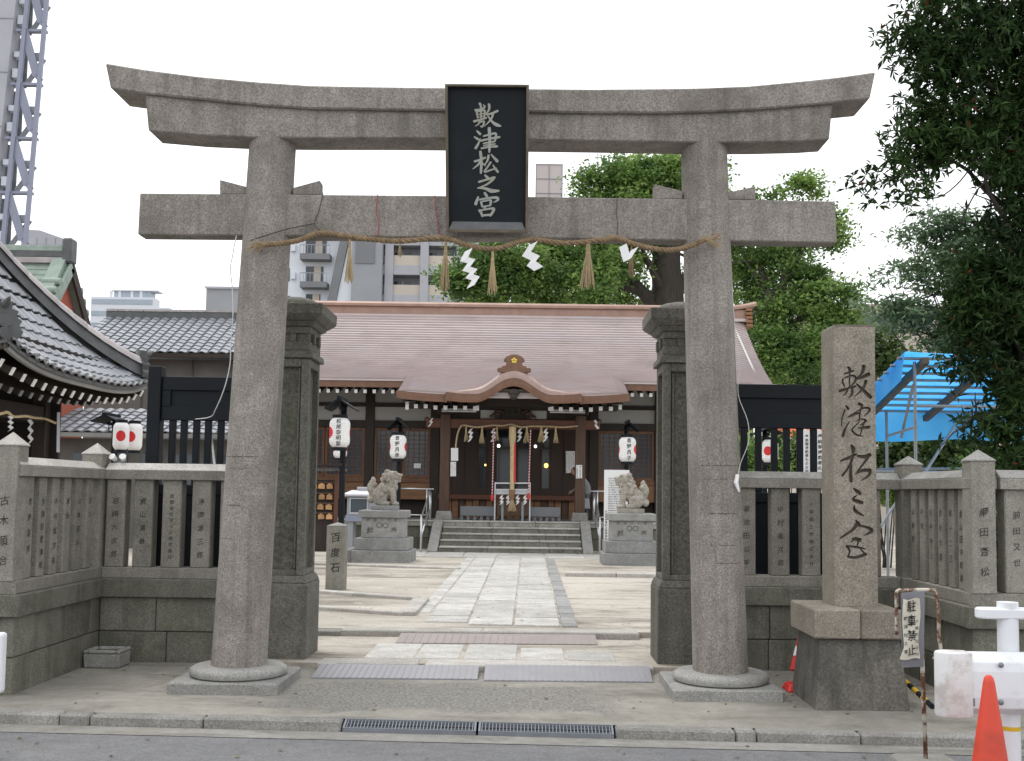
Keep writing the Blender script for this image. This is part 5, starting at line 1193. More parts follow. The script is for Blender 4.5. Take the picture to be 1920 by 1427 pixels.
# porch back wall: boards, glazed doors, sill, slatted skirting
ax0, ax1 = -2.62, mir(-2.62)
gdoors = [(895, 913), (929, 958), (967, 996), (1014, 1032)]
xs_ = [ax0]
for a, b_ in gdoors: xs_ += [X(a, 870, YW), X(b_, 870, YW)]
xs_.append(ax1)
for i in range(0, len(xs_), 2):
    a, b_ = xs_[i], xs_[i + 1]; n_ = max(1, int((b_ - a) / .3))
    for k in range(n_): M().box(a + (b_ - a) * k / n_ + .004, a + (b_ - a) * (k + 1) / n_ - .004, YW, YW + .06, 1.55, 3.7).build('wall_board', 'wood_deep', hall)
for i in range(1, len(xs_) - 1, 2):
    a, b_ = xs_[i], xs_[i + 1]
    f = M(); f.box(a, a + .04, YW - .01, YW + .05, 1.55, 3.5); f.box(b_ - .04, b_, YW - .01, YW + .05, 1.55, 3.5); f.box(a + .04, b_ - .04, YW - .01, YW + .05, 3.44, 3.5); f.box(a + .04, b_ - .04, YW - .01, YW + .05, 1.55, 1.75); f.box(a + .04, b_ - .04, YW - .01, YW + .05, 2.9, 2.95)
    d_ = f.build('glazed_door', 'wood_deep', hall)
    M().box(a + .04, b_ - .04, YW + .02, YW + .03, 1.75, 3.44).build('pane', 'glass_dark', d_)
    M().box(a, b_, YW, YW + .06, 3.5, 3.7).build('wall_board', 'wood_deep', hall)
M().box(ax0, ax1, YW - .02, YW + .1, 3.702, 4.05).build('wall_board', 'wood_dark', hall)
M().box(ax0, ax1, YW - .25, YW + .1, 1.40, 1.545).build('sill', 'wood_red', hall, bevel=.01)
for i in range(22):
    a = ax0 + (ax1 - ax0) * i / 22; M().box(a + .012, a + (ax1 - ax0) / 22 - .012, YW - .1 - .02 * (i % 2), YW - .05, PZ, 1.398).build('skirting_board', 'wood_light' if i % 3 else 'wood_brown', hall)
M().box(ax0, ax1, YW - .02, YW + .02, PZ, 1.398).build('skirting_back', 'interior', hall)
# lamps and tubes
for (a, b_, y) in ((828, 893, 771), (1031, 1097, 773)):
    p, q = at(a, y, 28.4), at(b_, y + 1, 28.4)
    t = thing('fluorescent_tube', 'white fluorescent tube lamp under the porch eave, %s the curved gable' % ('left of' if a < 900 else 'right of'), 'tube lamp', p, 'tube lamps under the porch')
    mm = M(); mm.bar(p, q, .03, .03); mm.build('tube', 'white_paint', t)
    mm = M(); mm.bar(p + Vector((0, .02, .05)), q + Vector((0, .02, .05)), .09, .05); mm.build('fitting', 'aluminium', t)
for px_, py, mt, lb, r in ((935, 836, 'lamp_white', 'small white lamp glowing behind the left twisted bell rope', .042), (1004, 837, 'lamp_white', 'small white lamp glowing behind the right twisted bell rope', .038), (1024, 873, 'lamp_yellow', 'yellow lamp glowing by the right glazed door', .06), (910, 872, 'lamp_yellow', 'dim amber lamp by the left glazed door', .028)):
    c = at(px_, py, YW - .25); t = thing('lamp', lb, 'lamp', c); mm = M(); mm.ell(c, (r, r, r * 1.15), 12, 8); mm.build('bulb', mt, t, smooth=True); mm = M(); mm.tube([c + Vector((0, 0, r)), c + Vector((0, 0, r + .1)), c + Vector((0, .26, r + .12))], .012, 6); mm.build('bracket', 'cable_dark', t)

# ------------------------------------------------------------------ things hung and set in the porch
YH = 28.78
rp = [(854, 842), (857, 818), (862, 803), (869, 797.5), (894, 801), (924, 797.5), (942, 798.5), (959, 796), (977, 801), (997, 799.5), (1032, 800), (1055, 801), (1083, 799)]
t = thing('porch_rope', 'pale straw rope looped across the porch beam of the shrine hall', 'rope', at(960, 800, YH))
mm = M(); twisted(mm, [at(x, y, YH) for x, y in rp], .014, .017, 60); mm.build('twisted_rope', 'rope_light', t, smooth=True, recalc=False)
Gt = 'straw tassels on the porch rope'
for i, (x, y1, w_) in enumerate(((874, 827, 11), (904, 831, 12), (932, 827, 10), (988, 830, 13), (1015, 829, 15), (1042, 830, 11))):
    mm = M(); tassel_mesh(mm, at(x, 800, YH), (y1 - 800) * YH / FPX, w_ * YH / FPX / 2, 18); o = mm.build('straw_tassel', 'rope_light', recalc=False)
    tag(o, 'straw tassel on the porch rope, ' + ('outermost beside the left porch post', 'second from the left porch post', 'just left of the thick bell rope', 'just right of the thick bell rope', 'second from the right end of the rope', 'last before the right porch post')[i], 'tassel', Gt)
for i, x in enumerate((883, 926, 975, 1024)):
    mm = M(); shide_mesh(mm, [(x + 1, 804), (x - 3, 810), (x + 2, 812), (x - 2, 818), (x + 1, 820), (x - 4, 828)], 5.5, YH - .04); o = mm.build('paper_streamer', 'paper_white', recalc=False)
    tag(o, 'small zigzag paper on the porch rope, ' + ('next to the left porch post', 'behind the left bell rope', 'right of the thick straw bell rope', 'nearest the right porch post')[i], 'paper streamer', 'zigzag papers on the porch rope')
for i, (x, y) in enumerate(((808, 792), (1118, 796))):
    mm = M(); s = 1 if i == 0 else -1; shide_mesh(mm, [(x + 3 * s, y - 8), (x - 1 * s, y - 2), (x + 2 * s, y), (x - 4 * s, y + 8)], 4, 28.8); o = mm.build('paper_streamer', 'paper_white', recalc=False); tag(o, 'small zigzag paper at the %s end of the porch beam' % ('left' if i == 0 else 'right'), 'paper streamer')
for i, (a, b_) in enumerate((((926, 803), (923, 928)), ((995, 805), (991, 926)))):
    t = thing('bell_rope', 'red and white twisted bell rope on the %s of the offering box' % ('left' if i == 0 else 'right'), 'bell rope', at(b_[0], b_[1] + 12, 28.5), 'twisted bell ropes')
    p, q = at(*a, 28.5), at(*b_, 28.5); mm = M(); mm.tube([p, q], .017, 10); mm.build('rope', 'rope_twist', t, smooth='auto')
    mm = M(); mm.lathe([(.02, q.z + .02), (.04, q.z - .02), (.045, q.z - .06), (.035, q.z - .12), (.04, q.z - .15), (.03, q.z - .16)], (q.x, q.y), 14); mm.build('tassel', 'red_paint', t, smooth='auto')
t = thing('bell_rope', 'thick pale straw bell rope with broom end before the offering box', 'bell rope', at(960, 957, 28.45))
mm = M(); p, q = at(961, 800, 28.45), at(960, 925, 28.45); mm.tube([p, p.lerp(q, .15), p.lerp(q, .3), q], [.09, .10, .065, .06], 14); mm.build('rope', 'rope_light', t, smooth='auto')
a = at(960, 918, 28.45); mm = M(); mm.lathe([(.075, a.z + .0), (.07, a.z - .25)], (a.x, a.y), 14); mm.build('sleeve', 'wood_light', t, smooth='auto')
mm = M(); tassel_mesh(mm, at(960, 934, 28.45), .34, .13, 40, .15); mm.build('broom_end', 'straw', t, recalc=False)
p, q = at(965, 830, 28.4), at(965, 905, 28.4); mm = M(); mm.hexa([p + Vector((-.028, 0, 0)), p + Vector((.028, 0, 0)), p + Vector((.028, .008, 0)), p + Vector((-.028, .008, 0)), q + Vector((-.028, 0, 0)), q + Vector((.028, 0, 0)), q + Vector((.028, .008, 0)), q + Vector((-.028, .008, 0))]); mm.build('ribbon', 'red_paint', t)
# offering box and rail
OY = 28.75
t = thing('offering_box', 'wooden offering box under a steel rail at the top of the steps', 'offering box', at(961, 970, OY))
x0, x1 = X(931, 950, OY), X(991, 950, OY); M().box(x0, x1, OY, OY + .5, PZ + .12, PZ + .56).build('box', 'wood_brown', t, bevel=.015)
for xx in (x0 + .13, x1 - .19): M().box(xx, xx + .06, OY - .03, OY - .001, PZ, PZ + .5).build('leg', 'scaffold', t)
for k in range(7): M().box(x0 + .04, x1 - .04, OY + .05 + .06 * k, OY + .075 + .06 * k, PZ + .56, PZ + .6).build('grate_slat', 'wood_brown', t)
mm = M()
for y in (906, 918): mm.bar(at(928, y, OY - .05), at(994.5, y, OY - .05), .035)
for x in (928.5, 994): mm.bar(at(x, 904, OY - .05), (X(x, 906, OY), OY - .05, PZ), .03)
mm.build('rail', 'steel_pipe', t)
mm = M(); mm.ext([at(930, 919, OY - .03), at(993, 919, OY - .03), at(993, 927, OY - .03), at(930, 927, OY - .03)], (0, .02, 0)); mm.build('splash_plate', 'aluminium', t)
for i, x in enumerate((941, 953, 971, 985)):
    mm = M(); shide_mesh(mm, [(x, 929), (x - 2, 934), (x + 2, 935), (x - 2, 940), (x + 1, 941), (x - 2, 946)], 5, OY - .06); o = mm.build('paper_streamer', 'paper_white', recalc=False)
    tag(o, 'tiny zigzag paper on the offering box front, %s' % ('leftmost of four', 'left of the broom end', 'right of the broom end', 'rightmost of four')[i], 'paper streamer', 'papers on the offering box')
for i, (a, b_) in enumerate(((863, 930), (989, 1051))):
    t = thing('low_bench', 'low grey bench on short feet %s of the offering box' % ('left' if i == 0 else 'right'), 'bench', at((a + b_) / 2, 975, 29), 'low benches in the porch')
    x0, x1 = X(a, 960, 28.9), X(b_, 960, 28.9); M().box(x0, x1, 28.9, 29.3, PZ + .11, PZ + .37).build('body', 'concrete_dark', t, bevel=.01)
    for k in range(6):
        xx = x0 + (x1 - x0 - .08) * k / 5; M().box(xx, xx + .08, 28.93, 29.27, PZ, PZ + .109).build('foot', 'concrete_dark', t)
def notice(name, x0, x1, y0, y1, Y, label, rows=0, text='第一二三四五六七八九十', tilt=0):
    t = thing(name, label, 'notice', at((x0 + x1) / 2, y1, Y))
    mm = M(); mm.ext([at(x0, y0, Y), at(x1, y0 + tilt, Y), at(x1, y1 + tilt, Y), at(x0, y1, Y)], (0, .02, 0)); mm.build('sheet', 'paper_white', t)
    if rows:
        mm = M(); w_ = (x1 - x0)
        for r in range(rows): write(mm, text[r % 3:], at(x1 - w_ * (r + .6) / rows, y0 + (y1 - y0) * .12, Y), (1, 0, 0), (0, 0, -1), w_ * .55 / rows * Y / FPX, (y1 - y0) * .09 * Y / FPX, nrm=(0, -1, 0), lift=.003)
        mm.build('lettering', 'ink', t, recalc=False)['kind'] = 'stuff'
notice('paper_notice', 845.5, 859, 840, 864, 28.76, 'white paper hanging beside the left porch post at the rope\'s end', 0)
notice('paper_notice', 844.5, 855, 866, 893, 28.78, 'white printed sheet on the left porch post, the lower of two', 3)
notice('paper_notice', 1061, 1078, 846, 887, YW - .1, 'grey white notice sheet on the wall left of the right porch post', 4)
notice('post_plate', 1080, 1091.5, 872, 897, 28.79, 'small white plate fixed to the right porch post', 2)
notice('paper_notice', 776, 789, 869, 878, YW - .03, 'small white notice on the lattice window above the left lion', 0)
# hand rails
def pipe(mm, pts, r=.021): return mm.tube(pts, r, 10)
for s in (0, 1):
    f = (lambda x: x) if s == 0 else mir
    t = thing('handrail', 'shiny steel handrail beside the stone steps, %s flight edge' % ('left' if s == 0 else 'right'), 'handrail', (f(-2.55), 26.4, CT), 'steel handrails at the steps')
    mm = M()
    for dy in (0, .14):
        pipe(mm, [(f(-2.62), 26.35 + dy, CT), (f(-2.62), 26.35 + dy, 1.0)])
    pipe(mm, [(f(-2.62), 26.33, 1.0), (f(-2.62), 26.5, 1.0), (f(-2.60), 28.3, 1.62), (f(-2.60), 28.6, 1.62)]); pipe(mm, [(f(-2.62), 26.5, .55), (f(-2.60), 28.3, 1.12)])
    for y in (28.3, 28.6): pipe(mm, [(f(-2.60), y, PZ), (f(-2.60), y, 1.62)])
    mm.build('pipes', 'steel_pipe', t, smooth=True)
    t = thing('handrail', 'shiny steel rail along the platform edge, %s of the steps' % ('left' if s == 0 else 'right'), 'handrail', (f(-3), 28.35, PZ), 'steel handrails at the steps')
    mm = M(); pipe(mm, [(f(-3.42), 28.35, 1.68), (f(-2.5), 28.35, 1.68)]); pipe(mm, [(f(-3.42), 28.35, .99), (f(-2.68), 28.35, .99)]); pipe(mm, [(f(-3.42), 28.35, PZ), (f(-3.42), 28.35, 1.69)]); pipe(mm, [(f(-2.68), 28.35, PZ), (f(-2.68), 28.35, 1.68)]); mm.build('pipes', 'steel_pipe', t, smooth=True)

# ================================================================== guardian lions
def lion_mesh():
    mm = M(); E = lambda c, r, R=None: mm.ell(c, r, 14, 10, R)
    Ry = lambda a: Matrix.Rotation(math.radians(a), 3, 'Y')
    E((-.13, 0, .19), (.17, .15, .18)); E((-.02, 0, .28), (.17, .14, .2), Ry(35)); E((.08, 0, .36), (.13, .14, .2), Ry(12)); E((.13, 0, .3), (.09, .12, .14))
    for s in (-1, 1):
        E((-.10, .12 * s, .13), (.15, .07, .13)); E((.0, .13 * s, .04), (.11, .05, .045)); E((.06, .135 * s, .04), (.05, .055, .045))
        mm.tube([(.13, .085 * s, .32), (.16, .09 * s, .16), (.165, .09 * s, .04)], [.075, .055, .05], 12); E((.2, .09 * s, .035), (.075, .06, .045))
    E((.12, 0, .55), (.13, .125, .12)); E((.235, 0, .53), (.085, .085, .07)); E((.24, 0, .59), (.09, .075, .04), Ry(8)); E((.24, 0, .475), (.075, .07, .03), Ry(10)); E((.315, 0, .585), (.03, .045, .03))
    for s in (-1, 1):
        E((.19, .07 * s, .635), (.04, .035, .03)); E((.03, .10 * s, .645), (.055, .03, .05), Ry(-30)); E((.27, .05 * s, .57), (.04, .03, .03))
    for k in range(34):                                        # curls of the mane
        a = random.uniform(-2.0, 2.0); z = random.uniform(.27, .60); x = .02 - .1 * (abs(a) < 1) + random.uniform(-.05, .05) + (.6 - z) * .08
        y = .145 * math.sin(a); E((x + .05 * math.cos(a) - .02, y, z), (.045, .035, .045))
    for k in range(10):
        a = random.uniform(-1.2, 1.2); E((.19 + .02 * math.cos(a), .11 * math.sin(a), random.uniform(.32, .46)), (.04, .035, .045))
    mm.tube([(-.26, 0, .2), (-.30, 0, .34), (-.27, 0, .44), (-.25, 0, .5), (-.285, 0, .535)], [.07, .085, .07, .05, .035], 12)
    for (x, y, z, r) in ((-.29, .05, .3, .05), (-.29, -.05, .3, .05), (-.33, 0, .38, .045), (-.22, .04, .4, .045), (-.22, -.04, .4, .045), (-.31, 0, .12, .075), (-.3, .08, .1, .06), (-.3, -.08, .1, .06), (-.2, .13, .2, .05), (-.2, -.13, .2, .05), (-.05, .17, .2, .045), (-.05, -.17, .2, .045)): E((x, y, z), r)
    me = mm.mesh('lion', 'stone_lion', (0, 0, 0), recalc=False)
    o = bpy.data.objects.new('tmp', me); COL.objects.link(o)
    r = o.modifiers.new('r', 'REMESH'); r.mode = 'VOXEL'; r.voxel_size = .0105; r.use_smooth_shade = True
    s_ = o.modifiers.new('s', 'SMOOTH'); s_.iterations = 2; s_.factor = .5
    dg = bpy.context.evaluated_depsgraph_get(); dg.update(); nm = bpy.data.meshes.new_from_object(o.evaluated_get(dg), depsgraph=dg); bpy.data.objects.remove(o)
    nm.polygons.foreach_set('use_smooth', [True] * len(nm.polygons)); return nm
lme = lion_mesh(); lme.materials.clear(); lme.materials.append(MATS['stone_lion'])
def lion(cx, y0, face, label, plabel):
    t = thing('lion_pedestal', plabel, 'pedestal', (cx, y0 + .6, CT), 'tiered granite pedestals')
    M().box(cx - .62, cx + .62, y0, y0 + 1.2, CT - .02, .36).build('tier', 'granite_grey', t, bevel=.012)
    M().box(cx - .78 if face > 0 else cx + .623, cx - .623 if face > 0 else cx + .78, y0 + .02, y0 + 1.2, CT - .02, .375).build('side_stone', 'granite_grey', t, bevel=.012)
    M().box(cx - .565, cx + .565, y0 + .08, y0 + 1.12, .362, .615).build('tier', 'granite_grey', t, bevel=.012)
    b_ = M(); b_.frus(cx - .445, cx + .445, y0 + .18, y0 + 1.02, .617, cx - .435, cx + .435, y0 + .18, y0 + 1.02, 1.04); body = b_.build('die_block', 'granite_grey', t, bevel=.01)
    mm = M(); yy = y0 + .18
    for ch, dx in (('献', -.25), ('奉', .25)): write(mm, ch, (cx + dx, yy, .78), (1, 0, 0), (0, 0, -1), .14, nrm=(0, -1, 0), wob=.01)
    write(mm, '明治三十年', (cx - .3, yy, .995), (1, 0, 0), (0, 0, -1), .075, .145, horizontal=True, nrm=(0, -1, 0)); mm.build('lettering', 'carve_shade_dirt', body, recalc=False)['kind'] = 'stuff'
    mm = M()
    for dx in (-.06, .07):
        pts = [(cx + dx + .055 * math.cos(2 * PI * k / 16), yy - .002, .885 + .05 * math.sin(2 * PI * k / 16)) for k in range(17)]; mm.tube(pts, .007, 5)
    mm.build('crest_rings', 'carve_shade_dirt', body, recalc=False)
    M().box(cx - .50, cx + .50, y0 + .12, y0 + 1.08, 1.042, 1.20).build('cap', 'granite_grey', t, bevel=.015)
    l = thing('guardian_lion', label, 'lion statue', (cx, y0 + .6, 1.202), 'stone guardian lions')
    M().box(cx - .28, cx + .28, y0 + .38, y0 + .82, 1.202, 1.30).build('plinth', 'granite_grey' if face > 0 else 'stone_lion', l, bevel=.01)
    o = place('body', lme, l, (0, 0, .095)); 
    o.rotation_euler = (0, 0, 0 if face > 0 else PI); o.scale = (1.06, 1.0, 1.12)
lion(-3.07, 22.45, 1, 'seated stone guardian lion facing right, beside the left lantern', 'tiered granite pedestal under the lion that faces right')
lion(2.22, 22.55, -1, 'seated stone guardian lion facing left, before the white signboard', 'tiered granite pedestal under the lion that faces left')

# ------------------------------------------------------------------ small stone post, lanterns, boards, rack, case
t = thing('stone_post', 'short square stone post inscribed with three characters on the sand', 'stone post', (X(627, 1105, 16.15), 16.2, CT))
c = X(627, 1100, 16.1); mm = M(); mm.box(c - .137, c + .137, 16.1, 16.37, CT - .02, 1.075); p_ = mm.build('shaft', 'granite_fence', t, bevel=.006)
mm = M(); mm.add([(c - .14, 16.097, 1.076), (c + .14, 16.097, 1.076), (c + .14, 16.373, 1.076), (c - .14, 16.373, 1.076), (c, 16.235, 1.125)], [(0, 1, 4), (1, 2, 4), (2, 3, 4), (3, 0, 4), (3, 2, 1, 0)]); mm.build('pointed_top', 'granite_base', t)
mm = M(); write(mm, '百度石', (c, 16.1, .90), (1, 0, 0), (0, 0, -1), .145, .225, nrm=(0, -1, 0), wob=.02); mm.build('lettering', 'ink', p_, recalc=False)['kind'] = 'stuff'

def lantern_at(px, y0, y1, Y, rot, label, text=None, group='red sun paper lanterns', tang=0.0, slim=1.0):
    """paper lantern hanging with its crown at y0 and foot at y1 (photo px)"""
    zt, zb = Z(px, y0, Y), Z(px, y1, Y); k = (zt - zb) / .72; c = at(px, (y0 + y1) / 2, Y)
    t = thing('paper_lantern', label, 'lantern', (c.x, Y, zb), group); t.rotation_euler = (0, 0, rot); t.scale = (k * slim, k * slim, k)
    def local(mm, name, mat, parent, smooth='auto', recalc=True):
        me = mm.mesh(name, mat, (0, 0, 0), smooth, recalc=recalc); o = bpy.data.objects.new(name, me); COL.objects.link(o); o.parent = parent; return o
    mm = M(); prof = []; n_ = 52
    for i in range(n_ + 1):
        u = i / n_; z = .055 + .61 * u; e = min(u, 1 - u); r = .205 * (1 - .40 * max(0, 1 - e / .24) ** 2.4) * (1 - .015 * math.cos(2 * PI * 13 * u)); prof.append((r, z))
    mm.lathe(prof, (0, 0), 40); body = local(mm, 'paper_body', 'lantern_paper', t)
    mm = M(); mm.lathe([(.12, .655), (.152, .657), (.152, .72), (.12, .722)], (0, 0), 28); local(mm, 'crown_ring', 'black_paint', t)
    mm = M(); mm.lathe([(.12, .0), (.152, .002), (.152, .062), (.12, .064)], (0, 0), 28); local(mm, 'foot_ring', 'black_paint', t)
    if text:
        mm = M(); n_ = len(text); a0 = -PI / 2 - rot + tang
        for i, ch in enumerate(text):
            V, F = GL.get(ch, ((), ()))
            zc = .36 + (n_ - 1) * .5 * (.56 / n_) - i * (.56 / n_); sz = min(.115, .52 / n_)
            pts = []
            for x, y in V:
                a = a0 + x * sz / .205; zz = zc + y * sz + .012 * x; u = (zz - .04) / .64; e = min(u, 1 - u); r = .205 * (1 - .40 * max(0, 1 - e / .24) ** 2.4) + .0035
                pts.append((r * math.cos(a), r * math.sin(a), zz))
            mm.add(pts, F)
        local(mm, 'lettering', 'ink', body, recalc=False)['kind'] = 'stuff'
    return t
lantern_at(637, 778, 845, 20.4, 0.42, 'large white paper lantern with five characters above the votive rack', '松尾泰明菜', tang=.05)
lantern_at(638, 818, 863, 26.6, 0.3, 'white paper lantern half hidden below and behind the five-character one', '月')
lantern_at(746.5, 811, 865, 26.4, 0.0, 'white paper lantern with red suns on both sides, above the left lion', '音野昌彦')
lantern_at(1176.5, 815, 871, 25.6, -.22, 'white paper lantern with four characters above the right lion', '音野昌子', tang=.1)
lantern_at(227, 787, 849, 21, 1.90, 'front lantern of the overlapping pair with red suns by the pavilion', None, slim=.82)
lantern_at(252, 789, 850, 21.6, 1.45, 'rear lantern of the overlapping pair with red suns, nearer the black gate', None, slim=.82)
lantern_at(1444, 820, 872, 24, 1.05, 'white lantern with red sun seen through the right black gate', None)
def lantern_post(px, y0, yr, Y, label, dx=.0, tip=.55):
    c = at(px, y0, Y); x = c.x + dx; zr_ = c.z
    t = thing('lantern_post', label, 'lantern post', (x, Y + .3, CT), 'roofed lantern posts')
    M().box(x - .05, x + .05, Y + .28, Y + .38, CT - .05, zr_ - .06).build('pole', 'black_paint', t, bevel=.006)
    mm = M(); mm.box(x - .03, x + .03, Y - .05, Y + .279, zr_ - .2, zr_ - .14); mm.build('arm', 'black_paint', t)
    mm = M(); dz = (yr - y0) * Y / FPX
    for s in (-1, 1):
        mm.hexa([(x, Y - .25, zr_ - .03), (x + s * .27, Y - .25, zr_ - dz - .03), (x + s * .27, Y + .5, zr_ - dz - .03), (x, Y + .5, zr_ - .03), (x, Y - .25, zr_), (x + s * .27, Y - .25, zr_ - dz), (x + s * .27, Y + .5, zr_ - dz), (x, Y + .5, zr_)])
    mm.build('little_roof', 'black_paint', t)
    mm = M(); mm.box(x - .035, x + .035, Y - .28, Y + .52, zr_ - .02, zr_ + .035); mm.build('ridge', 'black_paint', t)
    mm = M(); mm.tube([(x - dx * .6, Y, zr_ - .15), (x - dx * .6, Y, Z(px, y0 + 34, Y))], .012, 6); mm.build('hook', 'cable_dark', t)
lantern_post(637, 748, 766, 20.4, 'roofed black lantern post beside the votive rack', .03)
lantern_post(747, 786, 803, 26.4, 'roofed black lantern post behind the left lion')
lantern_post(1177, 791, 806, 25.6, 'roofed black lantern post behind the right lion')
lantern_post(205, 778, 790, 21.2, 'dark lantern post beside the tiled pavilion', .0)
lantern_post(1440, 800, 812, 24, 'dark lantern post behind the right gate wing')
# white standing signboard
t = thing('signboard', 'tall white standing signboard with vertical text behind the right lion', 'signboard', (X(1156, 1030, 24.4), 24.4, CT))
x0, x1 = X(1133, 900, 24.4), X(1180, 900, 24.4); z1 = Z(1150, 881, 24.4)
M().box(x0, x1, 24.4, 24.44, .3, z1).build('board', 'paper_white', t)
for xx in (x0 + .02, x1 - .07): M().box(xx, xx + .05, 24.441, 24.49, CT, z1 - .1).build('leg', 'white_paint', t)
mm = M(); tx = 'の神社由緒祭神素盞嗚尊境内末社大国主大阪市南区難波氏子中'
for r in range(9): write(mm, (tx[r * 3:] + tx)[:int(22 - 2 * (r % 3))], (x1 - .10 - .045 * r, 24.4, z1 - .2), (1, 0, 0), (0, 0, -1), .036, .052, nrm=(0, -1, 0), lift=.003)
write(mm, '大国町敷津松之宮御鎮座由緒', (x0 + .05, 24.4, z1 - .95), (1, 0, 0), (0, 0, -1), .05, .062, nrm=(0, -1, 0), lift=.003)
mm.build('lettering', 'ink', t, recalc=False)['kind'] = 'stuff'
# votive plaque rack
RY = 20.9; rx0, rx1 = X(545, 930, RY), X(633, 930, RY)
t = thing('votive_rack', 'red wooden rack hung with small wooden votive tablets by the gatepost', 'votive rack', ((rx0 + rx1) / 2, RY, CT))
for xx in (rx0, rx1 - .07): M().box(xx, xx + .07, RY, RY + .07, CT, Z(630, 882, RY)).build('post', 'wood_red', t, bevel=.006)
for y in (905, 925, 944, 962): zz = Z(615, y, RY); M().box(rx0 + .07, rx1 - .07, RY + .02, RY + .05, zz - .015, zz + .015).build('rail', 'wood_brown', t)
M().box(rx0 + .07, rx1 - .07, RY + .08, RY + .1, CT + .3, Z(615, 900, RY)).build('backboard', 'wood_dark', t)
for dz, y0 in ((0, 871), (0, 880)): zz = Z(615, y0, RY); M().box(rx0 - .1, rx1 + .12, RY - .25 + .1 * (y0 > 875), RY + .3, zz - .03, zz + .02).build('roof_board', 'wood_dark' if y0 < 875 else 'plaque_ledge', t)
em = M(); em.ext([(-.055, 0, 0), (.055, 0, 0), (.055, 0, -.08), (-.055, 0, -.08)][::1], (0, .012, 0)); em2 = M(); em2.ext([(-.06, 0, -.1), (.06, 0, -.1), (.06, 0, -.02), (0, 0, .015), (-.06, 0, -.02)], (0, .012, 0))
eme = em2.mesh('votive_tablet', 'wood_ema', (0, 0, 0))
Gv = 'wooden votive tablets on the rack'; n_ = 0
for r_, y in enumerate((905, 925, 944, 962)):
    for k in range(4):
        xx = rx1 - .17 - .155 * k + random.uniform(-.015, .015); zz = Z(615, y, RY)
        o = bpy.data.objects.new('votive_tablet', eme); COL.objects.link(o); o.location = (xx, RY + .005, zz - .02); o.rotation_euler = (random.uniform(-.1, .1), random.uniform(-.12, .12), random.uniform(-.3, .3))
        tag(o, 'wooden votive tablet on the red rack, %s row, %s' % (('top', 'second', 'third', 'bottom')[r_], ('against the right post', 'second from the right post', 'third from the right post', 'fourth from the right post')[k]), 'votive tablet', Gv)
# steel display case on legs
CY_ = 26.9; x0, x1 = X(648, 950, CY_), X(722, 950, CY_)
t = thing('display_case', 'grey metal display case with hipped lid on legs behind the left lion', 'display case', ((x0 + x1) / 2, CY_, CT))
zA, zB, zC = Z(670, 978, CY_), Z(670, 966, CY_), Z(670, 931, CY_)
M().box(x0, x1, CY_, CY_ + .6, zA, zB).build('base_band', 'steel_lilac', t, bevel=.006)
M().box(x0 + .03, x1 - .03, CY_ + .03, CY_ + .57, zB + .001, zC).build('cabinet', 'concrete_grey', t)
f = M(); fa, fb = X(655, 950, CY_), X(690, 950, CY_)
for a in ((fa, fa + .03, zB + .02, zC - .03), (fb - .03, fb, zB + .02, zC - .03), (fa + .03, fb - .03, zB + .02, zB + .07), (fa + .03, fb - .03, zC - .06, zC - .03)): f.box(a[0], a[1], CY_ - .0, CY_ + .029, a[2], a[3])
w_ = f.build('window', 'aluminium', t); M().box(fa + .03, fb - .03, CY_ + .018, CY_ + .027, zB + .07, zC - .06).build('pane', 'window_dark', w_)
zD, zE_ = Z(670, 919, CY_), Z(670, 913, CY_)
mm = M(); mm.frus(x0 - .1, x1 + .1, CY_ - .08, CY_ + .68, zC + .001, x0 - .1, x1 + .1, CY_ - .08, CY_ + .68, zC + .05); mm.frus(x0 - .1, x1 + .1, CY_ - .08, CY_ + .68, zC + .051, x0 + .12, x1 - .12, CY_ + .15, CY_ + .45, zD); mm.build('lid', 'aluminium', t, bevel=.008)
M().box(x0 + .25, x1 - .25, CY_ + .15, CY_ + .45, zD + .001, zE_).build('lid_cap', 'aluminium', t, bevel=.01)
for xx in (x0 + .06, x1 - .2): 
    for yy in (CY_ + .05, CY_ + .45): M().box(xx, xx + .13, yy, yy + .1, CT, zA).build('leg', 'concrete_grey', t)
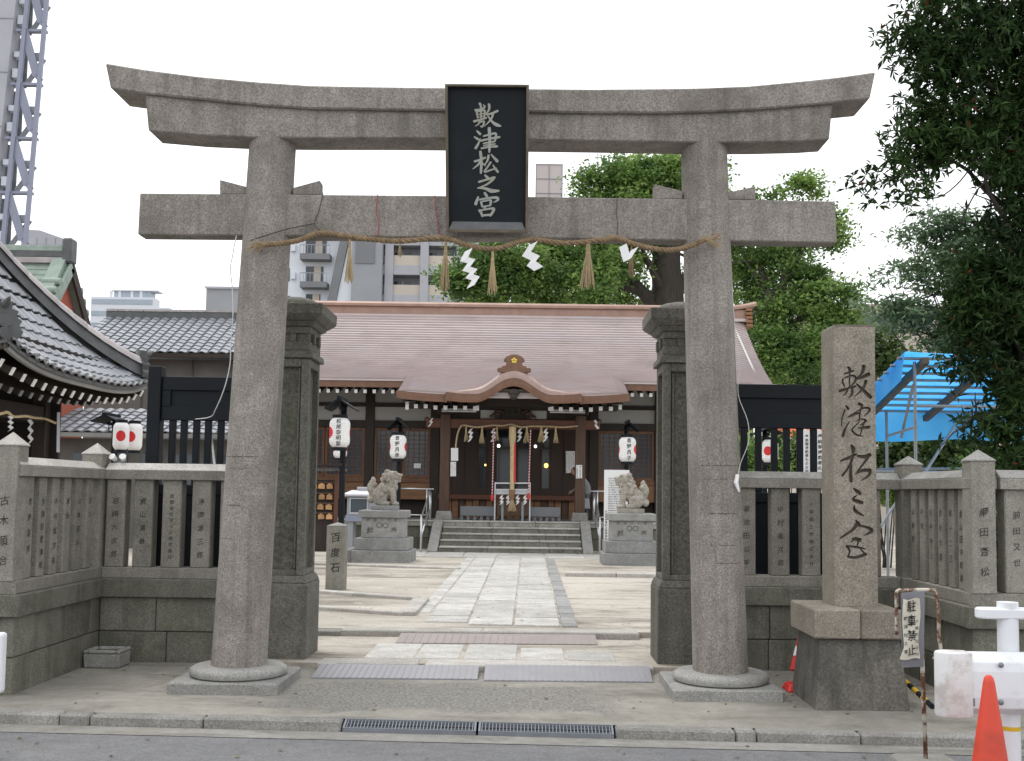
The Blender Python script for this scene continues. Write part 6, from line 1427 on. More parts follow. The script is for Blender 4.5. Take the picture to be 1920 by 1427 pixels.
# worshipper behind the right porch post
def person():
    sk = {'pelvis': (0, 0, .80), 'waist': (-.03, 0, .95), 'chest': (-.16, 0, 1.16), 'neck': (-.29, 0, 1.28), 'hipL': (0, .09, .78), 'kneeL': (-.04, .10, .44), 'ankL': (.02, .10, .08), 'toeL': (-.14, .11, .04),
          'hipR': (0, -.09, .78), 'kneeR': (-.05, -.10, .44), 'ankR': (.0, -.10, .08), 'toeR': (-.16, -.11, .04), 'shL': (-.2, .19, 1.2), 'elL': (-.24, .23, .93), 'wrL': (-.42, .14, .82), 'shR': (-.2, -.19, 1.2), 'elR': (-.2, -.24, .92), 'wrR': (-.26, -.22, .68)}
    rad = dict(pelvis=.15, waist=.145, chest=.155, neck=.06, hipL=.10, kneeL=.065, ankL=.045, toeL=.035, hipR=.10, kneeR=.065, ankR=.045, toeR=.035, shL=.075, elL=.052, wrL=.034, shR=.075, elR=.052, wrR=.034)
    E_ = [('pelvis', 'waist'), ('waist', 'chest'), ('chest', 'neck'), ('pelvis', 'hipL'), ('hipL', 'kneeL'), ('kneeL', 'ankL'), ('ankL', 'toeL'), ('pelvis', 'hipR'), ('hipR', 'kneeR'), ('kneeR', 'ankR'), ('ankR', 'toeR'), ('chest', 'shL'), ('shL', 'elL'), ('elL', 'wrL'), ('chest', 'shR'), ('shR', 'elR'), ('elR', 'wrR')]
    names = list(sk); me = bpy.data.meshes.new('person'); me.from_pydata([sk[n_] for n_ in names], [(names.index(a), names.index(b_)) for a, b_ in E_], [])
    o = bpy.data.objects.new('tmp', me); COL.objects.link(o); m_ = o.modifiers.new('s', 'SKIN'); o.modifiers.new('u', 'SUBSURF').levels = 2
    for i, n_ in enumerate(names): me.skin_vertices[0].data[i].radius = (rad[n_],) * 2
    me.skin_vertices[0].data[0].use_root = True
    dg = bpy.context.evaluated_depsgraph_get(); dg.update(); nm = bpy.data.meshes.new_from_object(o.evaluated_get(dg), depsgraph=dg); bpy.data.objects.remove(o)
    nm.materials.clear(); nm.materials.append(MATS['jacket']); nm.materials.append(MATS['trousers'])
    for p in nm.polygons: p.material_index = 1 if p.center.z < .76 else 0; p.use_smooth = True
    ox, oy = X(1101, 960, 29.7), 29.7
    t = thing('person', 'person in grey jacket bowing behind the right porch post', 'person', (ox, oy, PZ))
    b_ = place('body', nm, t, (0, 0, 0))
    mm = M(); mm.ell((-.36, 0, 1.36), (.10, .08, .125), 16, 12, Matrix.Rotation(math.radians(-35), 3, 'Y')); mm.ell((-.46, 0, 1.33), (.02, .018, .025), 8, 6); mm.ell((-.35, .08, 1.36), (.02, .015, .03), 8, 6); mm.ell((-.35, -.08, 1.36), (.02, .015, .03), 8, 6)
    hm = mm.mesh('head', 'skin', (0, 0, 0), True); place('head', hm, t)
    mm = M(); mm.ell((-.335, 0, 1.385), (.108, .088, .115), 16, 12, Matrix.Rotation(math.radians(-35), 3, 'Y')); place('hair', mm.mesh('hair', 'hair', (0, 0, 0), True), t)
    for s, w_ in ((1, sk['wrL']), (-1, sk['wrR'])):
        mm = M(); wv = Vector(w_); dn = Vector((-.06, -.02 * s, -.05)); mm.ell(wv + dn * .6, (.045, .025, .04), 10, 8)
        for k in range(4): q = wv + dn + Vector((0, (k - 1.5) * .018, 0)); mm.tube([q, q + Vector((-.035, 0, -.03)), q + Vector((-.03, 0, -.065 + .006 * abs(k - 1.5)))], [.009, .009, .007], 6)
        q = wv + dn * .5; mm.tube([q, q + Vector((-.01, .035 * s, -.03)), q + Vector((-.035, .03 * s, -.05))], [.011, .010, .008], 6)
        place('hand', mm.mesh('hand', 'skin', (0, 0, 0), True), t)
    bag = thing('hand_bag', 'pale cloth bag held by the bowing person', 'bag', (ox - .08, oy - .22, PZ + .35)); mm = M(); mm.frus(ox - .2, ox + .06, oy - .28, oy - .18, PZ + .33, ox - .18, ox + .04, oy - .26, oy - .2, PZ + .62); mm.build('bag_body', 'concrete_pale', bag, bevel=.02); mm = M(); mm.tube(smooth_path([(ox - .15, oy - .23, PZ + .61), (ox - .22, oy - .225, PZ + .7), (ox - .06, oy - .23, PZ + .61)]), .008, 6); mm.build('strap', 'concrete_pale', bag)
person()

# ================================================================== tiled roofs at the left
def tile_mesh(wd, ln, mat='tile_grey', rise=.032, n=6):
    mm = M(); P = []
    for s in (0, 1):
        row = []
        for i in range(n + 1):
            u = i / n; z = rise * (math.sin(2 * PI * u - .6) * .55 + .45 * (1 if u > .86 else 0)) + .02
            row.append((-wd / 2 + wd * u, -.02 if s == 0 else ln + .02, z + (.028 if s == 0 else -.002)))
        P.append(row)
    fr = [(x, y + .004, z - .03) for x, y, z in P[0]]
    mm.grid([fr, P[0], P[1]]); return mm
def tile_place(mm_or_me, obs, parent, c, rgt, up_, me):
    n_ = rgt.cross(up_).normalized(); R = Matrix((rgt, up_, n_)).transposed()
    if obs is None: return place('roof_tile', me, parent, c - world_of(parent), R)
    k = len(obs.v); obs.v += [tuple(c + R @ Vector(v.co)) for v in me.vertices]; obs.f += [tuple(i + k for i in p.vertices) for p in me.polygons]; obs.mi += [0] * len(me.polygons)
# ---- pavilion with hipped roof, left foreground
EXP, YA, YB_ = -6.5, 13.15, 18.2; HW = (YB_ - YA) / 2
CPX, CPY = EXP - HW, (YA + YB_) / 2
pav = thing('pavilion', 'dark timber pavilion with sweeping grey tiled hip roof at the left', 'pavilion', (CPX, CPY, CT))
def pz(v, u):                                                  # height: v in metres up the slope in plan, u along the eave 0..1
    k = abs(2 * u - 1)
    return 3.20 + .62 * v + .235 * v * v + .26 * k ** 3.2 * (1 - v / HW) ** 1.5
def ppt_(face, v, a):                                          # a: metres along from the eave's start corner (at plan offset v both ends shrink)
    u = a / (2 * HW); p = (2 * HW) * u
    q = {0: (EXP - v, YA + p), 1: (EXP - p, YA + v), 2: (EXP - 2 * HW + v, YB_ - p), 3: (EXP - 2 * HW + p, YB_ - v)}[face]
    return Vector((q[0], q[1], pz(v, u)))
for f_ in range(4):
    mm = M(); P = []
    for i in range(13):
        v = HW * i / 12; P.append([ppt_(f_, v, v + (2 * HW - 2 * v) * j / 16) - Vector((0, 0, .02)) for j in range(17)])
    mm.grid(P, .05); mm.build('roof_bed', 'tile_dark', pav)
tw, tl = .265, .235
tme = tile_mesh(tw, tl).mesh('roof_tile', 'tile_grey', (0, 0, 0), recalc=False)
joined = M()
for f_ in range(4):
    v = .0
    while v < HW - .1:
        nt_ = int((2 * HW) / tw)
        for k in range(nt_):
            a = (k + .5) * tw + .06
            vm = v + tl / 2
            if a < vm + .02 or a > 2 * HW - vm - .02: continue
            p0, p1 = ppt_(f_, v, a), ppt_(f_, v + tl * .86, a); q = ppt_(f_, v, a + .05) - ppt_(f_, v, a - .05)
            up_ = (p1 - p0).normalized(); rg = (q - up_ * q.dot(up_)).normalized(); rg = rg if rg.cross(up_).z > 0 else -rg
            tile_place(None, None if f_ == 0 else joined, pav, p0, rg, up_, tme)
        v += tl * .86
o = joined.build('roof_tiles', 'tile_grey', pav, recalc=False); o['kind'] = 'stuff'
# round eave-end tiles, hips, fascia, rafters
ee = M(); ee.tube([(0, -.03, 0), (0, .12, .0)], .058, 10); eme_ = ee.mesh('eave_tile', 'tile_dark', (0, 0, 0), True)
k = 0
while .06 + k * tw < 2 * HW:
    a = .06 + k * tw; p = ppt_(0, 0, a); place('eave_tile', eme_, pav, p + Vector((-.02, 0, .02)) - pav.location, (0, 0, PI / 2)); k += 1
for (sx, sy, y0) in ((0, 1, YA), (0, -1, YB_), (1, 1, YA), (1, -1, YB_)):
    x0, dx = (EXP, -1) if sx == 0 else (EXP - 2 * HW, 1)
    hip = [Vector((x0 + dx * t_, y0 + sy * t_, pz(t_, 0))) for t_ in lin(.14, HW, 14)]
    mm = M(); P = []
    d_ = Vector((dx, sy, 0)).normalized(); s_ = Vector((-d_.y, d_.x, 0))
    for p in hip: P.append([p - s_ * .15 + Vector((0, 0, -.05)), p - s_ * .11 + Vector((0, 0, .20)), p + s_ * .11 + Vector((0, 0, .20)), p + s_ * .15 + Vector((0, 0, -.05))])
    mm.grid(P); mm.build('hip_courses', 'tile_dark', pav, recalc=True)
    for i in range(len(hip) * 1):
        if i + 1 >= len(hip): break
        p, q = hip[i] + Vector((0, 0, .2)), hip[i + 1] + Vector((0, 0, .2)); mm = M(); n_ = 6; V = []
        for (c, r) in ((p + Vector((0, 0, -.05)), .165), (p.lerp(q, 1.04) + Vector((0, 0, -.05)), .15)):
            for j in range(n_ + 1): a = PI * j / n_; V.append(c + s_ * (r * math.cos(a)) + Vector((0, 0, r * math.sin(a) * .95)))
        mm.add(V, [(j, j + 1, n_ + 2 + j, n_ + 1 + j) for j in range(n_)] + [tuple(range(n_ + 1))]); mm.build('ridge_tile', 'tile_ridge', pav, smooth='auto')
    c = hip[0]; mm = M()                                       # demon-face end tile
    e = -d_
    ol = [(-.2, -.06), (-.24, .02), (-.18, .08), (-.22, .16), (-.15, .2), (-.17, .28), (-.09, .3), (-.1, .4), (-.03, .36), (0, .42)]
    ol = ol + [(-a_, b_) for a_, b_ in reversed(ol[:-1])]
    mm.ext([c + s_ * a_ + Vector((0, 0, b_)) - e * .04 for a_, b_ in ol], e * .12)
    mm.tube([c + e * .06 + Vector((0, 0, .14)), c + e * .12 + Vector((0, 0, .14))], [.10, .085], 12)
    mm.tube([c + e * .02 + Vector((0, 0, .33)), c + e * .16 + Vector((0, 0, .37)), c + e * .24 + Vector((0, 0, .42))], [.06, .045, .012], 8)
    mm.tube([c - e * .05 + Vector((0, 0, .0)), c + e * .2 + Vector((0, 0, -.03))], [.075, .08], 12)
    mm.build('end_tile', 'tile_dark', pav, smooth='auto')
for f_ in range(4):
    mm = M(); V = []; n_ = 20
    for i in range(n_ + 1):
        a = 2 * HW * i / n_; p = ppt_(f_, 0, a); c = Vector((CPX, CPY, 0)); inn = Vector(((0, -1, 0), (0, 1, 0), (0, 1, 0), (0, -1, 0))[0]); nrm_ = {0: Vector((-1, 0, 0)), 1: Vector((0, 1, 0)), 2: Vector((1, 0, 0)), 3: Vector((0, -1, 0))}[f_]
        V += [p + nrm_ * .02 + Vector((0, 0, -.02)), p + nrm_ * .02 + Vector((0, 0, -.13)), p + nrm_ * .07 + Vector((0, 0, -.13)), p + nrm_ * .07 + Vector((0, 0, -.02))]
    mm.add(V, [(4 * i + j, 4 * i + (j + 1) % 4, 4 * i + 4 + (j + 1) % 4, 4 * i + 4 + j) for i in range(n_) for j in range(4)]); mm.build('eave_fascia', 'wall_grey' if f_ == 0 else 'wood_dark', pav)
rm = M(); rm.bar((0, 0, 0), (-1.45, 0, .72), .07, .085); rm.cur = 1; rm.bar((.012, 0, -.006), (0, 0, 0), .072, .11); rme = rm.mesh('rafter', ['wood_dark', 'white_paint'], (0, 0, 0))
for i in range(17):
    a = .2 + i * .305; p = ppt_(0, .16, a); place('rafter', rme, pav, Vector((EXP - .16, YA + a, pz(0, a / (2 * HW)) - .245)) - pav.location)
rm2 = M(); rm2.bar((0, 0, 0), (-1.2, 0, .6), .07, .085); rm2.cur = 1; rm2.bar((.012, 0, -.006), (0, 0, 0), .072, .09); rme2 = rm2.mesh('rafter', ['wood_dark', 'concrete_grey'], (0, 0, 0))
for i in range(17): a = .2 + i * .305; place('rafter', rme2, pav, Vector((EXP - .62, YA + a, pz(0, a / (2 * HW)) - .30)) - pav.location)
for x_ in (EXP - 1.25, EXP - 2 * HW + 1.25):
    for y_ in (YA + 1.25, YB_ - 1.25): M().box(x_ - .11, x_ + .11, y_ - .11, y_ + .11, CT, 3.45).build('post', 'wood_dark', pav, bevel=.01)
for z0, z1 in ((2.62, 2.86), (3.2, 3.4)):
    for x_ in (EXP - 1.25, EXP - 2 * HW + 1.25): M().box(x_ - .07, x_ + .07, YA + 1.36, YB_ - 1.36, z0, z1).build('beam', 'wood_dark', pav)
    for y_ in (YA + 1.25, YB_ - 1.25): M().box(EXP - 2 * HW + 1.36, EXP - 1.36, y_ - .07, y_ + .07, z0, z1).build('beam', 'wood_dark', pav)
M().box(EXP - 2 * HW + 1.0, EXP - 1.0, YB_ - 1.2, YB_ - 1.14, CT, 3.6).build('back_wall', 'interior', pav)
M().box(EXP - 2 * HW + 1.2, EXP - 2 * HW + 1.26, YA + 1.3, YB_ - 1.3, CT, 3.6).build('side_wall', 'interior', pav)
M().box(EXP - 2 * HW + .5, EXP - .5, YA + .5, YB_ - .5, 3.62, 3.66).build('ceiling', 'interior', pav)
M().box(EXP - 2.9, EXP - 1.5, YA + 1.6, YB_ - 1.6, CT, 1.0).build('basin_block', 'granite_wall', pav, bevel=.02)
t = thing('pavilion_rope', 'pale straw rope with wavy slack across the dark pavilion opening', 'rope', at(50, 785, 15))
mm = M(); twisted(mm, [at(x, y, Y) for x, y, Y in ((-60, 790, 13.9), (0, 776, 14.3), (14, 773, 14.5), (26, 781, 14.7), (48, 780, 15.2), (64, 783, 15.7), (84, 785, 16.3), (104, 793, 16.9))], .010, .012, 60); mm.build('twisted_rope', 'rope_light', t, smooth=True, recalc=False)
for i, (x, y0, y1, Y) in enumerate(((20, 780, 808, 14.6), (57, 787, 832, 15.5))):
    mm = M(); n_ = 6; shide_mesh(mm, [(x + (3 if k % 2 else -3), y0 + (y1 - y0) * k / n_) for k in range(n_ + 1)], 6, Y); o = mm.build('paper_streamer', 'paper_white', recalc=False); tag(o, 'zigzag paper in the dark pavilion, %s' % ('shorter, above the front fence post' if i == 0 else 'longer, between the two fence posts'), 'paper streamer')
mm = M(); mm.hexa([at(106, 848, 16.2), at(112, 848, 16.2), at(112, 848, 16.3), at(106, 848, 16.3), at(107, 773, 16.2), at(113, 773, 16.2), at(113, 773, 16.3), at(107, 773, 16.3)]); tag(mm.build('vertical_sign', 'far_white'), 'narrow pale vertical sign at the corner of the dark pavilion', 'sign')

def tiled_slope(t, x0, x1, y0, z0, y1, z1, wd, ln, indiv=False, mat='tile_grey', rise=.032):
    L = math.hypot(y1 - y0, z1 - z0); up_ = Vector((0, y1 - y0, z1 - z0)).normalized(); rg = Vector((1, 0, 0)); me = tile_mesh(wd, ln, mat, rise).mesh('roof_tile', mat, (0, 0, 0), recalc=False); J = M()
    nr, nc = int(L / (ln * .86)), int((x1 - x0) / wd)
    for r in range(nr):
        for c in range(nc):
            tile_place(None, None if indiv else J, t, Vector((x0 + wd * (c + .5), y0, z0)) + up_ * (r * L / nr), rg, up_, me)
    if J.v: J.build('roof_tiles', mat, t, recalc=False)['kind'] = 'stuff'
    mm = M(); mm.hexa([(x0, y0 + .03, z0 - .08), (x1, y0 + .03, z0 - .08), (x1, y1, z1 - .08), (x0, y1, z1 - .08), (x0, y0 + .03, z0 - .012), (x1, y0 + .03, z0 - .012), (x1, y1, z1 - .012), (x0, y1, z1 - .012)]); mm.build('roof_bed', 'tile_dark', t)
# ---- low tiled outbuilding
ob_ = thing('outbuilding', 'low outbuilding with scalloped grey tiles seen between pavilion and gate', 'outbuilding', (-9, 27, CT))
ax, bx = X(92, 800, 26.5), X(470, 800, 26.5); z0, z1 = Z(250, 811, 26), Z(250, 774, 27.6)
tiled_slope(ob_, ax, bx, 26.0, z0, 28.0, z1 + .1, .27, .34, True)
M().box(ax, bx, 25.98, 26.05, z0 - .12, z0 - .015).build('eave_board', 'wall_grey', ob_)
M().box(ax + .2, bx - .1, 26.6, 29.4, CT, z0 - .13).build('wall', 'wall_dim', ob_)
for k in range(6): xx = ax + .6 + k * .85; M().box(xx, xx + .5, 26.56, 26.598, 1.0, z0 - .5).build('window', 'window_dark', ob_)
mm = M(); mm.tube([at(397, 822, 26.4), at(399, 840, 26.4), at(403, 880, 26.4), (X(403, 900, 26.4), 26.4, CT)], .03, 8); mm.build('drain_pipe', 'cable_white', ob_)
# ---- long tiled hall behind
lh = thing('tiled_hall', 'long hall with grey tiled roof behind the left pavilion', 'hall building', (-12, 33, CT))
ax, bx = X(150, 620, 32), X(560, 620, 32); z0, z1 = Z(300, 661, 31), Z(300, 596, 34)
tiled_slope(lh, ax, bx, 31.0, z0, 34.0, z1, .30, .32, False, rise=.04)
M().box(ax, bx, 33.9, 34.2, z1 - .1, Z(300, 585, 34)).build('ridge', 'tile_dark', lh, bevel=.02)
mm = M()
for k in range(int((bx - ax) / .4)): mm.obox((ax + .2 + .4 * k, 34.05, Z(300, 585, 34) + .03), (.37, .34, .07))
mm.build('ridge_tiles', 'tile_ridge', lh)['kind'] = 'stuff'
M().box(ax, bx, 30.98, 31.04, z0 - .14, z0 - .015).build('eave_board', 'wood_dark', lh)
M().box(ax + .3, bx - .3, 31.8, 36.5, CT, z0 - .1).build('wall', 'wall_grey', lh)
for k in range(5): xx = ax + 2 + k * 1.5; M().box(xx, xx + .04, 31.76, 31.798, CT, z0 - .12).build('wall_batten', 'wall_dim', lh)
mm = M(); mm.hexa([(ax, 34.3, z1 - .08), (bx, 34.3, z1 - .08), (bx, 37.2, z0 - .1), (ax, 37.2, z0 - .1), (ax, 34.3, z1 - .02), (bx, 34.3, z1 - .02), (bx, 37.2, z0 - .03), (ax, 37.2, z0 - .03)]); mm.build('roof_back', 'tile_grey', lh)
# ---- green copper roofed building with red gable
GYY = 27.5
gb = thing('copper_roof_building', 'building with green copper roof and red gable rising over the pavilion roof', 'building', (X(100, 600, GYY), GYY, CT))
gx = X(134, 500, GYY); rz_ = Z(130, 492, GYY); half = 2.15; ez = rz_ - 2.6
gl_ = gx - 6.5
for s in (-1, 1):
    mm = M(); y1_ = GYY + s * half
    mm.hexa([(gl_, GYY, rz_ - .12), (gx - .0, GYY, rz_ - .12), (gx - .0, y1_, ez - .12), (gl_, y1_, ez - .12), (gl_, GYY, rz_), (gx, GYY, rz_), (gx, y1_, ez), (gl_, y1_, ez)]); mm.build('roof', 'copper_green', gb)
    for k in range(16):
        u = (k + .5) / 16; mm = M(); mm.bar((gl_, GYY + s * half * u, rz_ + (ez - rz_) * u + .008), (gx, GYY + s * half * u, rz_ + (ez - rz_) * u + .008), .03, .02); mm.build('roof_seam', 'copper_green', gb)
    mm = M(); mm.bar((gx - .25, GYY + s * .12, rz_ + .02), (gx - .25, GYY + s * (half * .62), rz_ + (ez - rz_) * .62 + .02), .34, .14); mm.build('verge_roll', 'copper_green', gb)
    mm = M(); mm.bar((gx + .02, GYY, rz_ - .14), (gx + .02, y1_, ez - .14), .06, .26); mm.build('barge_board', 'wood_dark' if s > 0 else 'copper_green', gb)
    for k in range(3): mm = M(); c = (gx - .42, GYY + s * (half * (.3 + .1 * k)), rz_ + (ez - rz_) * (.3 + .1 * k) + .14); mm.tube([c, (c[0] + .45, c[1], c[2])], .10, 10); mm.build('verge_tile', 'copper_green', gb, smooth='auto')
for k in range(3): M().box(gl_, gx - .02, GYY - .16 + .02 * k, GYY + .16 - .02 * k, rz_ - .05 + .16 * k, rz_ + .10 + .16 * k).build('ridge_course', ('tile_ridge', 'tile_dark', 'copper_green')[k], gb, bevel=.01)
M().box(gx - .2, gx + .06, GYY - .2, GYY + .2, rz_ - .05, rz_ + .62).build('ridge_end', 'tile_dark', gb, bevel=.05)
mm = M(); mm.ext([(gx - .3, GYY, rz_ - .2), (gx - .3, GYY + half - .15, ez - .15), (gx - .3, GYY - half + .15, ez - .15)], (.1, 0, 0)); mm.build('gable_wall', 'red_wall', gb)
mm = M(); mm.ext([(gx - .19, GYY, rz_ - 1.2), (gx - .19, GYY + .55, ez - .1), (gx - .19, GYY - .55, ez - .1)], (.02, 0, 0)); mm.build('gable_vent', 'copper_green', gb)
M().box(gl_, gx - .32, GYY - half + .3, GYY + half - .3, CT, ez - .1).build('wall', 'red_wall', gb)

# ================================================================== city behind
def fpt(px, py, Y): p = at(px, py, Y); return p
tw_ = thing('stair_tower', 'pale high-rise with an outside steel stair at the far left', 'high-rise', (X(30, 400, 57), 57, 0))
TY = 57.0
zt_, zb_ = Z(45, -150, TY), 0.0
P_ = lambda px0, y0, slope: (lambda z: X(px0, y0, TY) + slope * (z - Z(px0, y0, TY)))      # an edge, leaning a little as the tower does
wl, cl_, cr = P_(0, 363, .062), P_(25, 363, .052), P_(68.5, 363, .040)
M().hexa([(wl(zb_) - 12, TY - .6, zb_), (wl(zb_), TY - .6, zb_), (wl(zb_), TY + .3, zb_), (wl(zb_) - 12, TY + .3, zb_), (wl(zb_) - 12, TY - .6, zt_), (wl(zt_), TY - .6, zt_), (wl(zt_), TY + .3, zt_), (wl(zb_) - 12, TY + .3, zt_)]).build('wall', 'concrete_pale', tw_)
z = Z(30, 465, TY) - 6.0
while z < zt_:
    z2 = z + 3.0; a, b_ = cl_(z), cr(z); a2, b2 = cl_(z2), cr(z2)
    M().box(wl(z) - 12, wl(z) + .02, TY - .64, TY - .602, z + .5, z + .55).build('wall_joint', 'concrete_grey', tw_)
    M().box(a - .5, b_ - .05, TY - .5, TY - .15, z - .14, z).build('landing', 'steel_lilac', tw_)
    mm = M(); mm.bar((a + .12, TY - .5, z2 - .15), (b_ - .28, TY - .5, z + .35), .10, .42); mm.bar((b_ - .30, TY - .5, z + .36), (b_ - .02, TY - .5, z + .08), .10, .26); mm.build('stair_flight', 'steel_lilac', tw_)
    mm = M(); mm.bar((a + .1, TY + .1, z + .15), (b_ - .2, TY + .1, z + 1.55), .10, .25); mm.build('stair_flight', 'concrete_grey', tw_)
    mm = M(); mm.bar((a + .25, TY - .48, z2 - .9), (b_ - .2, TY - .48, z + .75 - .6), .08, .12); mm.build('stringer', 'concrete_dark', tw_)
    M().box(b_ - .66, b_ - .16, TY - .3, TY - .05, z + 1.35, z + 1.75).build('half_landing', 'concrete_grey', tw_)
    M().box(b_ - .5, b_ - .2, TY - .2, TY - .1, z + .55, z + .85).build('guard_panel', 'far_white', tw_)
    M().box(a - .55, a - .2, TY - .3, TY + .1, z + .35, z + .85).build('wall_unit', 'far_white', tw_); M().box(a - .5, a - .15, TY - .3, TY + .1, z + 1.5, z + 1.8).build('wall_unit', 'far_white', tw_)
    M().box(a - .75, a - .05, TY + .31, TY + .4, z, z + 2.8).build('door_recess', 'concrete_dark', tw_)
    mm = M(); mm.bar((a, TY - .55, z), (a2, TY - .55, z2), .22, .2); mm.build('column', 'steel_lilac', tw_)
    mm = M(); mm.bar((b_ - .1, TY - .55, z), (b2 - .1, TY - .55, z2), .20, .2); mm.build('column', 'steel_lilac', tw_)
    for hh in (.55, 1.05): mm = M(); mm.bar((b_ - .75, TY - .1, z + hh), (b_ - .15, TY - .1, z + hh), .05); mm.build('guard_rail', 'steel_lilac', tw_)
    z = z2
def block(px0, px1, py0, Y, dep, mat, name, label, cat='building', py_base=None):
    x0, x1, z1 = X(px0, py0, Y), X(px1, py0, Y), Z((px0 + px1) / 2, py0, Y)
    t = thing(name, label, cat, ((x0 + x1) / 2, Y, 0)); M().box(x0, x1, Y, Y + dep, 0, z1).build('wall', mat, t); return t, x0, x1, z1
t, x0, x1, z1 = block(40, 117, 446, 85, .8, 'concrete_pale', 'office_block', 'plain pale block just right of the outside stair')
mm = M(); mm.ext([(x0, 85, z1 + .001), (x1, 85, z1 + .001), (x0 + (x1 - x0) * .45, 85, z1 + .62), (x0, 85, z1 + .7)], (0, .8, 0)); mm.build('parapet', 'concrete_pale', t)
for k in range(4): M().box(x0, x1, 84.96, 84.998, z1 - .6 - .7 * k, z1 - .56 - .7 * k).build('wall_joint', 'concrete_grey', t)
for k in range(4): M().box(x0 + .5 + .75 * k, x0 + .54 + .75 * k, 84.965, 84.997, 0, z1).build('wall_joint', 'concrete_grey', t)
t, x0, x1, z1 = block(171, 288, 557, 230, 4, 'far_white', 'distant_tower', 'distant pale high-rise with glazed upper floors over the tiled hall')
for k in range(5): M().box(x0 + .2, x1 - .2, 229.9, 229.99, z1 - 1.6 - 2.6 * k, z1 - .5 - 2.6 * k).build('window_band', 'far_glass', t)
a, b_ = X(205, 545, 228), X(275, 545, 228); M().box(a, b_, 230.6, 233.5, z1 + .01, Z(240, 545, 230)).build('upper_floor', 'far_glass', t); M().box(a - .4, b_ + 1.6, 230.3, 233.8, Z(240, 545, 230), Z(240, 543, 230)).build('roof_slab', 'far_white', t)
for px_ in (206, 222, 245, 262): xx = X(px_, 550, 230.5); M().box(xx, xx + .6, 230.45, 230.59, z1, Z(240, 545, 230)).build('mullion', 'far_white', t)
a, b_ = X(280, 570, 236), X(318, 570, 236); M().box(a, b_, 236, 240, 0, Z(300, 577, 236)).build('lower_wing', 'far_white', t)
t, x0, x1, z1 = block(387, 452, 540, 60, 10, 'concrete_grey', 'rooftop_block', 'flat grey block showing beyond the left pillar')
mm = M(); mm.bar((x0 - .05, 59.9, z1), (x1 + .05, 59.9, z1), .1, .12); mm.build('coping', 'concrete_pale', t)
t, x0, x1, z1 = block(1005, 1055, 308, 110, 3, 'panel_pink', 'rooftop_tower', 'pinkish rooftop tower right of the plaque')
mm = M()
for u in (0, .5, 1): mm.bar((x0 + (x1 - x0) * u, 109.95, z1 - 9), (x0 + (x1 - x0) * u, 109.95, z1), .06)
for k in range(4): mm.bar((x0, 109.95, z1 - .02 - 1.55 * k), (x1, 109.95, z1 - .02 - 1.55 * k), .06)
mm.build('panel_joints', 'concrete_grey', t)
# apartment building seen below the crossbeam
AY = 110
ap = thing('apartment_building', 'pale grey apartment block with balconies behind the hall roof', 'apartment building', (X(680, 500, AY), AY, 0))
za = Z(700, 398, AY)
x0, x1 = X(520, 500, AY), X(636, 500, AY)
M().box(x0, x1, AY, AY + 14, 0, za).build('wall', 'far_white', ap)
x2, x3 = X(664, 500, AY), X(720, 500, AY); M().box(x2, x3, AY - 1.5, AY + 13, 0, za + .5).build('stair_core', 'concrete_grey', ap); M().box(X(666, 500, AY - 1.6), X(702, 500, AY - 1.6), AY - 1.6, AY - 1.51, Z(690, 500, AY), Z(690, 450, AY)).build('louvre_panel', 'concrete_dark', ap)
x4, x5 = X(720, 500, AY), X(905, 500, AY); M().box(x4, x5, AY + 1.2, AY + 12, 0, za).build('wall', 'concrete_pale', ap)
mm = M(); mm.ext([at(622, 600, AY - 1), at(606, 600, AY - 1), at(648, 400, AY - 1), at(664, 400, AY - 1)], (0, 6, 0)); mm.build('sloping_fin', 'concrete_dark', ap)
mm = M(); mm.ext([at(640, 600, AY - .8), at(623, 600, AY - .8), at(664, 410, AY - .8), at(668, 410, AY - .8), at(668, 600, AY - .8)], (0, 5, 0)); mm.build('sloping_wall', 'far_white', ap)
for k in range(-1, 3):
    y = 478 + 52 * k
    zz = Z(590, y, AY)
    a, b_ = X(562, y, AY - 1.4), X(618 - 6 * k, y, AY - 1.4)
    M().box(a, b_, AY - 1.4, AY - .002, zz - .75, zz - .15).build('balcony', 'concrete_dark', ap)
    mm = M()
    for i in range(9): mm.bar((a + (b_ - a) * i / 8, AY - 1.35, zz - .15), (a + (b_ - a) * i / 8, AY - 1.35, zz + .75), .05)
    mm.bar((a, AY - 1.35, zz + .75), (b_, AY - 1.35, zz + .75), .08); mm.build('balcony_rail', 'concrete_grey', ap)
    M().box(a + .3, b_ - .6, AY - .05, AY - .003, zz, zz + 1.7).build('window', 'window_dark', ap); M().box((a + b_) / 2 - .2, (a + b_) / 2 + .5, AY - .09, AY - .051, zz, zz + 1.7).build('curtain', 'panel_beige', ap)
    M().box(X(545, y, AY - .4), X(553, y, AY - .4), AY - .4, AY - .003, zz + .3, zz + 1.0).build('air_unit', 'far_white', ap)
    M().box(X(535, y, AY), X(543, y, AY), AY - .03, AY - .002, zz + .1, zz + 1.5).build('window', 'window_dark', ap)
for k in range(-1, 3):
    y = 497 + 55 * k; zz = Z(770, y, AY)
    M().box(x4, x5, AY - .6, AY + 1.19, zz - 1.15, zz - .15).build('balcony_slab', 'concrete_pale', ap)
    M().box(x4 + .1, x5, AY - .5, AY - .4, zz - .149, zz + .9).build('balcony_rail', 'panel_beige', ap)
    for j in range(4):
        a = x4 + 1.0 + 2.7 * j; M().box(a, a + 1.7, AY + 1.1, AY + 1.19, zz + .2, zz + 1.55).build('window', 'window_dark', ap); M().box(a + .8, a + .9, AY + 1.05, AY + 1.099, zz + .2, zz + 1.55).build('mullion', 'far_white', ap)
for px_ in (722, 788, 796 + 60): a = X(px_, 500, AY - .7); M().box(a, a + .85, AY - .8, AY - .601, 0, za).build('pillar', 'concrete_pale', ap)
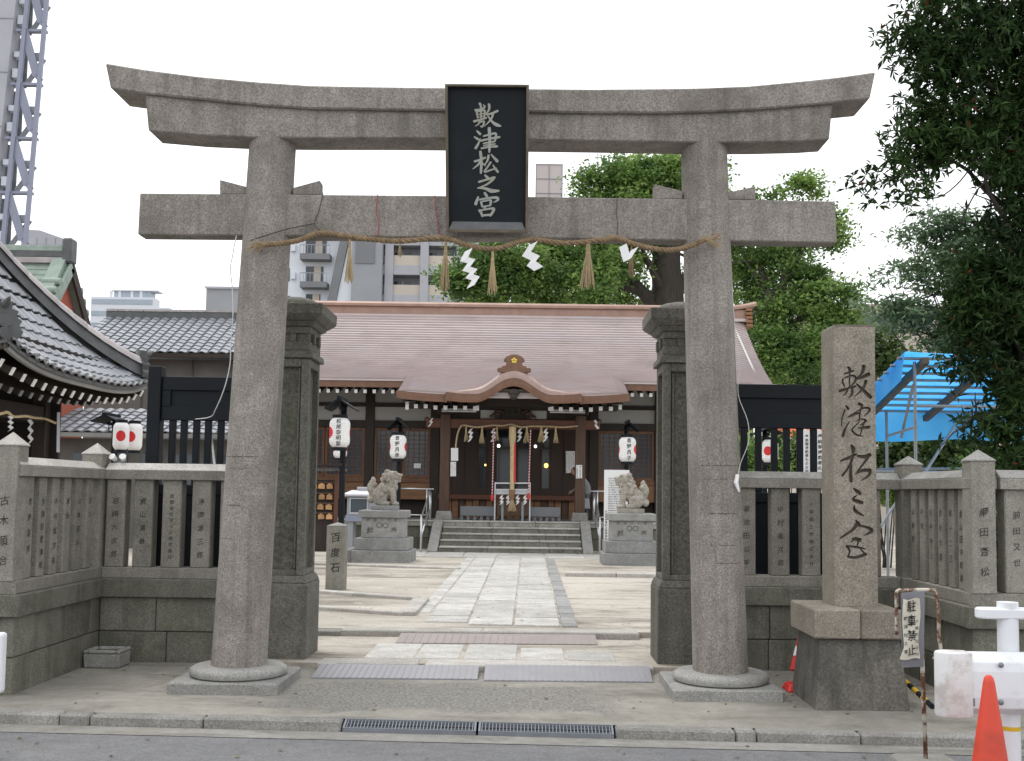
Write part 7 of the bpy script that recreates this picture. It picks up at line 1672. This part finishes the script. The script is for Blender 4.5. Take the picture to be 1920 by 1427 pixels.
mm = M(); q = at(553, 345, AY); mm.bar((q.x, AY + 2, za), (q.x, AY + 2, q.z), .12); mm.bar((q.x - 1, AY + 2, q.z - 1.2), (q.x + 1.4, AY + 2, q.z - 1.0), .1); mm.bar((q.x + 1.2, AY + 2, za), (q.x + 1.2, AY + 2, q.z - 1), .1); mm.build('roof_antenna', 'concrete_dark', ap)
# beige building at the right
t, x0, x1, z1 = block(1540, 2050, 572, 47, 10, 'panel_beige', 'beige_building', 'beige panelled building between the trees at the right')
for k in range(6): z = z1 - 1.3 - 1.4 * k; M().box(x0, x1, 46.97, 46.995, z, z + .035).build('panel_joint', 'wall_grey', t)
for k in range(9): xx = x0 + .9 + 1.35 * k; M().box(xx, xx + .03, 46.97, 46.994, 0, z1).build('panel_joint', 'wall_grey', t)
for px_ in (1575, 1630, 1690, 1760): a = X(px_, 620, 46.9); M().box(a, a + 1.3, 46.92, 46.96, Z(1650, 618, 47), Z(1650, 588, 47)).build('window', 'window_dark', t); M().box(a - .06, a + 1.36, 46.9, 46.919, Z(1650, 621, 47), Z(1650, 618, 47)).build('window_sill', 'far_white', t)

# ================================================================== blue tarpaulin on scaffolding
tz = lambda Y: Z(1740, 668, 16.0) + (Y - 16.0) * (-.62 / 2.6)
tax = X(1697, 665, 16.0)
sc_ = thing('scaffold_shelter', 'steel pipe scaffold shelter roofed with blue tarpaulin at the right', 'shelter', (9, 17.3, CT))
mm = M(); P = []
for i in range(11):
    Y = 15.95 + 2.75 * i / 10; P.append([(tax + 7.5 * j / 20, Y, tz(Y) + .05 + .02 * math.sin(j * 1.9) * math.sin(i * 1.3) - .03 * math.sin(PI * ((j * .75) % 1))) for j in range(21)])
mm.grid(P); mm.build('tarpaulin', 'tarp_blue', sc_, smooth='auto')
mm = M(); P = []
for i in range(5):
    P.append([(tax + 7.5 * j / 20, 18.7 + .02 * i + .03 * math.sin(j), tz(18.7) + .04 - .13 * i - .03 * math.sin(j * .9)) for j in range(21)])
mm.grid(P); mm.build('tarpaulin_flap', 'tarp_blue', sc_, smooth='auto')
mm = M(); P = []
for i in range(5): P.append([(tax - .02 - .015 * i, 15.95 + 2.75 * j / 8, tz(15.95 + 2.75 * j / 8) + .05 - .11 * i) for j in range(9)])
mm.grid(P); mm.build('tarpaulin_flap', 'tarp_blue', sc_, smooth='auto')
for k in range(9): Y = 16.05 + 2.5 * k / 8; mm = M(); mm.tube([(tax - .1, Y, tz(Y) - .02), (tax + 7.5, Y, tz(Y) - .02)], .024, 8); mm.build('purlin_pipe', 'scaffold', sc_)
for k in range(6): xx = tax + .28 + 1.02 * k; mm = M(); mm.bar((xx, 15.9, tz(15.9) - .10), (xx, 18.7, tz(18.7) - .10), .09, .10); mm.build('rafter_batten', 'timber_batten', sc_)
for (x, Y) in ((X(1715, 700, 16.1), 16.1), (X(1662, 760, 18.4), 18.4), (X(1715, 700, 16.1) + 2.2, 16.1), (X(1800, 800, 18.4) + .2, 18.4), (X(1715, 700, 16.1) + 4.5, 16.1)):
    mm = M(); mm.tube([(x, Y, CT), (x, Y, tz(Y) - .05)], .026, 8); mm.build('upright_pipe', 'scaffold', sc_)
p0 = at(1715, 768, 16.1)
for (a, b_) in (((p0.x, 16.1, 3.0), (p0.x + 5, 16.1, 3.0)), (at(1662, 818, 18.4), at(1718, 800, 16.1)), (at(1794, 792, 17), at(1736, 884, 16.6)), (at(1712, 722, 16.1), at(1690, 820, 17.5)), ((p0.x - 1.2, 16.3, 2.0), (p0.x + 5, 16.3, 2.0)), (at(1800, 800, 18.3), at(1900, 880, 16.4)), (at(1650, 990, 18), at(1720, 880, 18)), (at(1645, 880, 18.2), at(1935, 878, 18.2))):
    mm = M(); mm.tube([a, b_], .023, 8); mm.build('brace_pipe', 'scaffold', sc_)
mm = M(); a, b_ = X(1440, 800, 30), X(1545, 800, 30)
P = [[(a + (b_ - a) * j / 8, 30, Z(1490, 797, 30) - .02 * math.sin(j)) for j in range(9)], [(a + (b_ - a) * j / 8, 29.0, Z(1490, 823, 30) - .05 * (j % 2)) for j in range(9)]]
mm.grid(P, .01); ts = thing('orange_awning', 'orange awning glimpsed above the bars of the right black gate', 'awning', ((a + b_) / 2, 29.5, CT)); mm.build('canvas', 'tarp_orange', ts)
for xx in (a + .05, b_ - .05): mm = M(); mm.tube([(xx, 29.6, CT), (xx, 29.6, Z(1490, 812, 30))], .025, 8); mm.build('pole', 'scaffold', ts)
for i, (px0, px1, y0, rows) in enumerate(((1500, 1521, 806, 2), (1527, 1543, 806, 2))):
    Y = 17; t = thing('peaked_signboard', 'white peaked notice board behind the gate bars, %s' % ('further from the monument' if i == 0 else 'right beside the monument'), 'signboard', at((px0 + px1) / 2, 890, Y))
    mm = M(); mm.ext([at(px0, y0 + 8, Y), at((px0 + px1) / 2, y0 - 2, Y), at(px1, y0 + 4, Y), at(px1, 886, Y), at(px0, 886, Y)], (0, .03, 0)); mm.build('board', 'paper_white', t)
    mm = M(); mm.bar(at((px0 + px1) / 2, 886, Y + .02), (at((px0 + px1) / 2, 886, Y).x, Y + .02, CT), .06); mm.build('stake', 'wood_brown', t)
    mm = M(); write(mm, '奉納御神前祭礼のお知らせ', at((px0 + px1) / 2 + 2, y0 + 12, Y), (1, 0, 0), (0, 0, -1), .055 if i == 0 else .07, .062 if i == 0 else .085, nrm=(0, -1, 0), lift=.004); mm.build('lettering', 'ink', t, recalc=False)['kind'] = 'stuff'
t = thing('floodlight', 'small white twin floodlight on the left fence rail', 'floodlight', at(225, 868, 10.1))
for (x, dx) in ((216, -.012), (231, .012)):
    mm = M(); p = at(x, 862, 10.1); mm.tube([p, p + Vector((dx, -.05, .03))], [.022, .032], 10); mm.build('lamp_head', 'white_paint', t, smooth='auto')
mm = M(); mm.tube([at(222, 872, 10.1), at(222, 864, 10.1)], .012, 6); mm.bar(at(214, 866, 10.1), at(233, 866, 10.1), .012); mm.build('bracket', 'galvanized', t)

# ================================================================== trees and shrubs
def leaves(pts, size, mat, name, parent, aspect=2.2, jitter=.35, fold=True, up_bias=.4, rosette=0, droop=0.0):
    """one small folded face per leaf (or a rosette of them) at every point"""
    pts = np.asarray(pts, float); n = len(pts)
    if rosette:
        base = np.repeat(pts, rosette, axis=0); ax_ = RNG.normal(size=(n, 3)); ax_[:, 2] += up_bias; ax_ /= np.linalg.norm(ax_, axis=1)[:, None]; ax_ = np.repeat(ax_, rosette, axis=0)
        d = RNG.normal(size=(n * rosette, 3)); d -= ax_ * (d * ax_).sum(1)[:, None] * .75; d /= np.linalg.norm(d, axis=1)[:, None]; d = d + ax_ * RNG.uniform(-.1, .7, size=(len(d), 1)); pts = base
    else:
        d = RNG.normal(size=(n, 3)); d[:, 2] = d[:, 2] * .6 - droop
    d /= np.linalg.norm(d, axis=1)[:, None]; N = len(pts)
    u = RNG.normal(size=(N, 3)); u[:, 2] += up_bias * 2; s = np.cross(d, u); s /= np.linalg.norm(s, axis=1)[:, None] + 1e-9; nn = np.cross(s, d)
    L = size * RNG.uniform(1 - jitter, 1 + jitter, size=(N, 1)); Wd = L / aspect / 2
    p0 = pts; tip = pts + d * L - nn * L * .12; m1 = pts + d * L * .5 + s * Wd + nn * L * .06; m2 = pts + d * L * .5 - s * Wd + nn * L * .06
    V = np.stack([p0, m1, tip, m2], axis=1).reshape(-1, 3)
    og = np.array(world_of(parent)); V = V - og
    me = bpy.data.meshes.new(name); me.vertices.add(len(V)); me.vertices.foreach_set('co', V.astype(np.float32).ravel())
    idx = np.arange(N)[:, None] * 4 + np.array([[0, 1, 2, 0, 2, 3]]); me.loops.add(N * 6); me.loops.foreach_set('vertex_index', idx.astype(np.int32).ravel())
    me.polygons.add(N * 2); me.polygons.foreach_set('loop_start', np.arange(0, N * 6, 3, dtype=np.int32)); me.polygons.foreach_set('loop_total', np.full(N * 2, 3, dtype=np.int32))
    me.materials.append(MATS[mat]); me.update(calc_edges=True); me.validate(); o = bpy.data.objects.new(name, me); COL.objects.link(o); o.parent = parent; return o
def clump_pts(blobs, clumps, per, csize, flat=.7, shell=.55):
    """blobs: (px, py, rpx, Y[, depth factor]); leaf clusters spread through them"""
    W_ = np.array([b_[2] ** 2 for b_ in blobs], float); W_ /= W_.sum(); out = []
    for bi, b_ in enumerate(blobs):
        c = np.array(at(b_[0], b_[1], b_[3])); R = b_[2] * b_[3] / FPX; df = b_[4] if len(b_) > 4 else .8
        for _ in range(max(2, int(clumps * W_[bi]))):
            q = RNG.normal(size=3); q /= np.linalg.norm(q); q *= R * RNG.uniform(shell ** 3, 1) ** (1 / 3) * np.array([1, df, .95]); cc = c + q
            k = max(3, int(per * RNG.uniform(.5, 1.4))); r = csize * RNG.uniform(.6, 1.4)
            g = RNG.normal(size=(k, 3)) * r * np.array([.55, .55, .55 * flat]); out.append(cc + g)
    global LAST_IDS; LAST_IDS = np.concatenate([np.full(len(q), RNG.random()) for q in out])
    return np.concatenate(out)
def limb(mm, a, b_, r0, r1, wob=.15, k=7, n=8):
    a, b_ = Vector(a), Vector(b_); P, R_ = [], []; L = (b_ - a).length
    for i in range(k + 1):
        u = i / k; e = wob * L * math.sin(PI * u) * .5
        P.append(a.lerp(b_, u) + Vector((random.uniform(-1, 1) * wob * .15 * L * (0 < i < k), random.uniform(-1, 1) * wob * .15 * L * (0 < i < k), e * .4 + random.uniform(-1, 1) * wob * .1 * L * (0 < i < k)))); R_.append(r0 + (r1 - r0) * u)
    mm.tube(P, R_, n); return P
def tree(label, base, top, r, limbs, blobs, clumps, per, csize, lsize, mats, name='broadleaf_tree', group=None, **kw):
    t = thing(name, label, 'tree', base, group)
    mm = M(); P = limb(mm, base, top, r, r * .6, .06, 8, 12)
    for (u, q, r0, r1) in limbs:
        s = P[min(len(P) - 1, int(u * (len(P) - 1)))]; LQ = limb(mm, s, q, r0, r1, .16)
        for _ in range(3):
            s2 = LQ[random.randint(3, len(LQ) - 1)]; limb(mm, s2, s2 + Vector((random.uniform(-1, 1), random.uniform(-.5, .5), random.uniform(-.1, 1))) * (Vector(q) - s).length * .4, r1 * 1.2, r1 * .3, .2, 5, 6)
    mm.build('trunk', 'bark', t, smooth=True, recalc=False)
    pts = clump_pts(blobs, clumps, per, csize, .5); k = len(mats)
    cut_ = LAST_IDS
    for i, (mt, share) in enumerate(mats):
        lo = sum(m_[1] for m_ in mats[:i]); sel = pts[(cut_ >= lo) & (cut_ < lo + share)]
        leaves(sel, lsize, mt, 'crown', t, **kw)
    return t
TYc = 43
tree('big camphor tree with thick trunk rising behind the hall roof ridge', at(1252, 720, TYc), at(1248, 430, TYc), .85,
     [(.45, at(1110, 455, TYc - 1), .3, .08), (.6, at(1330, 470, TYc + 1), .3, .08), (.7, at(1180, 380, TYc), .25, .06), (.9, at(1260, 340, TYc), .25, .06), (.5, at(1000, 500, TYc - 2), .22, .05), (.55, at(1190, 440, TYc - 2), .2, .05)],
     [(1125, 345, 42, TYc), (1165, 325, 40, TYc), (1205, 318, 34, TYc + 1), (1255, 315, 38, TYc), (1235, 345, 50, TYc), (1340, 312, 26, TYc + 1), (1180, 372, 70, TYc), (1290, 380, 60, TYc + 2), (1330, 430, 60, TYc + 1), (1110, 420, 55, TYc), (1160, 470, 60, TYc - 1), (1085, 490, 62, TYc - 2), (1020, 490, 55, TYc - 2), (1000, 540, 60, TYc - 3), (1100, 545, 55, TYc - 3), (1180, 550, 45, TYc + 2), (1330, 520, 60, TYc + 2)],
     430, 150, .60, .18, [('leaf_camphor', .62), ('leaf_camphor_dark', .38)], 'camphor_tree', 'trees behind the shrine hall', aspect=1.9)
tree('camphor tree with forked dark limbs right of the right torii pillar', at(1440, 740, 40), at(1448, 545, 40), .5,
     [(.7, at(1490, 470, 40), .28, .07), (.6, at(1420, 440, 41), .25, .06), (.5, at(1560, 560, 39), .2, .05), (.8, at(1535, 400, 40), .2, .04), (.4, at(1400, 590, 39), .2, .05)],
     [(1500, 362, 32, 40), (1440, 385, 30, 41), (1395, 390, 30, 41), (1545, 420, 34, 40), (1560, 460, 26, 40), (1480, 470, 40, 40.5), (1430, 500, 50, 41), (1505, 530, 50, 40), (1400, 470, 45, 42), (1550, 570, 50, 39), (1470, 600, 60, 40), (1590, 580, 26, 39), (1410, 590, 50, 41), (1450, 665, 60, 39), (1520, 650, 52, 38.5), (1570, 625, 36, 39), (1500, 700, 50, 38)],
     330, 140, .56, .17, [('leaf_camphor', .55), ('leaf_camphor_dark', .45)], 'camphor_tree', 'trees behind the shrine hall', aspect=1.9)
tree('lower dark green tree in front of the apartment block, left of the camphor', at(930, 720, 39), at(930, 560, 39), .3,
     [(.7, at(880, 500, 39), .14, .04), (.8, at(980, 490, 39), .14, .04)],
     [(868, 520, 38, 39), (905, 500, 45, 39), (950, 485, 42, 39), (940, 530, 50, 39), (890, 545, 40, 38.5), (985, 500, 40, 39.5), (850, 545, 24, 39)],
     130, 110, .52, .17, [('leaf_camphor_dark', .5), ('leaf_camphor', .5)], 'broadleaf_tree', 'trees behind the shrine hall', aspect=1.9)
# dark leafy tree hanging in from the right
DY = 11.2
t = thing('dark_leafy_tree', 'dark glossy leaved tree with a few red leaves overhanging from the right edge', 'tree', (6.6, 12.3, CT))
mm = M(); tr_ = limb(mm, (6.7, 12.3, CT - .1), (6.2, 12.0, 6.5), .22, .12, .06, 10, 12)
for a, q, r0 in ((3, at(1838, 300, DY), .09), (5, at(1780, 160, DY), .07), (7, at(1800, 60, DY), .06), (2, at(1850, 560, DY), .07), (2, at(1830, 780, DY), .06), (6, at(1720, 250, DY), .05), (4, at(1890, 420, DY), .06)):
    LQ = limb(mm, tr_[a], q, r0, .012, .14, 8, 7)
    for _ in range(5):
        s2 = LQ[random.randint(3, 8)]; limb(mm, s2, s2 + Vector((random.uniform(-.45, .3), random.uniform(-.4, .4), random.uniform(-.4, .5))), .014, .004, .2, 5, 5)
for pts_ in (((1838, 300), (1780, 295), (1720, 310), (1655, 345)), ((1830, 298), (1800, 340), (1760, 370), (1710, 370)), ((1838, 300), (1770, 300), (1700, 330), (1668, 352)), ((1860, 330), (1830, 360), (1800, 420))):
    mm.tube(smooth_path([at(x, y, DY) for x, y in pts_], 4), [.012] * 0 or .008, 5)
mm.build('trunk', 'bark', t, smooth=True, recalc=False)
def limit(pts, f): return pts[[f(p) for p in pts]]
db = [(1770, 25, 62, DY), (1850, 40, 75, DY + .5), (1930, 60, 90, DY + .5), (1720, 62, 30, DY), (1730, 120, 42, DY), (1800, 110, 60, DY), (1700, 68, 22, DY), (1890, 150, 75, DY + .4), (1780, 185, 50, DY), (1735, 200, 26, DY), (1715, 235, 30, DY), (1760, 255, 46, DY), (1690, 292, 32, DY), (1740, 285, 40, DY), (1800, 262, 40, DY), (1850, 240, 55, DY + .3), (1920, 260, 80, DY + .5), (1640, 345, 17, DY), (1655, 338, 12, DY), (1920, 350, 55, DY + .3), (1890, 310, 34, DY), (1905, 430, 60, DY + .3), (1880, 480, 58, DY), (1845, 520, 55, DY), (1900, 560, 90, DY + .4), (1810, 575, 42, DY), (1855, 600, 66, DY), (1815, 640, 34, DY), (1790, 690, 17, DY), (1935, 690, 72, DY + .4), (1905, 740, 36, DY), (1815, 702, 15, DY), (1850, 690, 22, DY), (1912, 790, 50, DY + .2), (1868, 825, 40, DY), (1920, 860, 50, DY), (1990, 300, 120, DY + .6), (1990, 600, 140, DY + .6), (2060, 60, 120, DY + .8), (2110, 250, 120, DY + .8), (2120, 450, 110, DY + .8), (1715, 372, 12, DY), (1720, 362, 8, DY)]
pts = np.concatenate([clump_pts(db, 1080, 8, .20, .8, .1), clump_pts([(x, y, r, Y + .5) for x, y, r, Y in db if r > 38], 300, 8, .22, .8, .1)])
leaves(pts, .112, 'leaf_dark', 'crown', t, aspect=3.8, rosette=7, up_bias=.5)
# feathery grey-green tree beyond it
FY = 19.5
fb = [(1745, 425, 34, FY), (1700, 440, 20, FY), (1790, 415, 34, FY), (1820, 440, 52, FY), (1760, 470, 42, FY), (1700, 512, 26, FY), (1655, 517, 14, FY), (1740, 520, 34, FY), (1790, 530, 50, FY), (1830, 520, 60, FY), (1690, 570, 24, FY), (1650, 580, 26, FY), (1625, 572, 14, FY), (1720, 590, 40, FY), (1770, 600, 40, FY), (1680, 610, 22, FY), (1820, 600, 60, FY), (1740, 640, 30, FY), (1790, 660, 46, FY)]
t = thing('feathery_tree', 'feathery grey-green tree between the camphor and the dark foreground tree', 'tree', (8.6, FY + .4, CT))
mm = M(); P = limb(mm, (8.7, FY + .4, CT - .1), at(1850, 400, FY), .2, .06, .05, 10, 10)
for i, b_ in enumerate(fb): limb(mm, P[min(9, 3 + i % 6)], at(b_[0], b_[1], FY), .03, .006, .1, 6, 5)
mm.build('trunk', 'bark', t, smooth=True, recalc=False)
leaves(clump_pts(fb, 330, 34, .30, .30, .1), .14, 'leaf_conifer', 'crown', t, aspect=3.5, droop=.15, up_bias=.8)
# shrubs behind the right fence
for i, (px_, py, r, Y, n_, lb, mt) in enumerate(((1700, 850, 55, 22, 150, 'green shrub under the blue tarpaulin, left of the scaffold brace', 'leaf_shrub'), (1790, 840, 55, 21, 150, 'yellowish green shrub under the blue tarpaulin, right of the scaffold brace', 'leaf_shrub'), (1870, 900, 60, 12.5, 120, 'dark shrub behind the fence picket at the right edge', 'leaf_camphor_dark'), (1880, 1010, 42, 11.4, 90, 'low round leaved plant seen between the last fence pickets', 'leaf_shrub'), (1660, 900, 50, 23, 120, 'shrub glimpsed right of the tall monument', 'leaf_camphor'), (1420, 860, 50, 26, 120, 'shrub showing through the right black gate bars', 'leaf_camphor'), (1480, 850, 45, 27, 100, 'paler shrub behind the peaked notice boards', 'leaf_shrub'), (1640, 660, 50, 41, 110, 'bush against the beige building, beyond the monument top', 'leaf_shrub'))):
    c = at(px_, py, Y); t = thing('shrub', lb, 'shrub', (c.x, Y, CT), 'shrubs behind the right fence'); mm = M()
    for k in range(7): limb(mm, (c.x + random.uniform(-.1, .1), Y, CT - .02), c + Vector((random.uniform(-1, 1), random.uniform(-.5, .5), random.uniform(-.3, .7))) * r * Y / FPX * .8, .02, .006, .1, 5, 5)
    mm.build('stems', 'bark', t, smooth=True, recalc=False)
    leaves(clump_pts([(px_, py, r, Y), (px_ - r * .6, py + r * .35, r * .6, Y), (px_ + r * .6, py + r * .3, r * .6, Y)], n_, 26, .22 * Y / 18, .8, .1), .10 * max(1, Y / 18), mt, 'foliage', t, aspect=1.7)

# a few fallen leaves on the pavement and in the court
lt_ = M()
def litter(x, y, z, s):
    q = random.uniform(0, 6.28); c, n_ = math.cos(q), math.sin(q); w_ = s * .28
    lt_.add([(x, y, z + .002), (x + c * s * .5 - n_ * w_, y + n_ * s * .5 + c * w_, z + .006), (x + c * s, y + n_ * s, z + .003), (x + c * s * .5 + n_ * w_, y + n_ * s * .5 - c * w_, z + .007)], [(0, 1, 2), (0, 2, 3)])
for _ in range(70): litter(random.uniform(-3.8, 3.3), random.choice((random.uniform(7.75, 9.6), random.uniform(9.3, 9.7))), .001, random.uniform(.02, .055))
for _ in range(110): litter(random.uniform(-4.5, 4), random.uniform(12.2, 22), CT + .016, random.uniform(.03, .07))
for _ in range(25): litter(random.uniform(2.0, 3.4), random.uniform(8.0, 9.8), .001, random.uniform(.03, .06))
for _ in range(30): litter(random.uniform(-4, 4), random.uniform(6.7, 7.25), ZR + .005, random.uniform(.02, .05))
tag(lt_.build('fallen_leaves', 'leaf_litter', origin=(0, 0, 0), recalc=False), 'scattered small fallen leaves on the pavement and sandy court', 'fallen leaves', kind='stuff')
